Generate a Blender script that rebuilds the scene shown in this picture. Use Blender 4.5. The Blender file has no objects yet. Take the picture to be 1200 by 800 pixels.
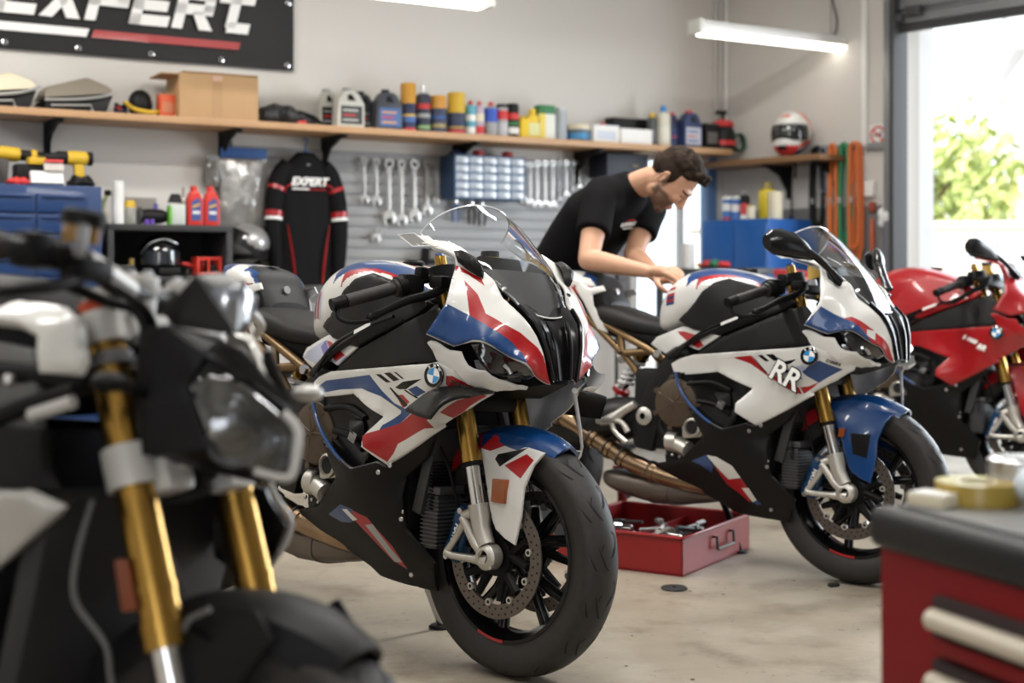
import bpy, bmesh, math, random
import numpy as np
from mathutils import Vector, Matrix
from mathutils.geometry import delaunay_2d_cdt

SC = bpy.context.scene
COL = SC.collection
random.seed(7)

# ---------------------------------------------------------------- camera
EYE = 1.0426                      # eye height in metres
cam_data = bpy.data.cameras.new('camera')
cam_data.sensor_width = 36.0
cam_data.lens = 50.01
cam_data.shift_y = -(400 - 325) / 1200.0
cam_data.clip_start = 0.05
cam_data.dof.use_dof = True
cam_data.dof.focus_distance = 3.75
cam_data.dof.aperture_fstop = 2.4
cam_data.dof.aperture_blades = 9
cam = bpy.data.objects.new('camera', cam_data)
COL.objects.link(cam)
cam.location = (0, 0, EYE)
cam.rotation_euler = (math.pi / 2, 0, 0)
SC.camera = cam

# ---------------------------------------------------------------- look, world, sun, lamps
SC.view_settings.view_transform = 'Standard'
SC.view_settings.look = 'None'
SC.view_settings.gamma = 1.0
SC.view_settings.use_curve_mapping = False
SC.view_settings.exposure = 0.08
SC.cycles.use_denoising = True
SC.cycles.max_bounces = 8
SC.cycles.transparent_max_bounces = 12
SC.cycles.caustics_reflective = False
SC.cycles.caustics_refractive = False
SC.cycles.sample_clamp_indirect = 6.0

world = bpy.data.worlds.new('daylight')
SC.world = world
world.use_nodes = True
wn = world.node_tree.nodes
wn['Background'].inputs['Color'].default_value = (0.86, 0.93, 1.0, 1)
wn['Background'].inputs['Strength'].default_value = 2.6

sun_data = bpy.data.lights.new('sun', 'SUN')
sun_data.energy = 9.0
sun_data.angle = 0.05
sun_data.color = (1.0, 0.95, 0.86)
sun = bpy.data.objects.new('sun', sun_data)
COL.objects.link(sun)
sun.rotation_euler = (math.radians(38), math.radians(12), math.radians(-25))

def area_lamp(name, loc, size, size_y, power, rot=(0, 0, 0), color=(1, 0.97, 0.92)):
    d = bpy.data.lights.new(name, 'AREA')
    d.shape = 'RECTANGLE'
    d.size, d.size_y, d.energy, d.color = size, size_y, power, color
    o = bpy.data.objects.new(name, d)
    COL.objects.link(o)
    o.location, o.rotation_euler = loc, rot
    return o

# rows of ceiling tube lamps of the workshop (the ceiling is above the picture)
for lx, ly, lw in ((-2.6, 2.2, 34), (0.2, 2.8, 46), (2.6, 3.0, 46), (-2.4, 5.0, 80), (0.6, 5.6, 84), (-0.4, 0.2, 22)):
    area_lamp('ceiling_lamp_light', (lx, ly, 3.28), 1.5, 0.22, lw, (0, 0, math.radians(31)))
# added fill lamp behind the camera, standing in a gap left for it
area_lamp('front_fill_light', (-1.0, -3.4, 1.35), 2.6, 2.4, 40, (math.radians(80), 0, math.radians(-12)), (0.95, 0.97, 1.0))
# daylight falling in through the roller door opening on the right
area_lamp('roller_door_daylight', (3.75, 7.1, 1.45), 1.9, 2.1, 150, (math.radians(90), 0, math.radians(132)), (0.86, 0.93, 1.0))

# ---------------------------------------------------------------- materials
MATS = {}
def mat(name, col, rough=0.5, metal=0.0, coat=0.0, emit=None, estr=0.0, noise=0.0, nscale=40.0, bump=0.0, col2=None, spec=None):
    if name in MATS: return MATS[name]
    m = bpy.data.materials.new(name); m.use_nodes = True
    nt = m.node_tree; b = nt.nodes['Principled BSDF']
    b.inputs['Base Color'].default_value = (*col, 1)
    b.inputs['Roughness'].default_value = rough
    b.inputs['Metallic'].default_value = metal
    if coat: b.inputs['Coat Weight'].default_value = coat; b.inputs['Coat Roughness'].default_value = 0.04
    if spec is not None: b.inputs['Specular IOR Level'].default_value = spec
    if emit: b.inputs['Emission Color'].default_value = (*emit, 1); b.inputs['Emission Strength'].default_value = estr
    if noise or bump:
        tc = nt.nodes.new('ShaderNodeTexCoord'); n = nt.nodes.new('ShaderNodeTexNoise')
        n.inputs['Scale'].default_value = nscale; n.inputs['Detail'].default_value = 6
        nt.links.new(tc.outputs['Object'], n.inputs['Vector'])
        if noise:
            r = nt.nodes.new('ShaderNodeMix'); r.data_type = 'RGBA'
            c2 = col2 or tuple(c * (1 - noise) for c in col)
            r.inputs[6].default_value = (*col, 1); r.inputs[7].default_value = (*c2, 1)
            nt.links.new(n.outputs['Fac'], r.inputs[0]); nt.links.new(r.outputs[2], b.inputs['Base Color'])
        if bump:
            bp = nt.nodes.new('ShaderNodeBump'); bp.inputs['Strength'].default_value = bump; bp.inputs['Distance'].default_value = 0.01
            nt.links.new(n.outputs['Fac'], bp.inputs['Height']); nt.links.new(bp.outputs['Normal'], b.inputs['Normal'])
    MATS[name] = m
    return m

def clear_mat(name, tint=(1, 1, 1), rough=0.02, edge=0.06, body=0.0):
    """thin clear sheet: transparent with fresnel gloss"""
    if name in MATS: return MATS[name]
    m = bpy.data.materials.new(name); m.use_nodes = True; nt = m.node_tree
    for n in list(nt.nodes):
        if n.type != 'OUTPUT_MATERIAL': nt.nodes.remove(n)
    out = [n for n in nt.nodes if n.type == 'OUTPUT_MATERIAL'][0]
    tr = nt.nodes.new('ShaderNodeBsdfTransparent'); tr.inputs[0].default_value = (*tint, 1)
    gl = nt.nodes.new('ShaderNodeBsdfGlossy'); gl.inputs['Roughness'].default_value = rough
    lw = nt.nodes.new('ShaderNodeFresnel'); lw.inputs['IOR'].default_value = 1.4
    mx = nt.nodes.new('ShaderNodeMixShader')
    ad = nt.nodes.new('ShaderNodeMath'); ad.operation = 'ADD'; ad.inputs[1].default_value = edge
    nt.links.new(lw.outputs[0], ad.inputs[0]); nt.links.new(ad.outputs[0], mx.inputs[0])
    nt.links.new(tr.outputs[0], mx.inputs[1]); nt.links.new(gl.outputs[0], mx.inputs[2])
    nt.links.new(mx.outputs[0], out.inputs['Surface'])
    MATS[name] = m
    return m

PAINT = dict(
    white=mat('white_paint', (0.66, 0.655, 0.635), 0.3, coat=0.5), blue=mat('blue_paint', (0.003, 0.042, 0.165), 0.3, coat=0.55),
    red=mat('red_paint', (0.34, 0.004, 0.008), 0.32, coat=0.45), black=mat('gloss_black', (0.004, 0.004, 0.0045), 0.2, spec=0.35),
    grey=mat('grey_paint', (0.36, 0.36, 0.37), 0.4), lav=mat('lavender_paint', (0.42, 0.46, 0.60), 0.35, coat=0.4),
    violet=mat('violet_paint', (0.12, 0.1, 0.36), 0.35, coat=0.4), navy=mat('navy_paint', (0.02, 0.025, 0.10), 0.3, coat=0.5))
SATIN = mat('satin_black', (0.0065, 0.006, 0.0058), 0.45, noise=0.3, nscale=300, spec=0.22)
PLASTIC = mat('black_plastic', (0.005, 0.005, 0.0053), 0.5, spec=0.15)
RUBBER = mat('tyre_rubber', (0.014, 0.013, 0.0125), 0.55, noise=0.5, nscale=60, col2=(0.030, 0.027, 0.025), spec=0.35)
GROOVE = mat('tyre_groove', (0.004, 0.004, 0.004), 0.9)
GOLD = mat('gold_anodised', (0.46, 0.27, 0.065), 0.25, 1.0, noise=0.25, nscale=30)
CHROME = mat('chrome', (0.75, 0.75, 0.76), 0.12, 1.0)
ALU = mat('cast_aluminium', (0.52, 0.50, 0.46), 0.42, 0.75)
STEEL = mat('steel', (0.55, 0.55, 0.56), 0.3, 1.0)
ROTOR = mat('brake_rotor_steel', (0.17, 0.145, 0.13), 0.38, 0.85, noise=0.25, nscale=80)
BRONZE = mat('bronze_cover', (0.075, 0.052, 0.033), 0.45, 0.3)
FRAMEBR = mat('bronze_frame', (0.17, 0.105, 0.045), 0.4, 0.6)
EXHAUST = mat('heat_stained_steel', (0.42, 0.30, 0.18), 0.28, 1.0, noise=0.7, nscale=14, col2=(0.20, 0.13, 0.09))
MUFFLER = mat('dull_muffler', (0.20, 0.17, 0.145), 0.45, 0.8, noise=0.5, nscale=9)
ENGINE = mat('dark_engine', (0.010, 0.010, 0.011), 0.5, 0.2, spec=0.25)
SEATV = mat('seat_vinyl', (0.013, 0.012, 0.0115), 0.6, bump=0.15, nscale=400, spec=0.25)
CALIPER = mat('blue_caliper', (0.006, 0.045, 0.12), 0.4, 0.2, coat=0.2)
AMBER = mat('amber_reflector', (0.27, 0.06, 0.005), 0.2, coat=0.6)
LENS = mat('dark_lens', (0.012, 0.012, 0.013), 0.08, coat=1.0)
LAMPGREY = mat('lamp_inner', (0.30, 0.30, 0.31), 0.2, 0.8)
SCREEN = clear_mat('clear_screen', (0.93, 0.94, 0.95), 0.03, 0.05)
SMOKE = clear_mat('smoked_screen', (0.25, 0.26, 0.27), 0.05, 0.05)
LETTER = mat('white_letter', (0.85, 0.85, 0.84), 0.5)
SKYBLUE = mat('emblem_blue', (0.03, 0.27, 0.62), 0.25, coat=0.8)
EDGE = mat('panel_edge_grey', (0.50, 0.50, 0.50), 0.3, coat=0.5)

# ---------------------------------------------------------------- mesh builder
def V3(p): return Vector(p)

class MB:
    def __init__(self): self.v, self.f, self.m, self.s, self.mats = [], [], [], [], []
    def mi(self, m):
        if m not in self.mats: self.mats.append(m)
        return self.mats.index(m)
    def add(self, vs, fs, m, smooth=False, xf=None):
        o = len(self.v)
        if xf is not None: vs = [xf @ Vector(p) for p in vs]
        self.v += [tuple(p) for p in vs]
        k = self.mi(m) if not isinstance(m, list) else None
        for j, f in enumerate(fs):
            self.f.append(tuple(i + o for i in f)); self.s.append(smooth)
            self.m.append(k if k is not None else self.mi(m[j]))
        return self
    def bm_add(self, bm, m, smooth=False, xf=None):
        bm.verts.ensure_lookup_table()
        for i, v in enumerate(bm.verts): v.index = i
        self.add([v.co.copy() for v in bm.verts], [[v.index for v in f.verts] for f in bm.faces], m, smooth, xf); bm.free(); return self
    def box(self, c, s, m, rot=None, bev=0.0, xf=None, seg=2):
        bm = bmesh.new(); bmesh.ops.create_cube(bm, size=1.0)
        for v in bm.verts: v.co = Vector((v.co.x * s[0], v.co.y * s[1], v.co.z * s[2]))
        if bev: bmesh.ops.bevel(bm, geom=list(bm.edges), offset=min(bev, 0.45 * min(s)), segments=seg, affect='EDGES', profile=0.6)
        M = Matrix.Translation(c)
        if rot is not None: M = M @ (rot.to_4x4() if isinstance(rot, Matrix) else Matrix.Rotation(rot, 4, 'Z'))
        if xf is not None: M = xf @ M
        return self.bm_add(bm, m, bool(bev), M)
    def rings(self, rs, m, smooth=True, cap=True, closed=False, close_u=True):
        n = len(rs[0]); vs = [p for r in rs for p in r]; fs = []
        L = len(rs)
        for i in range(L if closed else L - 1):
            a, b = i * n, ((i + 1) % L) * n
            for j in range(n if close_u else n - 1):
                k = (j + 1) % n
                fs.append((a + j, a + k, b + k, b + j))
        if cap and not closed and close_u:
            fs.append(tuple(range(n))[::-1]); fs.append(tuple((L - 1) * n + j for j in range(n)))
        return self.add(vs, fs, m, smooth)
    def tube(self, path, r, m, n=10, cap=True, closed=False, smoothpath=0, flat=None):
        P = [Vector(p) for p in path]
        R = list(r) if hasattr(r, '__len__') else [r] * len(P)
        if smoothpath:
            Q, S = [], []
            L = len(P)
            for i in range(L - 1):
                p0, p1, p2, p3 = P[max(i - 1, 0)], P[i], P[i + 1], P[min(i + 2, L - 1)]
                for k in range(smoothpath):
                    t = k / smoothpath
                    Q.append(0.5 * ((2 * p1) + (p2 - p0) * t + (2 * p0 - 5 * p1 + 4 * p2 - p3) * t * t + (3 * p1 - p0 - 3 * p2 + p3) * t ** 3))
                    S.append(R[i] * (1 - t) + R[i + 1] * t)
            Q.append(P[-1]); S.append(R[-1]); P, R = Q, S
        rs = []; L = len(P); up = None
        for i in range(L):
            if closed: t = P[(i + 1) % L] - P[i - 1]
            else: t = P[min(i + 1, L - 1)] - P[max(i - 1, 0)]
            if t.length < 1e-9: t = Vector((0, 0, 1))
            t.normalize()
            if up is None:
                up = Vector((0, 0, 1)) if abs(t.z) < 0.9 else Vector((1, 0, 0))
            up = (up - t * up.dot(t))
            if up.length < 1e-6: up = t.orthogonal()
            up.normalize(); sd = t.cross(up)
            fl = flat or 1.0
            rs.append([P[i] + (up * math.cos(2 * math.pi * j / n) * fl + sd * math.sin(2 * math.pi * j / n)) * R[i] for j in range(n)])
        return self.rings(rs, m, True, cap, closed)
    def cyl(self, a, b, r, m, n=20, r2=None):
        a, b = Vector(a), Vector(b)
        t = (b - a).normalized(); u = t.orthogonal().normalized(); w = t.cross(u)
        r2 = r if r2 is None else r2
        ra = [a + (u * math.cos(2 * math.pi * j / n) + w * math.sin(2 * math.pi * j / n)) * r for j in range(n)]
        rb = [b + (u * math.cos(2 * math.pi * j / n) + w * math.sin(2 * math.pi * j / n)) * r2 for j in range(n)]
        o = len(self.v)
        self.rings([ra, rb], m, True, True)
        return self
    def lathe(self, prof, m, n=32, axis='Z', c=(0, 0, 0), xf=None, closed=False, cap=False):
        """prof: (r, h) pairs turned about an axis through c"""
        rs = []
        for r, h in prof:
            ring = []
            for j in range(n):
                a = 2 * math.pi * j / n; x, y = r * math.cos(a), r * math.sin(a)
                p = {'Z': (x, y, h), 'Y': (x, h, y), 'X': (h, x, y)}[axis]
                p = Vector(p) + Vector(c)
                ring.append(xf @ p if xf is not None else p)
            rs.append(ring)
        return self.rings(rs, m, True, cap, closed)
    def ball(self, c, r, m, n=16, xf=None):
        bm = bmesh.new(); bmesh.ops.create_uvsphere(bm, u_segments=n, v_segments=max(6, n // 2), radius=1.0)
        s = r if hasattr(r, '__len__') else (r, r, r)
        M = Matrix.Translation(c) @ Matrix.Diagonal((*s, 1))
        return self.bm_add(bm, m, True, xf @ M if xf is not None else M)
    def prism(self, poly, a, b, m, axis='Y', bev=0.0, xf=None):
        """2-D polygon extruded from a to b along an axis"""
        def P(p, h): return {'Y': (p[0], h, p[1]), 'Z': (p[0], p[1], h), 'X': (h, p[0], p[1])}[axis]
        bm = bmesh.new()
        lo = [bm.verts.new(P(p, a)) for p in poly]; hi = [bm.verts.new(P(p, b)) for p in poly]
        n = len(poly); bm.faces.new(lo[::-1]); bm.faces.new(hi)
        for i in range(n): bm.faces.new((lo[i], lo[(i + 1) % n], hi[(i + 1) % n], hi[i]))
        bmesh.ops.recalc_face_normals(bm, faces=list(bm.faces))
        if bev: bmesh.ops.bevel(bm, geom=list(bm.edges), offset=bev, segments=2, affect='EDGES', profile=0.6)
        bmesh.ops.triangulate(bm, faces=[f for f in bm.faces if len(f.verts) > 4])
        return self.bm_add(bm, m, bool(bev), xf)
    def hull(self, pts, m, smooth=False, bev=0.0):
        bm = bmesh.new()
        for p in pts: bm.verts.new(p)
        r = bmesh.ops.convex_hull(bm, input=list(bm.verts))
        bmesh.ops.delete(bm, geom=[g for g in r['geom_interior'] if isinstance(g, bmesh.types.BMVert)], context='VERTS')
        if bev: bmesh.ops.bevel(bm, geom=list(bm.edges), offset=bev, segments=2, affect='EDGES', profile=0.6)
        return self.bm_add(bm, m, smooth or bool(bev))
    def text(self, s, size, m, xf, depth=0.002, shear=0.0, bold=0.0):
        cu = bpy.data.curves.new('t', 'FONT'); cu.body = s; cu.size = size; cu.extrude = depth / 2; cu.shear = shear; cu.offset = bold
        cu.align_x = 'CENTER'; cu.align_y = 'CENTER'
        o = bpy.data.objects.new('t', cu); COL.objects.link(o)
        bpy.context.view_layer.update()
        me = o.to_mesh()
        self.add([v.co.copy() for v in me.vertices], [list(p.vertices) for p in me.polygons], m, False, xf)
        o.to_mesh_clear(); bpy.data.objects.remove(o); bpy.data.curves.remove(cu)
        return self
    def mirror_y(self):
        o = MB(); o.v = [(x, -y, z) for x, y, z in self.v]; o.f = [f[::-1] for f in self.f]; o.m = list(self.m); o.s = list(self.s); o.mats = list(self.mats); return o
    def both(self):
        """adds the mirror image across y = 0"""
        k = len(self.v); nf = len(self.f)
        self.v += [(x, -y, z) for x, y, z in self.v]
        self.f += [tuple(i + k for i in f[::-1]) for f in self.f[:nf]]; self.m += self.m[:nf]; self.s += self.s[:nf]; return self
    def mesh(self, name):
        me = bpy.data.meshes.new(name); me.from_pydata(self.v, [], self.f)
        for m in self.mats: me.materials.append(m)
        me.polygons.foreach_set('material_index', self.m); me.polygons.foreach_set('use_smooth', self.s)
        me.update()
        if any(self.s):
            try: me.set_sharp_from_angle(angle=math.radians(38))
            except Exception: pass
        return me
    def obj(self, name, parent=None, label=None):
        o = bpy.data.objects.new(name, self.mesh(name)); COL.objects.link(o)
        if parent is not None: o.parent = parent
        if label: o['label'] = label
        return o

def tag(o, label, cat, group=None, kind=None):
    o['label'] = label; o['category'] = cat
    if group: o['group'] = group
    if kind: o['kind'] = kind
    return o
def thing(name, label, cat, loc=(0, 0, 0), rotz=0.0, group=None):
    o = bpy.data.objects.new(name, None); COL.objects.link(o); o.empty_display_size = 0.1
    o.location = loc; o.rotation_euler = (0, 0, rotz)
    return tag(o, label, cat, group)
def structure(name, mb):
    o = mb.obj(name); o['kind'] = 'structure'; return o
def copy_tree(o, parent=None):
    c = o.copy(); COL.objects.link(c)
    if parent is not None: c.parent = parent
    for ch in list(o.children): copy_tree(ch, c)
    return c
def yaw_xf(loc, rz): return Matrix.Translation(loc) @ Matrix.Rotation(rz, 4, 'Z')

# ---------------------------------------------------------------- curved panels
def _in_poly(px, py, poly):
    x, y = poly[:, 0], poly[:, 1]; x2, y2 = np.roll(x, -1), np.roll(y, -1)
    c = ((y > py) != (y2 > py)); t = (x2 - x) * (py - y) / np.where(np.abs(y2 - y) < 1e-12, 1e-12, y2 - y) + x
    return bool(np.count_nonzero(c & (px < t)) % 2)
def _K(d): return np.where(d > 0, d * d * np.log(d + 1e-12), 0)
def shell(mb, outline, inner, base, decals=(), out=(0, -1, 0), step=0.016, thick=0.004, roll=0.004, rim=None, offset=0.0):
    """a curved sheet through the outline and inner points, with coloured fields let into its face"""
    o3, i3 = np.array(outline, float), np.array(inner, float).reshape(-1, 3)
    pts = np.vstack([o3, i3]); c = pts.mean(0); vt = np.linalg.svd(pts - c)[2]; n = vt[2]
    if n @ np.array(out) < 0: n = -n
    e1 = vt[0]; e2 = np.cross(n, e1); q = pts - c
    p = np.stack([q @ e1, q @ e2], 1); N = len(p)
    A = np.zeros((N + 3, N + 3)); A[:N, :N] = _K(np.linalg.norm(p[:, None] - p[None], axis=2)) + 1e-4 * np.eye(N); A[:N, N] = 1; A[:N, N + 1:] = p; A[N, :N] = 1; A[N + 1:, :N] = p.T
    w = np.linalg.solve(A, np.r_[q @ n, 0, 0, 0])
    def hgt(t): return _K(np.linalg.norm(t[:, None] - p[None], axis=2)) @ w[:N] + w[N] + t @ w[N + 1:]
    def dens(poly, st):
        r = []
        for a, b in zip(poly, np.roll(poly, -1, 0)):
            k = max(1, int(np.linalg.norm(b - a) / st)); r += [a + (b - a) * j / k for j in range(k)]
        return np.array(r)
    ol = dens(p[:len(o3)], step)
    polys = [(m, np.stack([(np.array(d, float) - c) @ e1, (np.array(d, float) - c) @ e2], 1)) for m, d in decals]
    V = [tuple(x) for x in ol]; E = [(i, (i + 1) % len(ol)) for i in range(len(ol))]
    area = ol
    def dist(pt): 
        a = ol; b = np.roll(ol, -1, 0); ab = b - a; t = np.clip(((pt - a) * ab).sum(1) / np.maximum((ab * ab).sum(1), 1e-12), 0, 1)
        return np.linalg.norm(pt - (a + ab * t[:, None]), axis=1).min()
    for m, d in polys:
        dd = dens(d, step); b = len(V); V += [tuple(x) for x in dd]; E += [(b + i, b + (i + 1) % len(dd)) for i in range(len(dd))]
    lo, hi = ol.min(0), ol.max(0)
    for gx in np.arange(lo[0], hi[0], step):
        for k, gy in enumerate(np.arange(lo[1], hi[1], step)):
            if _in_poly(gx, gy, ol) and dist(np.array([gx, gy])) > step * 0.4: V.append((gx, gy))
    if roll:
        cen = ol
        for i in range(len(ol)):
            t = ol[(i + 1) % len(ol)] - ol[i - 1]; L = np.linalg.norm(t)
            if L < 1e-9: continue
            nn = np.array([-t[1], t[0]]) / L
            for sg in (1, -1):
                for rr in (roll * 0.35, roll):
                    z = ol[i] + sg * nn * rr
                    if _in_poly(z[0], z[1], ol) and dist(z) > rr * 0.8: V.append(tuple(z))
    res = delaunay_2d_cdt([Vector(x) for x in V], E, [], 0, 1e-6)
    P2 = np.array([tuple(x) for x in res[0]]); T = []
    mats = []
    for f in res[2]:
        g = P2[list(f)].mean(0)
        if not _in_poly(g[0], g[1], ol): continue
        m = base
        for mm, d in polys:
            if _in_poly(g[0], g[1], d): m = mm
        T.append(tuple(f)); mats.append(m)
    used = sorted({i for f in T for i in f}); rem = {u: k for k, u in enumerate(used)}
    P2 = P2[used]; T = [tuple(rem[i] for i in f) for f in T]
    h = hgt(P2) + offset
    if roll:
        for i, pt in enumerate(P2):
            d = dist(pt)
            if d < roll: h[i] -= roll * (1 - math.sqrt(max(0, 1 - (1 - d / roll) ** 2)))
    F = c + np.outer(P2[:, 0], e1) + np.outer(P2[:, 1], e2) + np.outer(h, n)
    Bk = F - n * thick
    # orientation
    f0 = T[0]; nn = np.cross(F[f0[1]] - F[f0[0]], F[f0[2]] - F[f0[0]])
    if nn @ n < 0: T = [f[::-1] for f in T]
    mb.add([Vector(x) for x in F], T, mats, True)
    bmat = rim or base
    mb.add([Vector(x) for x in Bk], [f[::-1] for f in T], bmat, True)
    cnt = {}
    for f in T:
        for a, b in zip(f, f[1:] + f[:1]): cnt[(a, b)] = 1
    be = [(a, b) for (a, b) in cnt if (b, a) not in cnt]
    idx = sorted({i for e in be for i in e}); mp = {k: j for j, k in enumerate(idx)}; M = len(idx)
    mb.add([Vector(F[i]) for i in idx] + [Vector(Bk[i]) for i in idx], [(mp[b], mp[a], mp[a] + M, mp[b] + M) for a, b in be], bmat, False)
    return mb

# ================================================================ the setting
KX, KY = 1.425, 9.5                                   # room corner
BW = Matrix.Translation((KX, KY, 0)) @ Matrix.Rotation(math.radians(31), 4, 'Z')     # back wall frame: x along it, -y into the room
RW = Matrix.Translation((KX, KY, 0)) @ Matrix.Rotation(math.radians(-48), 4, 'Z')    # right wall frame: x towards the camera, -y into the room
BROT, RROT = math.radians(31), math.radians(-48)
def bwp(x, w, z): return BW @ Vector((x, -w, z))
def rwp(x, w, z): return RW @ Vector((x, -w, z))
CEIL = 3.4

def floor_material():
    m = bpy.data.materials.new('workshop_concrete'); m.use_nodes = True; nt = m.node_tree; b = nt.nodes['Principled BSDF']
    tc = nt.nodes.new('ShaderNodeTexCoord')
    def noise(scale, det, rough=0.6, off=0):
        n = nt.nodes.new('ShaderNodeTexNoise'); n.inputs['Scale'].default_value = scale; n.inputs['Detail'].default_value = det; n.inputs['Roughness'].default_value = rough
        mp = nt.nodes.new('ShaderNodeMapping'); mp.inputs['Location'].default_value = (off, off * 0.7, 0)
        nt.links.new(tc.outputs['Object'], mp.inputs[0]); nt.links.new(mp.outputs[0], n.inputs['Vector']); return n
    def ramp(src, a, b_, c0, c1):
        r = nt.nodes.new('ShaderNodeValToRGB'); e = r.color_ramp.elements
        e[0].position, e[1].position = a, b_; e[0].color, e[1].color = (*c0, 1), (*c1, 1)
        nt.links.new(src, r.inputs[0]); return r
    def mix(f, a, b_, mode='MIX'):
        x = nt.nodes.new('ShaderNodeMix'); x.data_type = 'RGBA'; x.blend_type = mode
        if isinstance(f, float): x.inputs[0].default_value = f
        else: nt.links.new(f, x.inputs[0])
        for s, i in ((a, 6), (b_, 7)):
            if isinstance(s, tuple): x.inputs[i].default_value = (*s, 1)
            else: nt.links.new(s, x.inputs[i])
        return x.outputs[2]
    base = ramp(noise(0.9, 8).outputs['Fac'], 0.3, 0.7, (0.25, 0.215, 0.165), (0.38, 0.335, 0.265)).outputs[0]
    blot = ramp(noise(3.1, 9, 0.7, 5).outputs['Fac'], 0.50, 0.66, (0, 0, 0), (1, 1, 1)).outputs[0]
    c = mix(blot, base, (0.19, 0.155, 0.115))
    sp = ramp(noise(26, 5, 0.65, 9).outputs['Fac'], 0.62, 0.72, (0, 0, 0), (1, 1, 1)).outputs[0]
    c = mix(sp, c, (0.12, 0.10, 0.085))
    pale = ramp(noise(1.6, 6, 0.6, 17).outputs['Fac'], 0.55, 0.75, (0, 0, 0), (0.6, 0.6, 0.6)).outputs[0]
    c = mix(pale, c, (0.46, 0.43, 0.37))
    nt.links.new(c, b.inputs['Base Color'])
    r = ramp(noise(2.2, 6, 0.6, 31).outputs['Fac'], 0.3, 0.7, (0.30, 0.30, 0.30), (0.55, 0.55, 0.55)); nt.links.new(r.outputs[0], b.inputs['Roughness'])
    bp = nt.nodes.new('ShaderNodeBump'); bp.inputs['Strength'].default_value = 0.15; bp.inputs['Distance'].default_value = 0.006
    nt.links.new(noise(14, 8, 0.7, 3).outputs['Fac'], bp.inputs['Height']); nt.links.new(bp.outputs[0], b.inputs['Normal'])
    return m
FLOORM = floor_material()
WALLM = mat('painted_wall', (0.62, 0.595, 0.56), 0.75, noise=0.06, nscale=1.6, bump=0.06)
CEILM = mat('painted_ceiling', (0.62, 0.61, 0.59), 0.8)
DADOM = mat('grey_dado_paint', (0.21, 0.20, 0.195), 0.6, noise=0.1, nscale=3)
GALV = mat('galvanised_steel', (0.30, 0.31, 0.32), 0.42, 0.7, noise=0.2, nscale=12)
DARKGREY = mat('dark_grey_metal', (0.055, 0.057, 0.06), 0.45, 0.3)
WHITEP = mat('white_plastic', (0.78, 0.78, 0.76), 0.4)
BLACKP = PLASTIC
WOOD = mat('pine_shelf', (0.56, 0.33, 0.17), 0.5, noise=0.3, nscale=5)
GROUNDM = mat('pale_paving', (0.55, 0.52, 0.48), 0.8, noise=0.15, nscale=2)

LW = -9.0                                            # back wall runs left to here
m = MB(); m.box((0, 6, -0.05), (26, 26, 0.1), FLOORM); o = structure('floor', m)
# back wall with an opening for the glazed door
T = 0.14
m = MB()
wx0, wx1, wz1 = -0.78, -0.09, 1.86
m.box(((LW + wx0) / 2, T / 2, CEIL / 2), (wx0 - LW, T, CEIL), WALLM, xf=BW)
m.box(((wx1 + 0.12) / 2, T / 2, CEIL / 2), (0.12 - wx1, T, CEIL), WALLM, xf=BW)
m.box(((wx0 + wx1) / 2, T / 2, (wz1 + CEIL) / 2), (wx1 - wx0, T, CEIL - wz1), WALLM, xf=BW)
structure('wall_back', m)
# right wall with the roller door opening
dx0, dx1, dz1 = 1.38, 4.5, 2.62
m = MB()
m.box((dx0 / 2, T / 2, CEIL / 2), (dx0, T, CEIL), WALLM, xf=RW)
m.box(((dx1 + 9) / 2, T / 2, CEIL / 2), (9 - dx1, T, CEIL), WALLM, xf=RW)
m.box(((dx0 + dx1) / 2, T / 2, (dz1 + CEIL) / 2), (dx1 - dx0, T, CEIL - dz1), WALLM, xf=RW)
structure('wall_right', m)
m = MB(); m.box((0.64, -0.004, 0.74), (1.26, 0.008, 1.48), DADOM, xf=RW); structure('trim_right', m)
lp = BW @ Vector((LW, 0, 0))
m = MB(); m.box((LW - T / 2, -4.5, CEIL / 2), (T, 9.2, CEIL), WALLM, xf=BW); structure('wall_left', m)
cp = [(-9.5, 4.5), (-3.2, -3.6), (9.2, -3.6), (9.2, 1.5), (1.6, 9.8)]
m = MB(); m.prism(cp, CEIL, CEIL + 0.12, CEILM, 'Z'); structure('ceiling', m)
m = MB()
for xa, xb in ((-3.3, -2.4), (0.4, 9.3)): m.box(((xa + xb) / 2, -3.67, CEIL / 2), (xb - xa, .14, CEIL), WALLM)
m.box((-1.0, -3.67, 3.0), (2.8, .14, .8), WALLM); structure('wall_front_added', m)  # unseen wall added to cut light from behind, gap kept for the fill lamp
m = MB(); m.box((9.27, -1.0, CEIL / 2), (.14, 5.4, CEIL), WALLM); structure('wall_side', m)
# steel jamb rail, lintel and shutter of the roller door
m = MB()
m.box((1.325, -0.05, 1.35), (0.075, 0.10, 2.7), GALV, xf=RW, bev=0.006)
m.box((1.375, -0.075, 1.35), (0.03, 0.15, 2.7), DARKGREY, xf=RW, bev=0.004)
structure('door_1_frame', m)
m = MB()
prof = []
for k in range(8):
    z = 2.53 + k * 0.085
    prof += [(-0.07, z), (-0.085, z + 0.012), (-0.085, z + 0.062), (-0.07, z + 0.074)]
pts = [(y, z) for y, z in prof] + [(-0.05, prof[-1][1]), (-0.05, 2.53)]
bmx = Matrix.Identity(4)
m.prism([(p[0], p[1]) for p in pts], 1.34, 4.55, GALV, 'X', xf=RW)
m.box((2.9, -0.06, 2.515), (3.1, 0.05, 0.05), DARKGREY, xf=RW, bev=0.01)
m.box((1.50, -0.11, 2.60), (0.10, 0.05, 0.06), DARKGREY, xf=RW, bev=0.01); m.box((1.40, -0.11, 2.57), (0.06, 0.05, 0.05), DARKGREY, xf=RW, bev=0.01)
structure('door_1', m)
# pale outer return of the doorway
m = MB(); m.box((1.33, 0.22, 1.3), (0.10, 0.16, 2.6), mat('white_render', (0.8, 0.82, 0.84), 0.7), xf=RW); structure('door_1_trim', m)
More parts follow.
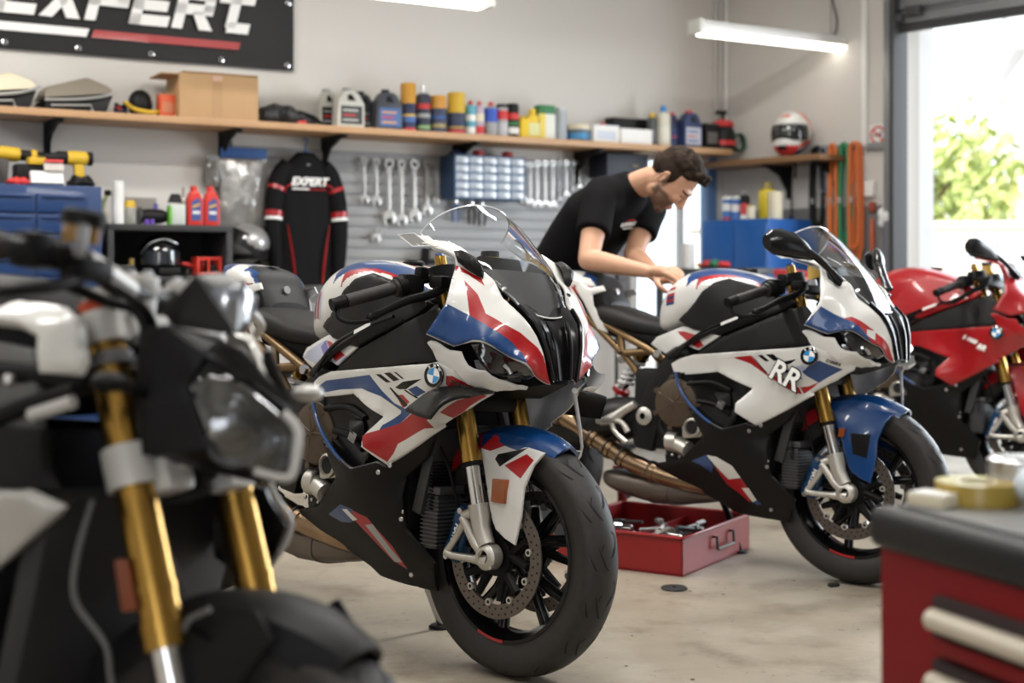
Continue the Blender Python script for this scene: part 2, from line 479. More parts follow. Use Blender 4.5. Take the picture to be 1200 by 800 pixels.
# glazed back door
GLASS = clear_mat('window_glass', (0.93, 0.96, 0.98), 0.02, 0.03)
BLUEFR = mat('blue_grey_frame', (0.10, 0.20, 0.38), 0.4)
root = thing('door_2', 'glazed back door behind the person', 'door'); root['kind'] = 'structure'
del root['label'], root['category']
m = MB()
for x in (wx0 + 0.02, wx1 - 0.03): m.box((x, 0.03, wz1 / 2), (0.05 if x < -0.5 else 0.075, 0.09, wz1), BLUEFR if x > -0.5 else WHITEP, xf=BW, bev=0.006)
m.box(((wx0 + wx1) / 2, 0.03, wz1 - 0.03), (wx1 - wx0, 0.09, 0.06), WHITEP, xf=BW, bev=0.006)
m.box(((wx0 + wx1) / 2, 0.03, 0.12), (wx1 - wx0, 0.09, 0.24), BLUEFR, xf=BW, bev=0.006)
m.box((-0.36, 0.03, wz1 / 2), (0.028, 0.06, wz1), WHITEP, xf=BW, bev=0.004)
m.obj('door_frame', root)['kind'] = 'structure'
m = MB(); m.box(((wx0 + wx1) / 2, 0.035, 1.0), (wx1 - wx0 - 0.08, 0.006, 1.66), GLASS, xf=BW); m.obj('door_glass', root)['kind'] = 'structure'
# conduits in the corner and on the right wall
m = MB()
for x in (-0.10, -0.055): m.tube([bwp(x, 0.02, 1.9), bwp(x, 0.02, 3.38)], 0.010, WALLM, 10)
m.tube([bwp(-0.012, 0.02, 1.88), bwp(-0.012, 0.02, 3.38)], 0.013, WHITEP, 10)
structure('trim_1', m)
m = MB(); m.box((1.10, -0.012, 2.52), (0.035, 0.024, 1.78), WHITEP, xf=RW, bev=0.003); structure('trim_2', m)
m = MB(); m.tube([rwp(1.275, 0.02, 0.4), rwp(1.275, 0.02, 3.38)], 0.014, WHITEP, 10); structure('trim_3', m)

# ---------------------------------------------------------------- outdoors, seen through the doors
m = MB(); m.prism([(-12, 10.2), (1.4, 9.55), (8.2, 2.1), (30, -2), (40, 40), (-20, 45)], -0.16, -0.06, GROUNDM, 'Z'); structure('ground', m)
ORE = mat('cream_render', (0.80, 0.74, 0.66), 0.8, noise=0.1, nscale=2)
m = MB(); m.box((5.4, 15.0, 0.75), (7.0, 0.25, 1.66), ORE, rot=math.radians(-12)); m.box((5.4, 15.0, 1.6), (7.1, 0.33, 0.07), ORE, rot=math.radians(-12))
o = m.obj('garden_wall'); tag(o, 'low cream garden wall beyond the open roller door', 'wall')
LEAF = mat('leaf_green', (0.26, 0.36, 0.10), 0.6, noise=0.5, nscale=2.0, col2=(0.48, 0.52, 0.20)); BARK = mat('bark', (0.18, 0.12, 0.08), 0.8)
LEAF2 = mat('leaf_yellow', (0.66, 0.60, 0.26), 0.6, noise=0.4, nscale=2.5, col2=(0.36, 0.40, 0.12))
def tree(x, y, h, r, lm, name, label, n=900, sz=0.11):
    t = thing(name, label, 'tree', (x, y, -0.06))
    b = MB(); b.tube([(0, 0, 0), (0.05, 0, h * 0.45), (0, 0.03, h * 0.8)], [0.09, 0.07, 0.03], BARK, 8, smoothpath=4)
    for k in range(6):
        a = k * 1.05; b.tube([(0.03, 0, h * (0.4 + .05 * k)), (r * .5 * math.cos(a), r * .5 * math.sin(a), h * (0.62 + .05 * k))], [0.035, 0.012], BARK, 6)
    b.obj('trunk', t)
    c = MB(); rnd = random.Random(int(x * 100))
    clumps = [(rnd.uniform(-.7, .7) * r, rnd.uniform(-.7, .7) * r, h * .62 + rnd.uniform(-.38, .35) * h) for _ in range(16)]
    for k in range(n):
        cx, cy, cz = clumps[k % 16]; s = r * 0.42
        p = Vector((cx + rnd.gauss(0, s * .6), cy + rnd.gauss(0, s * .6), max(0.2, cz + rnd.gauss(0, s * .6))))
        d = Vector((rnd.gauss(0, 1), rnd.gauss(0, 1), rnd.gauss(0, 1))).normalized(); e = d.orthogonal().normalized(); f = d.cross(e); q = sz * rnd.uniform(.6, 1.3)
        c.add([p - e * q, p + f * q * .5 + d * q * .15, p + e * q, p - f * q * .5 + d * q * .15], [(0, 1, 2, 3)], lm)
    o = c.obj('foliage', t); o['kind'] = 'stuff'
    return t
tree(4.95, 16.7, 3.0, 1.0, LEAF, 'leafy_tree', 'green leafy tree over the garden wall, nearest the door rail')
tree(5.85, 18.6, 2.9, 0.9, LEAF2, 'leafy_tree', 'yellowing tree over the garden wall, beside the green one')
tree(6.75, 16.7, 2.0, 0.8, LEAF, 'leafy_tree', 'lower green tree over the garden wall, in front of the house', 700)
# neighbouring house
HW = mat('house_wall', (0.82, 0.80, 0.78), 0.8); PANE = mat('house_window', (0.12, 0.17, 0.24), 0.1, coat=0.5); ROOF = mat('roof_edge', (0.45, 0.47, 0.5), 0.6)
h = thing('house', 'pale neighbouring house far beyond the open roller door', 'building', (10.1, 21.6, -0.06), math.radians(-14))
m = MB(); m.box((0, 0, 2.2), (4.6, 3.0, 4.4), HW); m.obj('wall', h)
m = MB(); m.prism([(-1.9, 4.4), (1.9, 4.4), (0, 5.3)], -2.5, 2.5, ROOF, 'X'); m.obj('roof', h)
for x in (-1.55, 0.3):
    m = MB(); m.box((x, -1.53, 3.1), (1.2, 0.08, 1.2), WHITEP); f = m.obj('window', h)
    m = MB(); m.box((x, -1.575, 3.1), (1.08, 0.03, 1.08), PANE); m.obj('pane', f)
# parked car outside
CARP = mat('pale_blue_car_paint', (0.42, 0.50, 0.55), 0.3, 0.4, coat=1.0); CARGL = mat('car_glass', (0.10, 0.14, 0.17), 0.05, coat=1.0)
c = thing('car', 'pale blue car parked outside the roller door behind the red motorcycle', 'car', (4.75, 11.3, -0.06), math.radians(-24))
def car_ring(x, z0, z1, w, wt):
    return [Vector((x, -w * .92, z0)), Vector((x, -w, z0 + .25)), Vector((x, -w, (z0 + z1) / 2 + .12)), Vector((x, -wt, z1 - .03)), Vector((x, -wt * .8, z1)), Vector((x, wt * .8, z1)), Vector((x, wt, z1 - .03)), Vector((x, w, (z0 + z1) / 2 + .12)), Vector((x, w, z0 + .25)), Vector((x, w * .92, z0))]
m = MB(); m.rings([car_ring(*a) for a in [(-2.0, .35, .62, .7, .6), (-1.9, .25, .80, .8, .72), (-1.2, .22, .92, .86, .76), (-.8, .22, .97, .87, .76), (0.6, .22, 1.0, .87, .76), (1.6, .22, .98, .86, .74), (1.95, .28, .9, .8, .7), (2.02, .4, .75, .72, .62)]], CARP); m.obj('body', c)
m = MB(); m.rings([car_ring(*a) for a in [(-.95, .80, .98, .78, .70), (-.35, .80, 1.36, .76, .60), (0.1, .80, 1.47, .76, .58), (1.0, .80, 1.45, .76, .57), (1.75, .80, 1.05, .74, .62)]], CARGL); m.obj('cabin_glass', c)
m = MB()
for s in (-1, 1):
    m.tube([(-.98, s * .72, .97), (-.33, s * .62, 1.37), (.1, s * .60, 1.48), (1.0, s * .59, 1.46), (1.78, s * .66, 1.05)], .035, CARP, 8)
    m.tube([(.45, s * .76, .95), (.4, s * .61, 1.46)], .03, CARP, 8)
m.prism([(-.1, -.58), (1.0, -.56), (1.0, .56), (-.1, .58)], 1.46, 1.50, CARP, 'Z', bev=.015); m.obj('roof', c)
for x in (-1.3, 1.3):
    for s in (-1, 1):
        m = MB(); m.lathe([(.12, -.1), (.28, -.1), (.31, -.06), (.31, .06), (.28, .1), (.12, .1)], RUBBER, 24, 'Y', (x, s * .78, .31), cap=True); wlo = m.obj('wheel', c)
        m = MB(); m.lathe([(.02, -.105), (.2, -.105), (.2, .105), (.02, .105)], ALU, 20, 'Y', (x, s * .78, .31), cap=True); m.obj('hubcap', wlo)

# ---------------------------------------------------------------- hanging tube lamps
TUBE = mat('lit_tube', (0.9, 0.9, 0.85), 0.4, emit=(1.0, 0.95, 0.84), estr=5.0)
def tube_lamp(x, y, z, rz, L, label, ctop=CEIL):
    t = thing('tube_lamp', label, 'lamp', (x, y, z), rz, 'hanging tube lamps')
    m = MB(); m.prism([(-.055, 0.0), (.055, 0.0), (.055, .03), (.03, .06), (-.03, .06), (-.055, .03)], -L / 2, L / 2, WHITEP, 'X', bev=.006); m.obj('housing', t)
    m = MB(); m.box((0, 0, -0.014), (L - .06, .085, .03), TUBE, bev=.012); m.obj('diffuser', t)
    for s in (-1, 1):
        m = MB(); m.box((s * (L / 2), 0, .02), (.035, .12, .085), mat('lamp_end_cap', (.62, .62, .58), .4), bev=.008); m.obj('end_cap', t)
        m = MB(); m.tube([(s * L * .38, 0, .055), (s * L * .38, 0, ctop - z)], .004, GALV, 6); m.obj('hanger', t)
    m = MB(); m.tube([(L * .40, 0, .06), (L * .43, .01, .16), (L * .38, .01, .4), (L * .385, 0, ctop - z)], .005, BLACKP, 6, smoothpath=4); m.obj('cable', t)
    return t
tube_lamp(1.58, 8.55, 2.475, BROT, 1.2, 'white hanging tube lamp lit near the roller door')
tube_lamp(-0.60, 7.0, 2.44, BROT, 1.1, 'white hanging tube lamp cut off by the top of the picture')

# outlines (mm, bike frame: x ahead of the front axle, y left, z up), inner points and coloured fields of the body panels
PANELS={
'side':dict(o=[(-688,-172,730),(-647,-185,749),(-581,-200,766),(-476,-215,775),(-283,-245,791),(-126,-258,805),(-89,-258,812),(-34,-250,800),(18,-215,773),(31,-165,754),(24,-172,735),(-22,-200,698),(-100,-212,653),(-96,-215,645),(-188,-215,591),(-311,-212,527),(-376,-250,571),(-374,-248,602),(-322,-225,656),(-474,-200,707),(-597,-188,693),(-664,-176,680)],i=[(-246,-228,677),(-194,-250,736),(-91,-256,776),(-172,-235,666)],d=[('blue',[(-661,-178,716),(-604,-192,739),(-381,-226,765),(-324,-228,724),(-274,-228,695),(-194,-237,676),(-252,-224,643),(-325,-232,620),(-317,-228,634),(-248,-227,669),(-246,-228,677),(-332,-226,710),(-424,-214,726),(-529,-197,718),(-645,-180,700),(-665,-176,692)]),('red',[(-375,-248,604),(-320,-230,622),(-252,-224,643),(-194,-236,674),(-131,-226,669),(-147,-228,658),(-126,-219,640),(-157,-225,636),(-263,-217,588),(-281,-215,561),(-306,-213,536),(-368,-248,573)]),('black',[(-352,-231,768),(-327,-234,769),(-281,-238,750),(-304,-234,748)]),('black',[(-312,-237,773),(-281,-243,776),(-237,-247,758),(-268,-240,753)]),('black',[(-264,-246,778),(-252,-248,778),(-216,-251,762),(-226,-249,761)]),('black',[(-263,-238,737),(-223,-249,754),(-144,-255,765),(-209,-248,735),(-243,-241,733)]),('blue',[(-201,-249,735),(-166,-252,746),(-135,-247,732),(-170,-246,717)]),('red',[(-263,-234,716),(-229,-241,720),(-200,-242,702),(-237,-231,684)]),('black',[(-292,-233,735),(-284,-234,736),(-210,-239,694),(-228,-233,686)]),('black',[(-222,-245,732),(-213,-247,734),(-162,-245,715),(-171,-245,713)]),('red',[(-132,-247,732),(-107,-247,741),(-92,-244,737),(-101,-240,723),(-133,-246,728)]),('red',[(-60,-251,777),(-42,-247,778),(4,-208,754),(-55,-237,743),(-65,-245,756)]),('red',[(-45,-221,716),(13,-185,734),(17,-179,731),(-45,-207,683),(-68,-210,669),(-106,-223,681),(-78,-224,698)])],d2=[('red',[(-460,-212,755),(-326,-235,771),(-319,-235,767),(-322,-235,769),(-319,-234,764),(-266,-232,710),(-230,-237,706),(-140,-224,646),(-162,-230,651),(-260,-231,702),(-328,-230,742),(-399,-223,761)]),('red',[(-230,-238,708),(-222,-241,713),(-141,-228,666),(-134,-222,647),(-145,-225,646)]),('red',[(-138,-228,669),(-110,-221,674),(-74,-219,690),(-94,-216,672),(-128,-221,647)]),('blue',[(-126,-243,721),(-99,-248,745),(-63,-248,763),(1,-199,736),(-75,-218,687),(-111,-235,708)]),('lav',[(-161,-249,731),(-123,-251,747),(-110,-245,733),(-129,-243,720)]),('black',[(-297,-239,772),(-279,-243,775),(-248,-244,754),(-266,-241,752)]),('black',[(-264,-245,776),(-232,-251,779),(-202,-252,758),(-230,-248,755)]),('black',[(-236,-244,739),(-199,-252,753),(-140,-255,765),(-166,-253,747),(-228,-244,735)]),('navy',[(-200,-247,726),(-168,-249,728),(-126,-234,698),(-147,-238,695)]),('black',[(-321,-235,768),(-317,-236,768),(-259,-233,711),(-267,-231,709)])]),
'wing':dict(o=[(-119,-268,855),(-107,-268,859),(-90,-266,858),(-8,-254,836),(61,-236,790),(90,-190,766),(95,-112,755),(89,-112,746),(72,-170,745),(38,-215,754),(-13,-245,771),(-59,-252,788),(-79,-255,803),(-93,-257,814),(-103,-264,834)],i=[],d=[],d2=[]),
'winglet':dict(o=[(-130,-255,730),(-90,-252,746),(-21,-235,754),(31,-170,749),(37,-180,746),(45,-270,735),(14,-310,723),(-6,-325,705),(-24,-335,676),(-100,-310,680),(-172,-285,688)],i=[],d=[],d2=[]),
'nose':dict(o=[(-214,-215,1125),(-189,-190,1134),(-149,-172,1129),(-117,-165,1117),(-91,-158,1099),(-41,-148,1050),(-9,-142,1029),(13,-130,985),(44,-120,960),(84,-105,922),(101,-90,890),(114,-75,846),(122,-52,772),(116,-55,770),(105,-90,788),(107,-130,818),(74,-178,843),(41,-236,871),(21,-243,870),(-23,-262,857),(-94,-294,885),(-51,-272,963),(-64,-245,1017),(-80,-214,1063),(-88,-210,1086),(-134,-210,1104)],i=[(-40,-210,1019),(-3,-235,933),(68,-150,894),(80,-135,851)],d=[('blue',[(-98,-296,885),(-57,-275,962),(-3,-235,933),(-3,-235,933),(46,-203,902),(71,-152,870),(88,-130,845),(107,-126,818),(74,-178,842),(40,-235,872),(21,-243,872),(-24,-263,855)]),('red',[(-47,-216,1023),(-11,-200,987),(16,-200,947),(20,-201,940),(50,-170,918),(77,-128,895),(105,-92,860),(113,-77,837),(117,-58,796),(122,-51,770),(117,-56,768),(105,-90,787),(106,-129,819),(88,-130,845),(71,-152,870),(46,-203,902),(-3,-235,933)]),('red',[(-81,-216,1065),(-30,-171,1031),(-14,-173,1011),(-52,-199,1040),(-74,-222,1049)])],d2=[('blue',[(-98,-297,880),(-50,-273,945),(14,-233,907),(71,-175,855),(104,-139,809),(117,-67,740),(45,-236,846),(-18,-264,843)]),('red',[(14,-233,907),(31,-212,914),(68,-157,884),(76,-135,873),(110,-84,819),(121,-51,763),(130,-43,741),(120,-61,740),(104,-139,800),(71,-175,855)]),('white',[(67,-168,875),(81,-126,871),(87,-142,839),(71,-175,855)])]),
'pod':dict(o=[(-106,-200,1100),(-86,-195,1103),(-50,-180,1088),(-31,-172,1066),(-23,-170,1049),(-23,-172,1033),(-35,-185,1041),(-59,-200,1056),(-79,-212,1072)],i=[(-41,-200,1069)],d=[],d2=[]),
'cover':dict(o=[(-593,-186,756),(-550,-190,784),(-462,-200,835),(-314,-212,890),(-214,-220,928),(-138,-220,952),(-71,-232,886),(-55,-232,843),(-108,-245,809),(-342,-222,785)],i=[(-295,-225,835)],d=[],d2=[]),
'lamp':dict(o=[(8,-235,860),(30,-225,870),(66,-170,842),(100,-122,817),(100,-84,787),(84,-95,776),(62,-135,773),(45,-200,790),(32,-220,812)],i=[(63,-165,811)],d=[],d2=[]),
'belly':dict(o=[(-588,-215,574),(-434,-232,508),(-345,-220,533),(-311,-212,527),(-236,-200,578),(-145,-190,633),(-205,-165,552),(-278,-170,495),(-281,-180,444),(-274,-165,359),(-199,-120,275),(-241,-70,188),(-453,-85,202),(-485,-90,222),(-589,-115,270),(-768,-140,352),(-630,-175,383),(-521,-210,473),(-559,-213,534)],i=[(-440,-215,446),(-444,-165,327),(-509,-190,379)],d=[('blue',[(-583,-173,364),(-506,-198,402),(-456,-198,394),(-439,-188,369),(-485,-178,352),(-526,-173,350)]),('red',[(-457,-197,391),(-402,-190,377),(-335,-152,305),(-310,-114,243),(-358,-128,263),(-412,-161,319),(-456,-184,361)]),('grey',[(-418,-180,354),(-387,-182,361),(-360,-161,319),(-321,-126,262),(-351,-126,259),(-383,-155,307)]),('white',[(-503,-194,389),(-480,-197,391),(-445,-186,366),(-466,-183,360)])],d2=[('blue',[(-581,-181,381),(-508,-200,409),(-485,-188,371),(-500,-174,346),(-544,-182,372)]),('white',[(-508,-200,409),(-465,-202,406),(-409,-191,378),(-384,-171,337),(-435,-165,327)]),('red',[(-484,-191,377),(-435,-165,327),(-382,-170,335),(-369,-155,309),(-370,-118,247),(-408,-138,280),(-448,-153,307)]),('white',[(-391,-151,300),(-363,-152,303),(-343,-126,259),(-362,-121,251)]),('blue',[(-362,-121,251),(-342,-127,261),(-328,-118,248),(-344,-115,242)])]),
'seatside':dict(o=[(-815,-116,801),(-781,-125,830),(-656,-150,870),(-569,-175,858),(-470,-200,838),(-564,-190,784),(-616,-175,795),(-679,-155,793),(-738,-130,765),(-778,-120,780)],i=[],d=[('lav',[(-800,-118,798),(-778,-124,817),(-673,-149,852),(-636,-160,845),(-507,-197,810),(-585,-185,781),(-650,-164,800),(-702,-146,779)]),('violet',[(-689,-147,834),(-663,-151,854),(-588,-184,788),(-652,-163,805)]),('red',[(-660,-152,853),(-627,-162,850),(-527,-193,814),(-573,-187,792)])],d2=[('red',[(-679,-148,850),(-644,-157,851),(-582,-176,839),(-539,-193,800),(-565,-189,790),(-610,-175,808),(-659,-156,835)])]),
'tankcover':dict(o=[(-669,-155,891),(-621,-160,933),(-594,-165,958),(-564,-168,997),(-515,-168,1031),(-458,-162,1046),(-426,-165,1038),(-356,-170,1022),(-256,-185,989),(-172,-200,961),(-217,-205,929),(-327,-200,891),(-474,-190,836),(-603,-170,860)],i=[(-454,-185,959)],d=[],d2=[]),
'fender':dict(o=[(-84,-88,590),(-64,-92,538),(-43,-98,482),(-19,-100,410),(-6,-100,387),(29,-100,367),(64,-100,355),(79,-98,429),(82,-94,502),(104,-86,561),(131,-76,595),(85,-68,600),(15,-66,610),(-55,-66,628)],i=[(19,-104,488)],d=[('red',[(-84,-88,590),(-55,-66,628),(15,-65,612),(-53,-83,584)]),('black',[(-32,-85,565),(-26,-81,578),(67,-67,602),(-10,-89,547)]),('red',[(5,-88,552),(68,-73,586),(101,-81,573),(68,-93,524)])],d2=[]),
}

# ================================================================ sports motorcycles
def loftx(st, n=24, p=2.6, zc=None):
    """rings for a body running along x; st: (x, half width, top z, bottom z[, power])"""
    rs = []
    for s in st:
        x, w, zt, zb = s[:4]; q = s[4] if len(s) > 4 else p; c = (zt + zb) / 2; h = (zt - zb) / 2
        r = []
        for j in range(n):
            a = 2 * math.pi * j / n; ca, sa = math.cos(a), math.sin(a)
            r.append(Vector((x, math.copysign(abs(ca) ** (2 / q), ca) * w, c + math.copysign(abs(sa) ** (2 / q), sa) * h)))
        rs.append(r)
    return rs
def dens_st(st, k=4):
    """catmull interpolation of station tuples"""
    out = []; L = len(st); A = [np.array(s, float) for s in st]
    for i in range(L - 1):
        p0, p1, p2, p3 = A[max(i - 1, 0)], A[i], A[i + 1], A[min(i + 2, L - 1)]
        for j in range(k):
            t = j / k; out.append(tuple(0.5 * (2 * p1 + (p2 - p0) * t + (2 * p0 - 5 * p1 + 4 * p2 - p3) * t * t + (3 * p1 - p0 - 3 * p2 + p3) * t ** 3)))
    out.append(tuple(A[-1])); return out
def recolour(mb, fn, start=0):
    for k in range(start, len(mb.f)):
        c = np.mean([mb.v[i] for i in mb.f[k]], axis=0); m = fn(c)
        if m is not None: mb.m[k] = mb.mi(m)
def mmp(l): return [tuple(c / 1000 for c in p) for p in l]

def emblem(parent, xf, r):
    """round badge: black ring with letters, blue and white quarters"""
    m = MB(); m.lathe([(r * .66, .004), (r * .66, .0052), (r, .0052), (r, 0)], PAINT['black'], 40, 'Z', xf=xf)
    m.lathe([(r * .965, .0056), (r, .0050)], CHROME, 40, 'Z', xf=xf); m.lathe([(r * .63, .0056), (r * .68, .0056)], CHROME, 40, 'Z', xf=xf)
    m.lathe([(0.0001, 0.0), (r, 0.0)], PAINT['black'], 32, 'Z', xf=xf)
    for q in range(4):
        n = 10; vs = [(0, 0, .0052)] + [(r * .64 * math.cos(math.pi / 2 * (q + k / n)), r * .64 * math.sin(math.pi / 2 * (q + k / n)), .0052) for k in range(n + 1)]
        m.add(vs, [(0, k, k + 1) for k in range(1, n + 1)], SKYBLUE if q % 2 == 1 else LETTER, xf=xf)
    for ch, a in (('B', 132), ('M', 90), ('W', 48)):
        A = math.radians(a)
        m.text(ch, r * .34, LETTER, xf @ Matrix.Translation((r * .81 * math.cos(A), r * .81 * math.sin(A), .0058)) @ Matrix.Rotation(A - math.pi / 2, 4, 'Z'), .0004, bold=.0004)
    return m.obj('emblem', parent)

AXX, AXZ, RW_ = -0.016, 0.316, 0.316
def tyre_mesh(mb, c, R, W, rin, groove=True):
    prof = []
    bead = W * .36
    pts = [(rin, -bead), (rin + .012, -bead - .006), (rin + (R - rin) * .38, -W * .5), (R - (R - rin) * .36, -W * .49)]
    k = 9
    r0 = R - (R - rin) * .36
    arc = [(r0 + (R - r0) * math.cos(t), W * .49 * math.sin(t)) for t in np.linspace(-math.pi / 2 * .86, math.pi / 2 * .86, k)]
    prof = pts + arc + [(r, -h) for r, h in pts[::-1]]
    mb.lathe(prof, RUBBER, 72, 'Y', c)
    mb.lathe([(rin, bead), (rin - .004, 0), (rin, -bead)], GROOVE, 48, 'Y', c)
    if groove:
        def surf(t, a):
            r = r0 + (R - r0) * math.cos(t) + .0006; h = W * .49 * math.sin(t)
            return Vector((c[0] + r * math.cos(a), c[1] + h, c[2] + r * math.sin(a)))
        for s in (-1, 1):
            for k in range(16):
                a0 = 2 * math.pi * k / 16 + (0.1 if s > 0 else 0)
                for (t0, t1, da, wd) in ((0.10, 0.66, .19, .013), (0.74, 1.22, .15, .011), (0.30, .52, -.06, .0075)):
                    n = 7; L = []
                    off = 0.0 if wd != .0075 else .2
                    for j in range(n + 1):
                        u = j / n; t = s * (t0 + (t1 - t0) * u); a = a0 + off + da * (u ** 1.5)
                        ww = wd * math.sin(math.pi * min(1, max(0.04, u * .92 + .04))) / R
                        L.append((surf(t, a - ww * .5), surf(t, a + ww * .5)))
                    vs = [p for q in L for p in q]
                    fs = [(2 * j, 2 * j + 1, 2 * j + 3, 2 * j + 2) for j in range(n)]
                    mb.add(vs, fs, GROOVE, False)
    return mb

def wheel_set(root, name, c, R, W, rin, rotors, accent=None, rr=.160, stripe=False):
    m = MB()
    hw = W * .37
    m.lathe([(rin + .004, -hw), (rin + .006, -hw - .004), (rin - .004, -hw - .004), (rin - .016, -hw + .012), (rin - .024, -hw * .4), (rin - .024, hw * .4), (rin - .016, hw - .012), (rin - .004, hw + .004), (rin + .006, hw + .004), (rin + .004, hw)], PAINT['black'], 64, 'Y', c)
    m.lathe([(.0, -.05), (.034, -.05), (.045, -.03), (.045, .03), (.034, .05), (.0, .05)], PAINT['black'], 24, 'Y', c)
    for k in range(5):
        a = 2 * math.pi * k / 5 + .52
        for s in (-1, 1):
            p = [Vector((c[0] + .036 * math.cos(a), c[1] + s * .018, c[2] + .036 * math.sin(a))),
                 Vector((c[0] + .11 * math.cos(a + s * .10), c[1] + s * .010, c[2] + .11 * math.sin(a + s * .10))),
                 Vector((c[0] + (rin - .018) * math.cos(a + s * .24), c[1], c[2] + (rin - .018) * math.sin(a + s * .24)))]
            m.tube(p, [.017, .014, .017], PAINT['black'], 10, smoothpath=5)
    if stripe:
        rs = []
        for k in range(25):
            a = -1.95 + .42 * k / 24
            rs.append([Vector((c[0] + r * math.cos(a), c[1] - hw - .0055, c[2] + r * math.sin(a))) for r in (rin - .004, rin + .004)])
        m.rings(rs, PAINT['red'], False, False, close_u=False)
    wh = m.obj(name, root)
    t = MB(); tyre_mesh(t, c, R, W, rin); t.obj('tyre', wh)
    for y in rotors:
        d = MB()
        d.lathe([(rr - .037, y - .0025), (rr, y - .0025), (rr, y + .0025), (rr - .037, y + .0025)], ROTOR, 72, 'Y', c, closed=True)
        for k in range(40):
            for ring in range(2):
                a = 2 * math.pi * k / 40 + ring * .08; r = rr - .011 - ring * .015
                q = Vector((c[0] + r * math.cos(a), c[1] + y, c[2] + r * math.sin(a)))
                d.cyl(q - Vector((0, .0029, 0)), q + Vector((0, .0029, 0)), .0032, GROOVE, 6)
        for k in range(5):
            a = 2 * math.pi * k / 5 + .2
            d.tube([Vector((c[0] + .04 * math.cos(a), c[1] + y * .8, c[2] + .04 * math.sin(a))), Vector((c[0] + (rr - .044) * math.cos(a + .25), c[1] + y, c[2] + (rr - .044) * math.sin(a + .25)))], [.016, .010], PLASTIC, 8)
            d.tube([Vector((c[0] + .04 * math.cos(a), c[1] + y * .8, c[2] + .04 * math.sin(a))), Vector((c[0] + (rr - .044) * math.cos(a - .32), c[1] + y, c[2] + (rr - .044) * math.sin(a - .32)))], [.016, .010], PLASTIC, 8)
        for k in range(10):
            a = 2 * math.pi * k / 10 + .2 + .0
            q = Vector((c[0] + (rr - .040) * math.cos(a), c[1] + y, c[2] + (rr - .040) * math.sin(a))); s = math.copysign(1, y)
            d.cyl(q - Vector((0, s * .003, 0)), q + Vector((0, s * .0065, 0)), .0095, ALU, 12); d.cyl(q + Vector((0, s * .0065, 0)), q + Vector((0, s * .007, 0)), .005, GROOVE, 8)
        d.lathe([(.03, y), (.052, y), (.052, y * .75), (.03, y * .75)], PLASTIC, 20, 'Y', c)
        d.obj('brake_disc', wh)
    return wh

def fork_pt(z, y):     # fork axis in side view
    t = (1.092 - z) / (1.092 - .44); return Vector((-.255 + .193 * t, y, z))

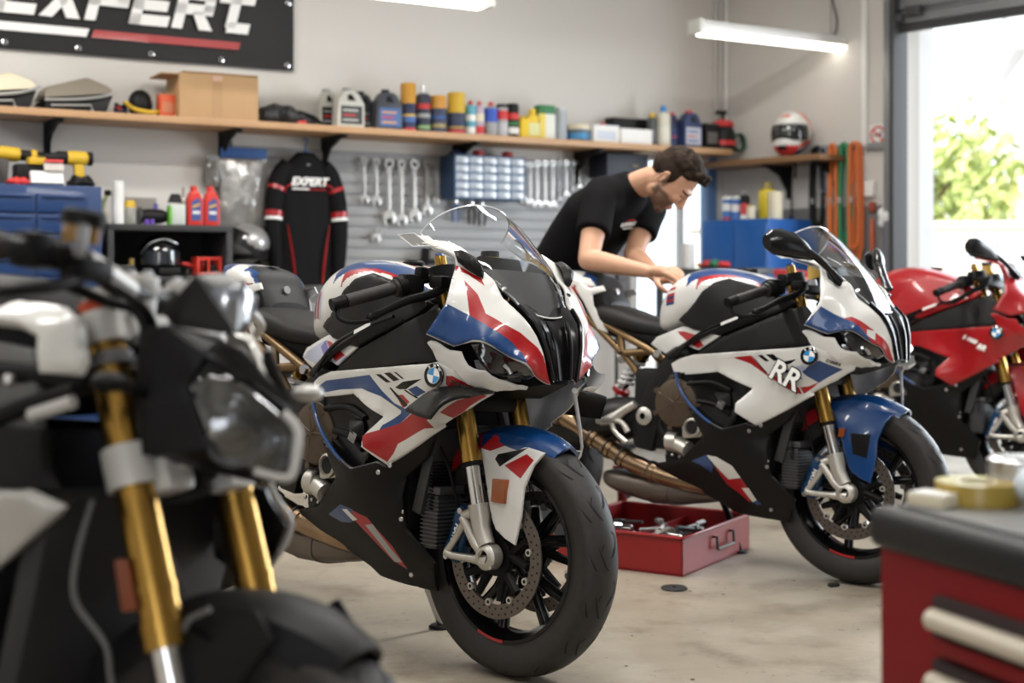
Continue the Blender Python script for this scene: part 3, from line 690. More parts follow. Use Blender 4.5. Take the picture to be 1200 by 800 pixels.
def superbike(label, P, livery, loc, head, lean, mirrors, opts):
    """P: paint slots; livery: which set of coloured fields the panels carry"""
    root = thing('sports_motorcycle', label, 'motorcycle')
    th, ph = math.radians(head), math.radians(lean)
    f = Vector((math.sin(th), -math.cos(th), 0)); l = Vector((math.cos(th), math.sin(th), 0)); u = Vector((0, 0, 1))
    l2 = l * math.cos(ph) - u * math.sin(ph); u2 = u * math.cos(ph) + l * math.sin(ph)
    Mx = Matrix((f, l2, u2)).transposed().to_4x4(); Mx.translation = loc
    root.rotation_euler = Mx.to_euler(); root.location = loc
    cmap = dict(PAINT)
    base = P['main']
    def dec(name):
        if livery == 'red': return [(PAINT['red'] if k in ('x',) else cmap[k], mmp(d)) for k, d in []]
        key = 'd' if livery == 1 else 'd2'
        l = PANELS[name][key]
        return [(cmap[k], mmp(d)) for k, d in l]
    def sh(name, m, part_name, decals=(), both=True, **kw):
        objs = []
        mb = MB(); shell(mb, mmp(PANELS[name]['o']), mmp(PANELS[name]['i']), m, decals, **kw)
        objs.append(mb.obj(part_name, root))
        if both: objs.append(mb.mirror_y().obj(part_name, root))
        return objs
    edge = EDGE if livery != 'red' else PAINT['red']
    # --- bodywork
    side = sh('side', base, 'side_fairing', dec('side'), rim=edge, step=.014, roll=.005)
    sh('wing', base, 'upper_winglet', rim=edge, thick=.004, roll=.003)
    if livery == 1: sh('winglet', SATIN, 'lower_winglet', thick=.006, step=.012, out=(0, -1, .6), roll=.003)
    nose = sh('nose', base, 'nose_fairing', dec('nose'), rim=edge, step=.012, out=(.4, -1, .2), roll=.006)
    if not mirrors: sh('pod', SATIN, 'mirror_block_off', step=.010, offset=.008, thick=.016, roll=.007)
    sh('cover', SATIN, 'infill_panel', roll=.006)
    belly = sh('belly', SATIN, 'belly_fairing', dec('belly'), roll=.006, step=.018)
    ss = sh('seatside', P['sub'], 'frame_cover', dec('seatside'), rim=edge, step=.012)
    sh('tankcover', P['tankside'], 'tank_side_cover', roll=.008, thick=.012, offset=.013)
    fe = sh('fender', P['fenderside'], 'fender_blade', dec('fender') if livery != 'red' else (), step=.009, thick=.005, roll=.003)
    # badge on each side fairing
    for s, pr in ((-1, side[0]), (1, side[1])):
        xf = Matrix.Translation((-.091, s * .2615, .776)) @ Matrix.Rotation(-s * math.radians(6), 4, 'Z') @ Matrix.Rotation(math.radians(90) * (1 if s < 0 else -1), 4, 'X') @ (Matrix.Rotation(math.pi, 4, 'Z') if s > 0 else Matrix.Identity(4)) @ Matrix.Rotation(math.radians(-8), 4, 'Z')
        emblem(pr, xf, .031)
    def side_text(s, size, x, y, z, ang, m, parent, name, shear=.25, yaw=0, bold=.0006, tilt=0):
        mb = MB(); xf = Matrix.Translation((x, y, z)) @ Matrix.Rotation(math.radians(yaw), 4, 'Z') @ Matrix.Rotation(math.radians(90 + tilt), 4, 'X') @ Matrix.Rotation(math.radians(ang), 4, 'Z')
        mb.text(s, size, m, xf, .001, shear, bold); return mb.obj(name, parent)
    if livery == 1:
        side_text('S1000RR', .016, -.012, -.249, .755, -16, PAINT['black'], side[0], 'model_lettering', yaw=12)
    elif livery == 2:
        side_text('S1000RR', .014, -.012, -.249, .757, -16, PAINT['black'], side[0], 'model_lettering', yaw=12)
        side_text('RR', .098, -.182, -.2572, .706, -24, PAINT['black'], side[0], 'lettering_outline', .1, yaw=-4, bold=.0065)
        side_text('RR', .098, -.182, -.2588, .706, -24, LETTER, side[0], 'series_lettering', .1, yaw=-4, bold=.0025)
    else:
        side_text('S 1000', .026, -.215, -.2555, .742, -22, LETTER, side[0], 'series_lettering', yaw=-6, bold=.001)
        side_text('RR', .034, -.16, -.2605, .708, -18, LETTER, side[0], 'model_lettering', .3, yaw=-5, bold=.0015)
    # --- nose interior: dark core, twin intake with ribs, head lamps
    pn = mmp(PANELS['nose']['o']); pl = mmp(PANELS['lamp']['o'])
    core = [Vector(p) for p in pn if p[0] > -.09 and p[2] < 1.0] + [Vector(p) for p in pl]
    core = [Vector((p.x - .03, p.y * .9, p.z - .006)) for p in core]
    m = MB(); m.hull(core + [Vector((p.x, -p.y, p.z)) for p in core] + [Vector((-.10, s * .16, .72)) for s in (-1, 1)], mat('nose_void', (.002, .002, .002), .6, spec=.08)); m.obj('nose_core', root)
    inner = [pn[i] for i in (8, 9, 10, 11, 12)]
    m = MB()
    R_ = [[Vector((p[0] + .002, p[1] + .006, p[2])), Vector((p[0] - .004, p[1] * .62, p[2] + .012)), Vector((p[0] - .012, p[1] * .40, p[2] + .006)), Vector((p[0] - .018, p[1] * .12, p[2] + .004)), Vector((p[0] - .018, -p[1] * .12, p[2] + .004)), Vector((p[0] - .012, -p[1] * .40, p[2] + .006)), Vector((p[0] - .004, -p[1] * .62, p[2] + .012)), Vector((p[0] + .002, -p[1] - .006, p[2]))] for p in inner]
    m.rings(R_, PAINT['black'], True, False, close_u=False); duct = m.obj('air_intake', root)
    m = MB()
    for sc, rad, k0 in ((.88, .005, 0), (.36, .006, 1)):
        for s in (-1, 1):
            m = MB(); m.tube([(p[0] + .002, p[1] * sc * -s, p[2] + .006) for p in inner[k0:]], rad, PAINT['black'], 8, smoothpath=3); m.obj('intake_rib', duct)
    ol, il = pl, mmp(PANELS['lamp']['i'])
    for s in (-1, 1):
        m = MB(); shell(m, [(x - .006, y + .006, z) for x, y, z in ol], [(x - .006, y + .006, z) for x, y, z in il], LENS, (), out=(.4, -1, 0), thick=.006, roll=.006, step=.012)
        a = MB(); cx, cz = .03, .80
        a.hull([(-.005, -.2135, .825), (.045, -.183, .815), (.05, -.172, .795), (.0, -.205, .797)], LAMPGREY, bev=.004)
        a.tube([(.058, -.165, .812), (.066, -.155, .802), (.070, -.150, .790)], .007, CHROME, 10)
        a.tube([(-.012, -.215, .808), (.0, -.212, .795), (.02, -.20, .778), (.055, -.165, .772), (.085, -.128, .775)], .0045, PAINT['black'], 8, smoothpath=4)
        if s > 0: m, a = m.mirror_y(), a.mirror_y()
        hl = m.obj('headlight', root); a.obj('lamp_unit', hl)
    # silver-edged strut below the nose on the left wing
    # --- windscreen
    def screen_rings(inset=0.0, v0=0.0, v1=1.0, n=14, k=20):
        C = [(.063, .938), (.028, .999), (-.022, 1.072), (-.086, 1.143), (-.146, 1.206), (-.193, 1.242)]
        E_ = [(.020, .095, .982), (-.035, .130, 1.029), (-.096, .157, 1.068), (-.152, .170, 1.093), (-.208, .178, 1.108), (-.280, .158, 1.155)]
        rs = []
        for i in range(n + 1):
            v = v0 + (v1 - v0) * i / n; t = v * (len(C) - 1); a = min(int(t), len(C) - 2); w = t - a
            c = [C[a][j] * (1 - w) + C[a + 1][j] * w for j in range(2)]; e = [E_[a][j] * (1 - w) + E_[a + 1][j] * w for j in range(3)]
            if v < .001: pass
            r = []
            for j in range(k + 1):
                U = math.pi * (j / k - .5); cu = math.cos(U); su = math.sin(U)
                cu2 = max(cu, 0) ** .84
                r.append(Vector((e[0] + (c[0] - e[0]) * cu2 - inset, (e[1] - inset) * su, e[2] + (c[1] - e[2]) * cu2 - inset * .5)))
            rs.append(r)
        return rs
    m = MB(); rs = screen_rings(); m.rings(rs, SCREEN, True, False, close_u=False)
    rs2 = screen_rings(.003); o0 = len(m.v)
    flange = [[(-.20, -.190, 1.120), (-.17, -.186, 1.117), (-.215, -.245, 1.110), (-.275, -.246, 1.142), (-.262, -.20, 1.150)]]
    for s in (-1, 1):
        pts = [Vector((x, y * -s, z)) for x, y, z in flange[0]]
        m.add(pts, [(0, 1, 2, 3, 4)], SCREEN)
    ws = m.obj('windscreen', root)
    rim = [r[0] for r in rs[::-1]] + list(rs[0][1:]) + [r[-1] for r in rs[1:]] + list(rs[-1][::-1][1:-1])
    CLR = mat('clear_edge', (.72, .75, .77), .12, coat=1.0)
    m = MB(); m.tube(rim, .0022, CLR, 6, closed=True)
    for s in (-1, 1):
        m.tube([Vector((x, y * -s, z)) for x, y, z in flange[0]], .0018, CLR, 6, closed=True)
    m.obj('screen_edge', ws)
    for p in ((.012, -.128, 1.006), (-.150, -.19, 1.108), (-.112, -.19, 1.093)):
        for s in (-1, 1): m = MB(); m.lathe([(0.0, .004), (.0062, .0035), (.0075, 0)], STEEL, 12, 'Z', xf=Matrix.Translation((p[0], p[1] * -s, p[2])) @ Matrix.Rotation(s * math.radians(-50), 4, 'X')); m.obj('screw', ws)
    m = MB(); m.rings(screen_rings(.010, 0.03, .38), mat('dash_cowl_grey', (.06, .06, .06), .5), True, False, close_u=False); m.obj('dash_cowl', root)
    m = MB(); m.box((-.12, 0, 1.055), (.02, .16, .09), PLASTIC, rot=Matrix.Rotation(math.radians(-25), 3, 'Y'), bev=.006); d_ = m.obj('instrument_display', root)
    m = MB(); m.tube([(-.10, -.05, 1.0), (-.05, -.12, 1.02), (-.02, -.14, 1.0)], .006, STEEL, 8); m.tube([(-.10, .05, 1.0), (-.05, .12, 1.02), (-.02, .14, 1.0)], .006, STEEL, 8); m.tube([(-.05, -.12, 1.02), (-.05, .12, 1.02)], .006, STEEL, 8); m.obj('fairing_stay', root)
    if livery == 1 or livery == 2:
        m = MB(); m.add([(-.175, -.20, 1.124), (-.205, -.21, 1.124), (-.235, -.215, 1.142), (-.205, -.20, 1.142)], [(0, 1, 2, 3)], LETTER); m.obj('screen_sticker', ws)
    # --- mirrors
    if mirrors:
        for s in (-1, 1):
            m = MB()
            hd = [(-.215, -.335), (-.205, -.35), (-.15, -.36)]
            rs = []
            for (x, y, z, a, b) in [(-.095, -.272, 1.118, .020, .014), (-.108, -.295, 1.134, .034, .022), (-.125, -.33, 1.146, .045, .027), (-.145, -.375, 1.152, .048, .028), (-.16, -.415, 1.150, .043, .026), (-.168, -.44, 1.147, .026, .016)]:
                rs.append([Vector((x + b * math.cos(2 * math.pi * j / 16) - .2 * a * math.sin(2 * math.pi * j / 16), y, z + a * math.sin(2 * math.pi * j / 16))) for j in range(16)])
            m.rings(rs, PAINT['black'], True)
            gl = MB(); rs = [[Vector((x - b * .96 - .002 + .012 * abs(math.sin(2 * math.pi * j / 16)) * 0 - .2 * a * math.sin(2 * math.pi * j / 16) * .8, y + .9 * w * math.cos(2 * math.pi * j / 16), z + .75 * a * math.sin(2 * math.pi * j / 16))) for j in range(16)] for (x, y, z, a, b, w) in [(-.145, -.372, 1.150, .046, .028, .055), (-.144, -.372, 1.150, .046, .028, .055)]]
            gl.rings(rs, mat('mirror_glass', (.10, .10, .105), .3, .6), False)
            st = MB(); st.tube([(-.10, -.285, 1.128), (-.075, -.25, 1.105), (-.045, -.215, 1.065), (-.02, -.19, 1.03)], [.020, .016, .015, .019], PAINT['black'], 12, smoothpath=4, flat=.7)
            st.hull([(-.062, -.236, 1.085), (-.05, -.2, 1.09), (-.012, -.186, 1.02), (-.02, -.205, 1.012), (-.055, -.225, 1.04), (-.03, -.18, 1.055)], PAINT['black'], bev=.006)
            if s > 0: m, gl, st = m.mirror_y(), gl.mirror_y(), st.mirror_y()
            mo = m.obj('mirror', root); gl.obj('mirror_glass', mo); st.obj('mirror_stalk', mo)
    # --- tank, seat, tail
    m = MB(); st = dens_st([(-.800, .075, .925, .84), (-.785, .10, .985, .84), (-.745, .125, 1.040, .84), (-.68, .146, 1.076, .86), (-.60, .160, 1.092, .88), (-.52, .166, 1.090, .90), (-.44, .166, 1.076, .90), (-.36, .152, 1.05, .90), (-.28, .125, 1.012, .90), (-.22, .09, .98, .90)], 12)
    m.rings(loftx(st, 120, 2.7), P['tank'])
    def tankcol(c):
        x, y, z = c; ay = abs(y)
        if z < .98 or livery == 'red': return None
        t = min(1, max(0, (x + .66) / .42)); lo = .150 - .035 * t; hi = .085 - .045 * t
        if x < -.665 + .25 * (ay - .08) or x > -.235:
            return PAINT['red'] if livery == 1 and -.70 < x < -.60 and lo - .015 < ay < lo + .02 and z > 1.04 else None
        if hi < ay < lo: return PAINT['blue']
        if lo <= ay < lo + .016 - .008 * t and x > -.60: return PAINT['red']
        if .02 < ay < .034 and x > -.50: return PAINT['blue'] if livery == 2 else PAINT['red']
        return None
    recolour(m, tankcol); tk = m.obj('fuel_tank', root)
    m = MB(); m.lathe([(0, .012), (.026, .012), (.032, .006), (.032, 0)], PLASTIC, 24, 'Z', (-.47, 0, 1.082)); m.obj('filler_cap', tk)
    m = MB(); m.lathe([(0, .005), (.008, .004), (.010, 0)], CHROME, 14, 'Z', xf=Matrix.Translation((-.445, -.174, 1.028)) @ Matrix.Rotation(math.radians(60), 4, 'X'))
    m.obj('tank_screw', tk)
    bpy.context.view_layer.update()
    def drape(x, z):
        hit, p, n_, k_ = tk.ray_cast(Vector((x, -.6, z)), Vector((0, 1, 0)))
        return (Vector(p) + Vector((0, -.0012, 0))) if hit else Vector((x, -.12, z))
    def patch(m, q, mt, n=5):
        g = [[drape(*[(q[0][k] * (1 - u) + q[1][k] * u) * (1 - v) + (q[3][k] * (1 - u) + q[2][k] * u) * v for k in (0, 1)]) for u in np.linspace(0, 1, n)] for v in np.linspace(0, 1, n)]
        m.rings(g, mt, True, False, close_u=False)
    if livery == 2:
        m = MB(); cols = ['blue', 'red', 'navy', 'red', 'white', 'red']
        for k in range(6):
            z0 = .945 + k * .011; patch(m, [(-.748, z0), (-.705, z0 + .006), (-.700, z0 + .017), (-.743, z0 + .011)], PAINT[cols[k]])
        m.obj('flag_sticker', tk)
    if livery == 1:
        m = MB()
        for k, cn in enumerate(['lav', 'red', 'grey', 'red', 'lav']):
            x = -.772 + k * .013; patch(m, [(x, .915), (x + .008, .912), (x + .014, .992), (x + .006, .996)], PAINT[cn])
        m.obj('knee_pad', tk)
    m = MB(); m.rings(loftx(dens_st([(-.745, .075, .875, .80), (-.80, .092, .890, .82), (-.88, .118, .905, .83), (-.96, .130, .932, .845), (-1.04, .128, .952, .86), (-1.085, .11, .955, .88)], 4), 28, 3.0), SEATV); m.obj('seat', root)
    m = MB(); m.rings(loftx(dens_st([(-.74, .07, .85, .74), (-.82, .09, .86, .76), (-.92, .105, .87, .80), (-1.04, .11, .885, .83), (-1.12, .10, .93, .86)], 3), 20, 3.5), PLASTIC); m.obj('seat_base', root)
    tail = MB(); tail.rings(loftx(dens_st([(-1.03, .080, .965, .86), (-1.065, .100, 1.015, .87), (-1.10, .112, 1.062, .89), (-1.16, .115, 1.080, .93), (-1.24, .100, 1.088, .985), (-1.31, .060, 1.088, 1.04), (-1.33, .03, 1.085, 1.06)], 14), 110, 3.2), P['tailtop'])
    DG = mat('tail_grey', (.018, .018, .020), .55, spec=.25)
    def tailcol(c):
        x, y, z = c; ay = abs(y)
        if x > -1.098 and ay < .088: return DG
        if livery == 'red':
            return PAINT['red'] if z > 1.0 and ay > .03 else None
        if z > 1.02:
            if x > -1.16 and ay < .075: return DG
            if ay > .098: return P['main']
            if -1.22 < x < -1.15 and ay > .055: return P['main']
            if ay > .03: return PAINT['blue']
            return P['main']
        if z > .99 and x < -1.10: return PAINT['red']
        return None
    recolour(tail, tailcol); tl = tail.obj('tail_unit', root)
    m = MB(); m.box((-1.062, 0, 1.0), (.008, .10, .048), PLASTIC, rot=Matrix.Rotation(math.radians(-37), 3, 'Y'), bev=.004)
    m.cyl((-1.062, 0, 1.002), (-1.048, 0, 1.006), .013, STEEL, 14); m.obj('seat_lock', tl); m = MB(); m.box((-1.13, 0, 1.0785), (.03, .032, .003), LAMPGREY, bev=.001); m.obj('tail_plate', tl)
    for s in (-1, 1):
        m = MB(); poly = [(-1.205, 1.078), (-1.17, 1.040), (-1.10, 1.012), (-1.045, 1.022), (-1.03, 1.002), (-1.085, .985), (-1.075, .945), (-1.005, .838), (-1.05, .85), (-1.12, .955), (-1.19, 1.03)]
        ys = [-.085, -.108, -.122, -.112, -.115, -.125, -.128, -.124, -.126, -.128, -.105]
        shell(m, [(x, y, z) for (x, z), y in zip(poly, ys)], [], P['main'], [(PAINT['red'], [(-1.19, -.1, 1.05), (-1.15, -.1, 1.02), (-1.10, -.12, .998), (-1.11, -.12, .985), (-1.18, -.1, 1.03)])] if livery == 1 else (), rim=edge, step=.012)
        if s > 0: m = m.mirror_y()
        m.obj('tail_side_panel', root)
    m = MB(); m.tube([(-1.29, -.04, 1.05), (-1.325, 0, 1.052), (-1.29, .04, 1.05)], .010, mat('tail_light_red', (.4, .01, .01), .2, coat=1), 8, smoothpath=4); m.obj('tail_light', root)
    m = MB(); m.tube([(-1.22, 0, .98), (-1.36, 0, .86), (-1.46, 0, .74)], [.03, .022, .018], PLASTIC, 10, smoothpath=3); m.box((-1.47, 0, .70), (.012, .18, .12), PLASTIC, rot=Matrix.Rotation(math.radians(20), 3, 'Y'), bev=.003); m.obj('number_plate_bracket', root)
    # --- subframe, frame, engine
    m = MB()
    for s in (-1, 1):
        for a, b in (((-.745, .745), (-1.06, .885)), ((-.80, .62), (-.94, .765)), ((-.94, .765), (-1.12, .905)), ((-.935, .765), (-.955, .835)), ((-.925, .762), (-.80, .775))):
            m.tube([(a[0], s * .118, a[1]), (b[0], s * .108, b[1])], .0135, FRAMEBR, 10)
    m.obj('subframe', root)
    for s in (-1, 1): m = MB(); m.cyl((-.765, s * .136, .765), (-.765, s * .150, .765), .014, STEEL, 14); m.obj('bolt', root)
    for s in (-1, 1):
        m = MB(); m.prism([(-.70, .775), (-.745, .73), (-.795, .66), (-.83, .58), (-.86, .48), (-.84, .41), (-.77, .40), (-.755, .47), (-.735, .58), (-.69, .66), (-.64, .71), (-.62, .76)], s * .115, s * .150, mat('frame_black', (.007, .007, .0075), .42, 0, spec=.3), 'Y', bev=.006); m.obj('pivot_plate', root)
        m = MB(); m.tube([(-.70, s * .165, .755), (-.58, s * .190, .822), (-.45, s * .196, .878), (-.33, s * .19, .925), (-.22, s * .14, .975)], [.010, .009, .008, .008, .010], mat('frame_black', (.007, .007, .0075), .42, 0, spec=.3), 12, smoothpath=5, flat=1.2); m.obj('frame_spar', root)
        m = MB(); m.tube([(-.655, s * .193, .755), (-.56, s * .213, .835), (-.43, s * .222, .888), (-.30, s * .223, .925)], .0055, PAINT['black'], 8, smoothpath=5); m.obj('spar_hose', root)
    m = MB(); a = np.array((-.455, -.231, .887)); 
    m.add([(-.452, -.2285, .873), (-.385, -.2295, .899), (-.385, -.2295, .909), (-.452, -.2285, .884)], [(0, 1, 2, 3)], LETTER); m.obj('warning_sticker', root)
    m = MB()
    m.box((-.50, 0, .50), (.44, .30, .30), ENGINE, bev=.03); m.box((-.36, 0, .66), (.22, .34, .22), ENGINE, rot=Matrix.Rotation(math.radians(-25), 3, 'Y'), bev=.02); m.box((-.74, 0, .56), (.26, .28, .30), ENGINE, bev=.03); m.box((-.62, 0, .56), (.22, .325, .26), ENGINE, bev=.04); m.box((-.48, 0, .33), (.36, .2, .10), ENGINE, bev=.03)
    m.box((-.46, 0, .80), (.36, .26, .16), ENGINE, bev=.03)
    eng = m.obj('engine', root)
    for s in (-1, 1):
        m = MB(); m.lathe([(.092, .0), (.092, .028), (.086, .045), (.060, .052), (.0, .054)], BRONZE, 40, 'Z', xf=Matrix.Translation((-.65, s * .145, .588)) @ Matrix.Rotation(s * math.radians(-90), 4, 'X'))
        for k in range(7):
            a = 2 * math.pi * k / 7; m.cyl((-.65 + .095 * math.cos(a), s * .145, .588 + .095 * math.sin(a)), (-.65 + .095 * math.cos(a), s * .19, .588 + .095 * math.sin(a)), .010, BRONZE, 10)
            m.tube([(-.65, s * .199, .588), (-.65 + .075 * math.cos(a), s * .192, .588 + .075 * math.sin(a))], .004, BRONZE, 6)
        m.obj('clutch_cover', eng)
        m = MB(); m.prism([(-.62, .46), (-.54, .47), (-.52, .53), (-.555, .60), (-.585, .60), (-.625, .52)], s * .15, s * .185, ALU, 'Y', bev=.008)
        m.lathe([(.034, 0), (.034, .014), (.028, .018), (.026, .010), (.0, .010)], ALU, 24, 'Z', xf=Matrix.Translation((-.575, s * .183, .503)) @ Matrix.Rotation(s * math.radians(-90), 4, 'X'))
        m.lathe([(.0, .012), (.024, .012)], GROOVE, 24, 'Z', xf=Matrix.Translation((-.575, s * .183, .503)) @ Matrix.Rotation(s * math.radians(-90), 4, 'X'))
        m.obj('oil_pump_cover', eng)
        m = MB(); m.cyl((-.68, s * .15, .445), (-.60, s * .17, .42), .030, ALU, 18); m.lathe([(.03, -.02), (.038, -.02), (.038, .02), (.03, .02)], ALU, 16, 'X', (-.675, s * .15, .444)); m.tube([(-.69, s * .15, .45), (-.73, s * .14, .48), (-.74, s * .13, .52)], .022, PLASTIC, 10, smoothpath=3)
        for k in range(6): m.ball((-.70 + .03 * k, s * .165, .40 - .004 * k), .006, STEEL, 8)
        m.obj('water_pump', eng)
    for s in (-1, 1):
        m = MB(); m.lathe([(.012, .0), (.030, .0), (.034, .012), (.020, .02), (.012, .02)], ALU, 20, 'Z', xf=Matrix.Translation((-.805, s * .146, .530)) @ Matrix.Rotation(s * math.radians(-90), 4, 'X'))
        m.obj('pivot_cap', root)
        # rear set
        m = MB(); m.tube([(-.84, s * .165, .572), (-.885, s * .172, .545), (-.93, s * .178, .512), (-.985, s * .175, .496)], [.012, .013, .017, .010], ALU, 10, smoothpath=3, flat=1.3)
        m.tube([(-.93, s * .178, .512), (-.885, s * .178, .50), (-.86, s * .175, .468)], [.013, .010, .013], ALU, 10, smoothpath=3)
        m.tube([(-.93, s * .180, .50), (-.905, s * .195, .465), (-.845, s * .20, .428)], [.010, .009, .010], ALU, 10, smoothpath=3)
        m.tube([(-.93, s * .18, .51), (-.93, s * .27, .505)], .012, STEEL, 12); m.obj('footpeg_bracket', root)
    for s in (-1, 1): m = MB(); m.tube([(-.648, s * .203, .70), (-.625, s * .208, .645), (-.580, s * .214, .592), (-.515, s * .220, .543), (-.452, s * .224, .508)], .0055, PAINT['blue'], 10, smoothpath=5); m.obj('frame_stripe', root)
    # engine-bay cover seen through the opening of the side fairing
    for s in (-1, 1):
        m = MB(); shell(m, [(-.66, -.182, .70), (-.55, -.192, .715), (-.46, -.20, .71), (-.30, -.205, .66), (-.37, -.21, .58), (-.42, -.205, .50), (-.52, -.198, .505), (-.61, -.19, .57)], [(-.48, -.182, .62)], PAINT['black'], out=(0, -1, 0))
        m.tube([(-.60, -.192, .66), (-.50, -.196, .67), (-.42, -.20, .645)], .008, PLASTIC, 8, smoothpath=3); m.tube([(-.56, -.188, .60), (-.48, -.19, .59), (-.42, -.20, .56)], .010, PLASTIC, 8, smoothpath=3); m.hull([(-.50, -.19, .64), (-.42, -.20, .64), (-.41, -.205, .585), (-.47, -.195, .575), (-.46, -.222, .61), (-.44, -.222, .60)], PLASTIC, bev=.006)
        g = MB(); g.box((-.447, -.217, .593), (.030, .006, .030), LAMPGREY, rot=Matrix.Rotation(math.radians(25), 3, 'Y'), bev=.005)
        if s > 0: m, g = m.mirror_y(), g.mirror_y()
        eo = m.obj('airbox_cover', root); g.obj('plate', eo)
    # radiator and oil cooler
    FIN = mat('radiator_fins', (.05, .052, .055), .5, .5)
    m = MB(); m.box((-.225, 0, .52), (.035, .30, .24), FIN, rot=Matrix.Rotation(math.radians(14), 3, 'Y'), bev=.006)
    for k in range(22): m.box((-.205 + .0, 0, .42 + k * .0095), (.012, .29, .003), PLASTIC, rot=Matrix.Rotation(math.radians(14), 3, 'Y'))
    rad = m.obj('radiator', root)
    m = MB(); m.box((-.215, 0, .385), (.06, .27, .145), FIN, bev=.01)
    for k in range(12): m.box((-.212, 0, .325 + k * .0105), (.066, .276, .004), mat('cooler_fin', (.07, .07, .075), .45, .4))
    m.box((-.212, 0, .468), (.075, .28, .022), mat('cooler_fin', (.07, .07, .075), .45, .4), bev=.006); m.obj('oil_cooler', root)
    m = MB(); m.lathe([(0, .004), (.007, .003), (.008, 0)], STEEL, 10, 'Z', xf=Matrix.Identity(4))
    for (x, y, z) in ((-.330, -.222, .507), (-.285, -.222, .530), (-.283, -.172, .405), (-.283, -.173, .385), (-.29, -.119, .232), (-.455, -.207, .465)):
        for s in (-1, 1): fz = MB(); fz.lathe([(0, .004), (.006, .003), (.0075, 0)], STEEL, 10, 'Z', xf=Matrix.Translation((x, y * -s, z)) @ Matrix.Rotation(s * math.radians(-90), 4, 'X')); fz.obj('screw', root)
    # exhaust
    m = MB(); path = [(-.50, -.06, .29), (-.578, -.085, .288), (-.687, -.10, .302), (-.776, -.115, .322), (-.837, -.122, .340), (-.899, -.127, .362), (-.962, -.13, .394), (-1.035, -.135, .430), (-1.10, -.145, .468), (-1.17, -.16, .505)]
    m.tube(path, [.038, .038, .037, .036, .036, .034, .033, .032, .032, .034], EXHAUST, 20, smoothpath=4)
    for i in (3, 5, 6, 7):
        p, q = Vector(path[i]), Vector(path[i + 1]); d = (q - p).normalized(); m.cyl(p - d * .008, p + d * .008, .040, EXHAUST, 20); m.cyl(p + d * .016, p + d * .022, .039, MUFFLER, 20)
    ex = m.obj('exhaust_pipe', root)
    m = MB(); m.rings(loftx(dens_st([(-.53, .04, .285, .245), (-.57, .095, .300, .225), (-.70, .120, .305, .205), (-.80, .125, .310, .200), (-.95, .120, .315, .225), (-1.02, .09, .31, .25), (-1.04, .05, .30, .27)], 3), 28, 3.2), MUFFLER)
    for x in (-.72, -.80): m.rings(loftx([(x - .006, .124, .312, .198), (x + .006, .124, .312, .198)], 28, 3.2), MUFFLER)
    m.obj('exhaust_chamber', ex)
    m = MB(); d = [(-1.17, -.16, .505), (-1.22, -.172, .53), (-1.46, -.205, .66), (-1.49, -.209, .675)]; m.tube(d, [.036, .058, .060, .050], MUFFLER, 24, smoothpath=3); m.obj('silencer', ex)
    # shock, swing arm, rear wheel, hugger, side stand
    m = MB(); A_, B_ = Vector((-.905, -.035, .755)), Vector((-.985, -.035, .625)); m.cyl(A_, B_, .018, CHROME, 14); m.cyl(A_ + (B_ - A_) * -.25, A_ + (B_ - A_) * .12, .030, GOLD, 16); m.cyl(B_, B_ + (B_ - A_) * .12, .036, PAINT['red'], 18); m.cyl((-.955, -.06, .755), (-.985, -.06, .745), .024, STEEL, 16)
    sp = [A_ + (B_ - A_) * (.1 + .85 * t) + Vector((math.cos(t * 36) * .031, math.sin(t * 36) * .031, 0)) for t in np.linspace(0, 1, 70)]
    m.tube(sp, .006, LETTER, 8); m.obj('shock_absorber', root)
    m = MB()
    for s in (-1, 1):
        m.tube([(-.80, s * .10, .53), (-.95, s * .115, .52), (-1.15, s * .125, .46), (-1.40, s * .13, .345), (-1.47, s * .13, .325)], [.045, .055, .052, .036, .030], mat('frame_black', (.007, .007, .0075), .42, 0, spec=.3), 12, smoothpath=4, flat=1.35)
    m.tube([(-.95, -.11, .53), (-.95, .11, .53)], .05, mat('frame_black', (.007, .007, .0075), .42, 0, spec=.3), 12); m.cyl((-1.445, -.15, .325), (-1.445, .15, .325), .018, STEEL, 16)
    m.obj('swing_arm', root)
    wheel_set(root, 'rear_wheel', (-1.445, 0, .325), .325, .19, .218, (-.10,), rr=.11)
    m = MB(); rs = []
    for k in range(19):
        a = math.radians(40 + 105 * k / 18); r = .345; rs.append([Vector((-1.445 + (r - dd) * math.cos(a), y, .325 + (r - dd) * math.sin(a))) for y, dd in ((-.10, .045), (-.095, .015), (-.06, 0), (0, -.006), (.06, 0), (.095, .015), (.10, .045), (.095, .049), (0, .002), (-.095, .049))])
    m.rings(rs, mat('hugger_black', (.012, .013, .018), .2, coat=.8), True); m.obj('rear_hugger', root)
    m = MB(); m.tube([(-.66, .10, .30), (-.64, .17, .20), (-.60, .225, .055 - .10 * 0)], [.013, .011, .010], STEEL if livery == 1 else PLASTIC, 10)
    zf = .225 * math.tan(ph)
    m2 = MB(); foot = Vector((-.60 if livery != 1 else -.515, .225, zf + .004))
    m = MB(); m.tube([(-.64 if livery != 1 else -.555, .09, .29), (foot.x - .02, .17, .16), tuple(foot + Vector((0, 0, .008)))], [.013, .012, .011], STEEL if livery == 1 else PLASTIC, 12); sd = m.obj('side_stand', root)
    m = MB(); m.lathe([(0, .006), (.03, .006), (.036, 0), (0, 0)], PLASTIC, 18, 'Z', xf=Matrix.Translation(foot) @ Matrix.Rotation(ph, 4, 'X')); m.obj('stand_foot', sd)
    # --- front end
    wh = wheel_set(root, 'front_wheel', (AXX, 0, AXZ), RW_, .122, .222, (-.082, .082), stripe=True)
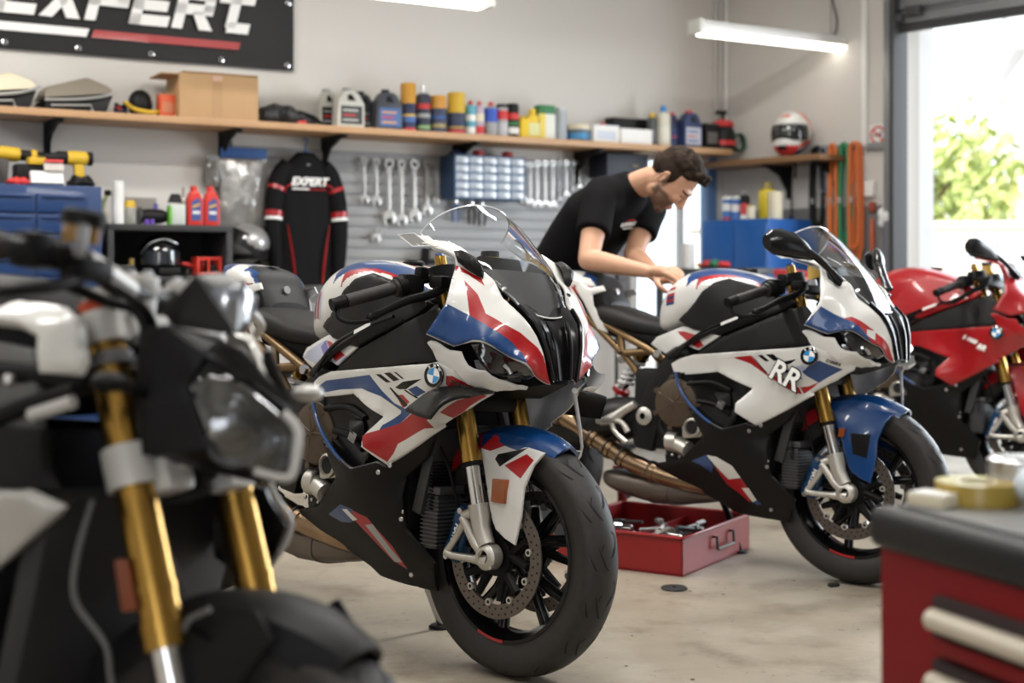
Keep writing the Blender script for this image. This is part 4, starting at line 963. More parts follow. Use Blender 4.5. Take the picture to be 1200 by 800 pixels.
    for s in (-1, 1):
        y = s * .105
        m = MB(); a, b = fork_pt(1.03, y), fork_pt(.552, y); m.cyl(a, b, .0275, GOLD, 28); d = (b - a).normalized(); a = fork_pt(1.093, y); m.cyl(a, fork_pt(1.0, y), .0165, GOLD, 20)
        m.cyl(b - d * .02, b, .0295, GOLD, 24); m.cyl(b, b + d * .012, .027, PLASTIC, 24); ft = m.obj('fork_tube', root)
        m = MB(); m.cyl(a - d * .010, a, .013, PAINT['blue'] if livery != 'red' else GOLD, 6); m.obj('fork_cap', ft)
        m = MB(); m.cyl(fork_pt(.56, y), fork_pt(.41, y), .0215, CHROME, 24); m.obj('fork_stanchion', root)
        m = MB(); c0 = fork_pt(.445, y); A2 = Vector((AXX, s * .112, AXZ))
        m.tube([c0, fork_pt(.415, y), fork_pt(.385, y) + Vector((0, s * .003, 0)), A2 + Vector((-.004, 0, .028))], [.0285, .0285, .024, .022], ALU, 20)
        m.cyl(c0 - Vector((0, 0, 0)), c0 + (fork_pt(.44, y) - fork_pt(.445, y)) * 1.2, .030, ALU, 20)
        m.lathe([(.016, .012), (.018, .020), (.027, .018), (.034, .010), (.034, -.022), (.016, -.022)], ALU, 28, 'Z', xf=Matrix.Translation(A2) @ Matrix.Rotation(s * math.radians(-90), 4, 'X'))
        m.lathe([(.0, .002), (.016, .002)], GROOVE, 20, 'Z', xf=Matrix.Translation(A2 + Vector((0, s * .004, 0))) @ Matrix.Rotation(s * math.radians(-90), 4, 'X'))
        m.tube([A2 + Vector((0.01, 0, -.012)), A2 + Vector((-.06, 0, -.012)), Vector((-.138, s * .120, .305)), Vector((-.158, s * .120, .312))], [.020, .011, .010, .012], ALU, 12, smoothpath=3)
        m.tube([Vector((-.155, s * .120, .315)), Vector((-.125, s * .121, .352)), Vector((-.098, s * .118, .398))], [.010, .009, .011], ALU, 10, smoothpath=3)
        m.tube([Vector((-.105, s * .120, .408)), Vector((-.085, s * .120, .385)), Vector((-.055, s * .119, .345)), A2 + Vector((-.012, 0, .012))], [.012, .013, .013, .018], ALU, 12, smoothpath=3)
        m.tube([Vector((-.105, s * .120, .412)), fork_pt(.43, y)], [.012, .018], ALU, 10)
        m.cyl(A2 + Vector((.022, 0, -.022)), A2 + Vector((.022, s * .014, -.022)), .006, STEEL, 10)
        m.obj('fork_foot', root)
        # caliper
        m = MB(); xf = Matrix.Translation((-.142, s * .080, .358)) @ Matrix.Rotation(math.radians(20), 4, 'Y')
        m.box((0, 0, 0), (.058, .050, .150), CALIPER, bev=.014, xf=xf, seg=3); m.box((.0, s * .020, .045), (.045, .024, .045), CALIPER, bev=.008, xf=xf); m.box((.0, s * .020, -.045), (.045, .024, .045), CALIPER, bev=.008, xf=xf)
        for k in (-1, 1): m.cyl(xf @ Vector((-.005, s * .02, k * .066)), xf @ Vector((-.005, s * .034, k * .066)), .008, STEEL, 12)
        cal = m.obj('brake_caliper', root)
        m = MB(); m.text('HAYES', .021, LETTER, xf @ Matrix.Translation((.002, s * .0335, 0)) @ Matrix.Rotation(s * math.radians(-90), 4, 'X') @ Matrix.Rotation(math.radians(-90 if s > 0 else 90), 4, 'Z') @ (Matrix.Rotation(math.pi, 4, 'Z')), .001, bold=.0008); m.obj('caliper_lettering', cal)
        m = MB(); m.tube([(-.235, s * .12, .70), (-.215, s * .13, .62), (-.165, s * .125, .54), (-.145, s * .11, .46), (-.14, s * .095, .42)], .0045, PLASTIC, 8, smoothpath=5); m.obj('brake_hose', root)
    # fender crown over the tyre
    m = MB(); rs = []
    for k in range(25):
        a = math.radians(60 + 92 * k / 24); r = RW_ + .014
        w = .072 if k > 4 else .048 + .024 * (k / 5)
        ring = []
        for y, dd in ((-1, .062), (-.98, .040), (-.86, .018), (-.5, .003), (0, -.004), (.5, .003), (.86, .018), (.98, .040), (1, .062), (.95, .060), (.8, .022), (0, .001), (-.8, .022), (-.95, .060)):
            ring.append(Vector((AXX + (r - dd + .004) * math.cos(a), y * w, AXZ + (r - dd + .004) * math.sin(a))))
        rs.append(ring)
    m.rings(rs, P['fender'], True)
    if livery != 'red':
        recolour(m, lambda c: PAINT['red'] if (c[0] < -.10 and abs(c[1]) > .03) else None)
    m.obj('front_fender', root)
    rp = [(-.013, .517), (.036, .519), (.032, .456), (-.015, .457)]
    if livery == 1:
        for s in (-1, 1):
            m = MB(); m.prism(rp, s * .098, s * .113, AMBER, 'Y', bev=.003); m.obj('reflector', root)
    elif livery == 2:
        for s in (-1, 1):
            m = MB(); m.prism([(-.05, .535), (-.03, .535), (-.033, .505), (-.052, .505)], s * .098, s * .112, AMBER, 'Y', bev=.003); m.obj('reflector', root)
            m = MB(); m.prism([(-.01, .52), (.06, .52), (.05, .44), (.0, .45)], s * .1, s * .106, SATIN, 'Y', bev=.003); m.obj('fender_insert', root)
    # bars, grips, levers
    m = MB(); m.box((-.215, 0, 1.015), (.09, .25, .028), PLASTIC, bev=.012); m.box((-.165, 0, .70), (.09, .25, .04), PLASTIC, bev=.014); m.cyl((-.20, 0, .68), (-.285, 0, 1.03), .028, PLASTIC, 20); m.cyl((-.22, 0, 1.03), (-.225, 0, 1.05), .02, STEEL, 6); m.obj('triple_clamp', root)
    for s in (-1, 1):
        B0, B1 = Vector((-.232, s * .125, 1.040)), Vector((-.308, s * .402, .952)); dv = (B1 - B0)
        pt = lambda t: B0 + dv * t
        m = MB(); m.lathe([(.029, -.018), (.042, -.018), (.042, .018), (.029, .018)], PLASTIC, 24, 'Z', xf=Matrix.Translation(fork_pt(1.045, s * .105)) @ Matrix.Rotation(math.radians(-16), 4, 'Y')); m.tube([pt(0), pt(1)], .011, PLASTIC, 12); hb = m.obj('handlebar', root)
        m = MB(); m.tube([pt(.40), pt(.42), pt(.47), pt(.48), pt(.95)], [.026, .026, .024, .0175, .0175], RUBBER, 18); m.obj('grip', hb)
        m = MB(); m.tube([pt(.955), pt(.96), pt(1.0), pt(1.05), pt(1.09)], [.012, .018, .018, .016, .017], PLASTIC, 16); m.obj('bar_end', hb)
        m = MB(); m.box(pt(.30), (.050, .062, .052), PLASTIC, rot=Matrix.Rotation(math.atan2(dv.y, dv.x) - math.pi / 2, 3, 'Z'), bev=.012); m.box(pt(.22) + Vector((.01, 0, .022)), (.03, .03, .035), PLASTIC, bev=.008); m.cyl(pt(.36), pt(.44), .029, PLASTIC, 20); m.obj('switch_block', hb)
        m = MB(); m.box((-.185, s * .165, 1.02), (.05, .045, .035), PLASTIC, bev=.01)
        m.tube([(-.172, s * .165, 1.005), (-.178, s * .21, .985), (-.20, s * .27, .965), (-.225, s * .325, .935), (-.245, s * .345, .92)], [.009, .009, .008, .007, .009], PLASTIC, 10, smoothpath=5, flat=1.4); m.ball((-.25, s * .352, .917), .012, PLASTIC, 12); m.obj('brake_lever' if s < 0 else 'clutch_lever', hb)
        m = MB(); m.tube([(-.312, s * .408, .945), (-.302, s * .415, .915), (-.28, s * .40, .902), (-.255, s * .37, .905), (-.245, s * .355, .908)], .006, PLASTIC, 8, smoothpath=4); m.obj('lever_guard', hb)
    if opts.get('cable'):
        m = MB(); m.tube([(-.20, -.165, 1.05), (-.23, -.15, 1.11), (-.26, -.12, 1.10)], .008, PLASTIC, 8, smoothpath=4); m.obj('hose', root)
    m = MB(); m.cyl((-.262, .10, 1.06), (-.264, .10, 1.11), .024, mat('amber_reservoir', (.45, .28, .05), .3, coat=.5), 18); m.cyl((-.264, .10, 1.11), (-.265, .10, 1.125), .026, PLASTIC, 18); m.obj('fluid_reservoir', root)
    # left-wing strut with pale edge under the nose
    m = MB(); m.tube([(.105, .062, .752), (.075, .10, .73), (.06, .155, .60), (.02, .175, .55)], [.008, .006, .004, .004], EDGE, 8, smoothpath=3); m.obj('nose_strut', root)
    return root

P_A = dict(main=PAINT['white'], sub=PAINT['white'], tank=PAINT['white'], tankside=SATIN, tailtop=PLASTIC, fender=PAINT['blue'], fenderside=PAINT['white'])
P_B = dict(P_A, fenderside=PAINT['blue'])
P_C = dict(main=PAINT['red'], sub=SATIN, tank=PAINT['red'], tankside=PAINT['red'], tailtop=PLASTIC, fender=PAINT['red'], fenderside=PAINT['red'])
bike_a = superbike('white, blue and red sports motorcycle without mirrors, amber reflector on its white fork blade', P_A, 1, Vector((0.01, 3.72, 0)), 47, 4, False, {})
bike_b = superbike('white, blue and red sports motorcycle with mirrors, blue fork blades, person leaning over its tank', P_B, 2, Vector((1.191, 4.842, 0)), 51.56, 4, True, {})
bike_b.scale = (1, 1, .985)
bike_c = superbike('all-red sports motorcycle by the open roller door, cut off by the picture edge', P_C, 'red', Vector((2.392, 6.555, 0)), 53, 4, True, {})

# ================================================================ black naked motorcycle in the foreground
SHAPES = dict(
    lens=[(-0.061,-0.088,0.899),(-0.043,-0.080,0.916),(-0.017,-0.060,0.914),(0.006,-0.035,0.895),(0.026,-0.012,0.872),(0.042,0.000,0.848),(0.040,0.000,0.804),(0.035,-0.008,0.788),(0.004,-0.035,0.796),(-0.018,-0.060,0.809),(-0.026,-0.085,0.837)],
    brow=[(-0.041,-0.085,0.941),(-0.029,-0.070,0.958),(-0.017,-0.040,0.952),(0.012,-0.020,0.917),(0.047,0.000,0.873),(0.040,0.005,0.848),(0.025,-0.012,0.876),(0.005,-0.035,0.899),(-0.018,-0.060,0.918)],
    sideshell=[(-0.125,-0.115,0.970),(-0.087,-0.110,0.977),(-0.038,-0.088,0.941),(-0.053,-0.092,0.907),(-0.059,-0.090,0.897),(-0.028,-0.088,0.836),(-0.020,-0.090,0.825),(-0.058,-0.100,0.811),(-0.114,-0.110,0.808),(-0.127,-0.115,0.879),(-0.123,-0.118,0.920)],
    dashback=[(-0.126,-0.070,0.996),(-0.080,-0.065,1.046),(-0.073,-0.050,1.035),(-0.055,-0.045,1.006),(-0.024,-0.040,0.973),(-0.047,-0.045,0.972),(-0.104,-0.068,0.978)],
    dashface=[(-0.067,-0.050,1.030),(-0.059,0.000,1.040),(-0.073,0.050,1.027),(-0.075,0.050,0.996),(-0.053,0.000,0.980),(-0.050,-0.020,0.978),(-0.049,-0.045,1.001)],
    dashtop=[(-0.080,-0.065,1.047),(-0.094,0.000,1.055),(-0.086,0.060,1.032),(-0.073,0.050,1.025),(-0.059,0.000,1.039),(-0.067,-0.050,1.030)],
    tank=[(-0.560,-0.120,1.020),(-0.390,-0.120,1.013),(-0.309,-0.140,1.003),(-0.220,-0.160,0.996),(-0.181,-0.175,0.981),(-0.157,-0.185,0.932),(-0.166,-0.185,0.915),(-0.229,-0.190,0.911),(-0.238,-0.190,0.958),(-0.284,-0.185,0.972),(-0.330,-0.180,0.976),(-0.54,-0.165,0.965)],
    shroud=[(-0.300,-0.220,0.748),(-0.240,-0.220,0.752),(-0.200,-0.225,0.755),(-0.144,-0.215,0.738),(-0.157,-0.210,0.727),(-0.204,-0.200,0.699),(-0.264,-0.190,0.659),(-0.33,-0.18,0.62)],
    upshroud=[(-0.35,-0.195,0.83),(-0.274,-0.200,0.835),(-0.204,-0.200,0.838),(-0.192,-0.200,0.787),(-0.172,-0.200,0.763),(-0.217,-0.210,0.758),(-0.253,-0.210,0.759),(-0.34,-0.205,0.76)],
    pod=[(-0.40,-0.165,0.95),(-0.323,-0.170,0.945),(-0.261,-0.175,0.938),(-0.244,-0.180,0.913),(-0.234,-0.180,0.881),(-0.227,-0.180,0.820),(-0.295,-0.180,0.816),(-0.40,-0.175,0.81)],
    lshroud=[(-0.098,0.130,0.765),(-0.101,0.150,0.744),(-0.088,0.170,0.712),(-0.105,0.170,0.670),(-0.135,0.160,0.627),(-0.20,0.15,0.66),(-0.20,0.12,0.76),(-0.144,0.120,0.770)])

def naked_bike():
    root = thing('naked_motorcycle', 'black naked motorcycle with gold forks, out of focus in the left foreground', 'motorcycle')
    th, ph = math.radians(60), math.radians(6)
    f = Vector((math.sin(th), -math.cos(th), 0)); l = Vector((math.cos(th), math.sin(th), 0)); u = Vector((0, 0, 1))
    Mx = Matrix((f, l * math.cos(ph) - u * math.sin(ph), u * math.cos(ph) + l * math.sin(ph))).transposed().to_4x4(); Mx.translation = (-.364, 1.785, 0)
    root.rotation_euler = Mx.to_euler(); root.location = (-.364, 1.785, 0)
    GL = mat('naked_gloss_black', (.005, .005, .0055), .28, spec=.4); WH = mat('naked_white', (.66, .65, .62), .35, coat=.5); GREYP = mat('naked_grey', (.11, .11, .11), .45); SIL = mat('naked_silver', (.50, .49, .47), .4, .2)
    MATT = mat('naked_matt_black', (.008, .008, .0085), .5, spec=.14)
    def fk(z, y): return Vector((-.22 + .344 * (.984 - z) * 1.13, y, z))
    def sh(name, m, pn, mir=False, out=(0, -1, 0), **kw):
        q = MB(); shell(q, SHAPES[name], [], m, (), out=out, **kw); r = [q.obj(pn, root)]
        if mir:
            w = q.mirror_y(); w.v = [(x, y * mir, z) for x, y, z in w.v]; r.append(w.obj(pn, root))
        return r
    # fork legs
    for s in (-1, 1):
        y = s * .095
        m = MB(); a, b = fk(1.0, y), fk(.575, y); d = (b - a).normalized(); m.cyl(a, b, .027, GOLD, 32); m.cyl(b - d * .03, b + d * .005, .0295, GOLD, 32); m.cyl(b - d * .075, b - d * .066, .0285, GOLD, 32)
        ft = m.obj('fork_tube', root)
        m = MB(); m.cyl(a - d * .002, a + d * .012, .0275, mat('fork_cap_red', (.35, .05, .02), .3, .6), 24); m.cyl(a - d * .02, a, .018, SIL, 6); m.obj('fork_cap', ft)
        m = MB(); m.cyl(b, fk(.40, y), .0215, CHROME, 24); m.obj('fork_stanchion', root)
        m = MB(); m.tube([fk(.43, y), fk(.38, y), Vector((.01, s * .10, .31))], [.027, .026, .024], PLASTIC, 16); m.lathe([(.0, -.02), (.03, -.02), (.03, .02), (.0, .02)], PLASTIC, 20, 'Y', (.01, s * .10, .31)); m.obj('fork_foot', root)
        c = fk(.79, y); ax = (fk(.7, y) - fk(.8, y)).normalized()
        m = MB(); m.cyl(c - ax * .027, c + ax * .027, .0345, SIL, 32); m.box(c + Vector((.030, -s * .035, -.006)), (.05, .05, .052), SIL, rot=Matrix.Rotation(math.radians(-19), 3, 'Y'), bev=.008)
        for dz in (-.013, .013): m.cyl(c + Vector((.05, -s * .035, dz - .002)), c + Vector((.058, -s * .035, dz - .004)), .007, STEEL, 12)
        m.obj('lower_clamp', root)
        m = MB(); c = fk(.965, y); m.cyl(c - ax * .022, c + ax * .02, .036, SIL, 32); m.box(c + Vector((.012, -s * .05, .004)), (.06, .07, .035), SIL, rot=Matrix.Rotation(math.radians(-19), 3, 'Y'), bev=.008); m.obj('upper_clamp', root)
        m = MB(); c = fk(.925, y); m.cyl(c - ax * .009, c + ax * .009, .0325, GREYP, 28); m.box(c + Vector((.02, -s * .04, 0)), (.03, .05, .018), GREYP, bev=.004); m.obj('lamp_bracket', root)
        m = MB(); m.prism([(-.128, .676), (-.105, .679), (-.083, .618), (-.107, .613)], s * .123, s * .130, mat('dark_amber', (.16, .03, .004), .3, coat=.3), 'Y', bev=.002); m.obj('reflector', root)
    m = MB(); m.box(fk(.79, 0), (.07, .14, .03), MATT, bev=.01); m.box(fk(.965, 0), (.07, .12, .03), SIL, bev=.01); m.cyl(fk(.75, 0), fk(1.0, 0), .03, MATT, 20); m.obj('steering_head', root)
    # bar risers and bar
    for s in (-1, 1):
        m = MB(); m.box((-.205, s * .045, 1.0), (.045, .034, .055), SIL, bev=.008); m.box((-.205, s * .045, 1.032), (.05, .034, .03), SIL, bev=.008)
        for dx in (-.016, .016): m.cyl((-.205 + dx, s * .045, 1.045), (-.205 + dx, s * .045, 1.053), .006, STEEL, 10)
        m.obj('bar_riser', root)
    def turn(p, s): return Matrix.Translation((-.205, 0, 0)) @ Matrix.Rotation(math.radians(7 if s < 0 else 26), 4, 'Z') @ Matrix.Translation((.205, 0, 0)) @ Vector(p)
    def tmb(m, s): m.v = [tuple(turn(p, s)) for p in m.v]; return m
    m = MB(); m.tube([turn(p, math.copysign(1, p[1])) for p in [(-.25, -.42, 1.045), (-.20, -.33, 1.052), (-.165, -.22, 1.048), (-.195, -.11, 1.025), (-.205, 0, 1.02), (-.195, .11, 1.025), (-.165, .22, 1.048), (-.20, .33, 1.052), (-.25, .42, 1.045)]], .0145, mat('bar_dark', (.02, .02, .021), .4, .3), 16, smoothpath=6); hb = m.obj('handlebar', root)
    for s in (-1, 1):
        m = MB(); m.tube([(-.165, s * .215, 1.048), (-.18, s * .15, 1.036), (-.19, s * .09, 1.022)], [.0155, .016, .015], SIL, 14, smoothpath=3); tmb(m, s).obj('bar_sleeve', hb)
        m = MB(); m.tube([(-.195, s * .32, 1.052), (-.235, s * .40, 1.047), (-.262, s * .45, 1.043)], [.018, .018, .019], RUBBER, 16); tmb(m, s).obj('grip', hb)
        m = MB(); m.box((-.185, s * .28, 1.052), (.045, .05, .045), PLASTIC, bev=.012); m.cyl((-.165, s * .245, 1.05), (-.185, s * .275, 1.05), .020, PLASTIC, 16); tmb(m, s).obj('switch_block', hb)
        m = MB(); m.box((-.15, s * .225, 1.035), (.04, .06, .028), PLASTIC, bev=.008); m.tube([(-.145, s * .245, 1.022), (-.14, s * .31, 1.005), (-.17, s * .40, .990), (-.20, s * .45, .985)], [.009, .008, .007, .008], PLASTIC if s < 0 else SIL, 10, smoothpath=4); tmb(m, s).obj('brake_lever' if s < 0 else 'clutch_lever', hb)
    m = MB(); xf = Matrix.Translation((-.09, -.262, 1.062)) @ Matrix.Rotation(math.radians(8), 4, 'Y')
    m.lathe([(0, 0), (.021, 0), (.023, .004), (.023, .022), (.0, .022)], mat('brown_fluid_cup', (.22, .12, .03), .2, coat=.6), 24, 'Z', xf=xf); rv = m.obj('fluid_reservoir', root)
    m = MB(); m.lathe([(.0, .021), (.026, .021), (.027, .026), (.026, .038), (.018, .041), (0, .041)], PLASTIC, 24, 'Z', xf=xf); m.obj('lid', rv)
    m = MB(); m.box((-.062, -.285, 1.062), (.010, .012, .04), LAMPGREY, bev=.004); m.obj('clamp', rv)
    m = MB(); m.tube([(-.10, -.25, 1.06), (-.12, -.22, 1.048)], .008, PLASTIC, 8); m.obj('reservoir_hose', rv)
    m = MB(); m.tube([(-.179, -.205, 1.020), (-.16, -.15, 1.003), (-.145, -.11, .995), (-.132, -.098, .97), (-.14, -.07, .93)], .0075, PLASTIC, 10, smoothpath=5); m.tube([(-.13, -.21, 1.03), (-.12, -.15, 1.01), (-.125, -.10, .985), (-.15, -.05, .93)], .006, PLASTIC, 10, smoothpath=5); m.obj('brake_hoses', root)
    m = MB(); m.tube([(-.172, -.130, .747), (-.171, -.150, .679), (-.168, -.150, .623), (-.130, -.130, .570), (-.124, -.120, .523), (-.10, -.10, .45)], .004, GREYP, 8, smoothpath=6); m.tube([(-.185, -.05, .74), (-.14, -.02, .68), (-.12, .0, .62)], .003, GREYP, 8, smoothpath=4); m.obj('sensor_cable', root)
    # head lamp
    core = [Vector(p) for k in ('sideshell', 'brow') for p in SHAPES[k]] + [Vector(p) for p in SHAPES['lens']]
    core = [Vector((p.x - .016, p.y * .88, p.z)) for p in core]
    m = MB(); m.hull(core + [Vector((p.x - .02, -p.y * .45, p.z - .012)) for p in core] + [Vector((-.10, 0, .970)), Vector((-.11, 0, .80))], GL); head = m.obj('headlight_shell', root)
    sh('sideshell', MATT, 'headlight_cheek', False, roll=.005, thick=.01)
    sh('brow', GL, 'headlight_brow', .45, out=(.6, -.6, .4), roll=.006, thick=.008, offset=.004)
    CL = clear_mat('headlight_glass', (.80, .82, .85), .03, .10)
    for s in (-1, 1):
        q = MB(); shell(q, SHAPES['lens'], [(.005, -.062, .855)], CL, (), out=(.7, -.7, 0), step=.008, roll=.004, thick=.002, offset=.008)
        r = MB(); r.ball((-.018, -.052, .862), (.030, .026, .034), mat('bowl_metal', (.16, .165, .17), .18, .8), 20); r.ball((.012, -.020, .832), (.018, .014, .018), mat('projector_glass', (.35, .37, .40), .05, .3, coat=1), 20); r.lathe([(.018, 0), (.030, .012), (.036, .020)], LAMPGREY, 24, 'Z', xf=Matrix.Translation((-.012, -.05, .835)) @ Matrix.Rotation(math.radians(90), 4, 'Y') @ Matrix.Rotation(math.radians(50), 4, 'X'))
        e = MB(); pts = SHAPES['lens']; e.tube([(p[0] + .008, p[1] * 1.03, p[2]) for p in pts[4:9]], .006, SIL, 10, smoothpath=3)
        if s > 0:
            q, r, e = q.mirror_y(), r.mirror_y(), e.mirror_y()
            for w in (q, r, e): w.v = [(x - .006, y * .5, z) for x, y, z in w.v]
        lo = q.obj('headlight_lens', root); r.obj('reflector_bowl', lo); e.obj('lens_bezel', lo)
    # instrument box and fly screen
    dpt = [Vector(p) for k in ('dashback', 'dashface', 'dashtop') for p in SHAPES[k]]; dpt = [Vector((p.x - .006, p.y, p.z - .002)) for p in dpt]
    m = MB(); m.hull(dpt + [Vector((-.126, .07, .99)), Vector((-.10, .06, .975))], GL); dash = m.obj('instrument_pod', root)
    q = MB(); shell(q, SHAPES['dashface'], [], mat('dash_glass', (.17, .19, .23), .15, .2, coat=.8), (), out=(1, 0, 0), step=.012, roll=.004, thick=.004); q.obj('dash_face', dash)
    q = MB(); shell(q, SHAPES['dashtop'], [], GREYP, (), out=(.2, 0, 1), step=.012, roll=.003, thick=.004); q.obj('dash_rim', dash)
    # turn signals
    for s in (-1, 1):
        m = MB(); m.tube([(-.12, s * .10, .885), (-.10, s * .16, .895)], .008, MATT, 10); m.ball((-.090, s * .195, .899), (.022, .026, .013), SIL if s > 0 else MATT, 16); m.obj('turn_signal', root)
    # tank, shrouds, engine
    m = MB(); m.rings(loftx(dens_st([(-.82, .06, .94, .84), (-.78, .10, .99, .84), (-.66, .15, 1.04, .84), (-.50, .172, 1.05, .84), (-.36, .170, 1.035, .85), (-.26, .13, 1.0, .86), (-.20, .08, .97, .87)], 5), 40, 2.8), MATT); m.obj('fuel_tank', root)
    sh('tank', WH, 'tank_panel', True, roll=.008, thick=.012)
    sh('pod', GREYP, 'side_panel', True, roll=.006, thick=.008)
    sh('upshroud', MATT, 'radiator_shroud', True, roll=.006, thick=.012)
    sh('shroud', mat('shroud_grey', (.42, .41, .385), .4, coat=.3), 'shroud_blade', True, roll=.008, thick=.012)
    sh('lshroud', GL, 'lower_shroud', False, out=(0, 1, 0), roll=.004, thick=.01)
    m = MB(); m.tube([(-.098, .133, .768), (-.099, .153, .744), (-.086, .173, .712), (-.103, .173, .670), (-.135, .163, .627)], .004, SIL, 8, smoothpath=3); m.obj('shroud_edge', root)
    m = MB(); m.tube([(-.17, -.175, .885), (-.22, -.18, .872), (-.33, -.19, .835), (-.45, -.19, .80)], .012, MATT, 10, smoothpath=3); m.tube([(-.165, -.182, .872), (-.23, -.19, .852)], .009, SIL, 10); m.tube([(-.17, -.155, .895), (-.26, -.17, .905), (-.40, -.175, .90)], .016, MATT, 10, smoothpath=3)
    for p in ((-.27, -.195, .895), (-.30, -.195, .87)): m.ball(p, .009, STEEL, 10)
    m.obj('frame_tube', root)
    FIN = mat('radiator_fins', (.05, .052, .055), .5, .5)
    m = MB(); m.box((-.235, 0, .60), (.04, .36, .32), mat('dark_radiator', (.012, .012, .013), .6), rot=Matrix.Rotation(math.radians(10), 3, 'Y'), bev=.01); m.obj('radiator', root)  # plain near-black colour over the whole radiator
    m = MB(); m.box((-.50, 0, .48), (.44, .36, .34), ENGINE, bev=.03); m.box((-.46, 0, .72), (.42, .30, .24), ENGINE, bev=.03); m.lathe([(.09, -.19), (.09, -.22), (.06, -.232), (0, -.232)], BRONZE, 28, 'Y', (-.58, 0, .5)); m.both(); m.obj('engine', root)
    m = MB(); m.rings(loftx(dens_st([(-.20, .10, .42, .26), (-.30, .17, .48, .20), (-.50, .19, .42, .17), (-.78, .15, .36, .20)], 4), 24, 3), MATT); m.obj('belly_pan', root)
    m = MB(); m.rings(loftx(dens_st([(-.78, .10, .90, .80), (-.95, .13, .86, .79), (-1.12, .12, .90, .82), (-1.28, .07, .97, .90), (-1.36, .03, .99, .96)], 4), 24, 3), SEATV); m.obj('seat', root)
    m = MB()
    for s in (-1, 1): m.tube([(-.78, s * .11, .52), (-1.0, s * .12, .50), (-1.44, s * .13, .32)], [.05, .05, .03], MATT, 12, smoothpath=3)
    m.obj('swing_arm', root)
    m = MB(); m.tube([(-.60, -.12, .24), (-.95, -.17, .28), (-1.25, -.21, .45)], [.035, .05, .055], MUFFLER, 16, smoothpath=4); m.obj('silencer', root)
    wheel_set(root, 'front_wheel', (.01, 0, .31), .31, .122, .218, (-.08, .08), stripe=True)
    wheel_set(root, 'rear_wheel', (-1.44, 0, .32), .32, .19, .216, (-.10,), rr=.11)
    # front mudguard with stays
    m = MB(); rs = []
    for k in range(25):
        a = math.radians(58 + 78 * k / 24); r = .31 + .020; w = .074 if k > 5 else .045 + .029 * k / 5
        rs.append([Vector((.01 + (r - dd) * math.cos(a), y * w, .31 + (r - dd) * math.sin(a))) for y, dd in ((-1, .055), (-.98, .036), (-.86, .014), (-.5, .002), (0, -.003), (.5, .002), (.86, .014), (.98, .036), (1, .055), (.95, .053), (.8, .018), (0, .002), (-.8, .018), (-.95, .053))])
    m.rings(rs, MATT, True); m.obj('front_fender', root)
    for s in (-1, 1):
        m = MB(); m.prism([(-.085, .585), (-.05, .60), (.0, .585), (.07, .632), (.10, .60), (.06, .55), (.02, .50), (.0, .42), (-.03, .42), (-.055, .50)], s * .080, s * .086, MATT, 'Y', bev=.003); m.cyl((-.055, s * .084, .545), (-.055, s * .094, .545), .009, STEEL, 12); m.tube([(-.045, s * .09, .585), (-.03, s * .09, .61), (.0, s * .088, .625)], .004, GREYP, 8); m.obj('fender_stay', root)
    m = MB(); m.tube([(-.62, .12, .28), (-.66, .20, .14), (-.70, .26, .045)], [.014, .012, .012], MATT, 12); m.obj('side_stand', root)
    return root
naked_bike()

# ================================================================ the person leaning over the second motorcycle
SKIN = mat('skin', (0.56, 0.315, 0.205), 0.5, noise=0.12, nscale=30, spec=0.35)
def _skin_beard():
    nt = SKIN.node_tree; b = nt.nodes['Principled BSDF']; src = b.inputs['Base Color'].links[0].from_socket
    at = nt.nodes.new('ShaderNodeAttribute'); at.attribute_name = 'beard'
    n = nt.nodes.new('ShaderNodeTexNoise'); n.inputs['Scale'].default_value = 260
    tc = nt.nodes.new('ShaderNodeTexCoord'); nt.links.new(tc.outputs['Object'], n.inputs['Vector'])
    mu = nt.nodes.new('ShaderNodeMath'); mu.operation = 'MULTIPLY_ADD'; mu.inputs[1].default_value = .5; mu.inputs[2].default_value = .62
    nt.links.new(n.outputs['Fac'], mu.inputs[0])
    mm_ = nt.nodes.new('ShaderNodeMath'); mm_.operation = 'MULTIPLY'; mm_.use_clamp = True; nt.links.new(at.outputs['Fac'], mm_.inputs[0]); nt.links.new(mu.outputs[0], mm_.inputs[1])
    mx = nt.nodes.new('ShaderNodeMix'); mx.data_type = 'RGBA'; mx.inputs[7].default_value = (.055, .030, .019, 1)
    nt.links.new(mm_.outputs[0], mx.inputs[0]); nt.links.new(src, mx.inputs[6]); nt.links.new(mx.outputs[2], b.inputs['Base Color'])
_skin_beard()
STUBBLE = mat('beard_stubble', (0.13, 0.075, 0.05), 0.7, noise=0.4, nscale=160, col2=(.26, .15, .10))
BROWH = mat('brow_hair', (0.05, 0.03, 0.02), 0.7)
HAIRM = mat('brown_hair', (0.010, 0.006, 0.004), 0.75, noise=0.6, nscale=90, col2=(.034, .021, .014), spec=.12)
SHIRT = mat('black_cotton', (0.006, 0.006, 0.0065), 0.9, noise=0.3, nscale=500, spec=0.1)
JEANS = mat('dark_jeans', (0.02, 0.03, 0.055), 0.85, noise=0.3, nscale=300)
SHOE = mat('black_shoe', (0.02, 0.02, 0.02), 0.5)

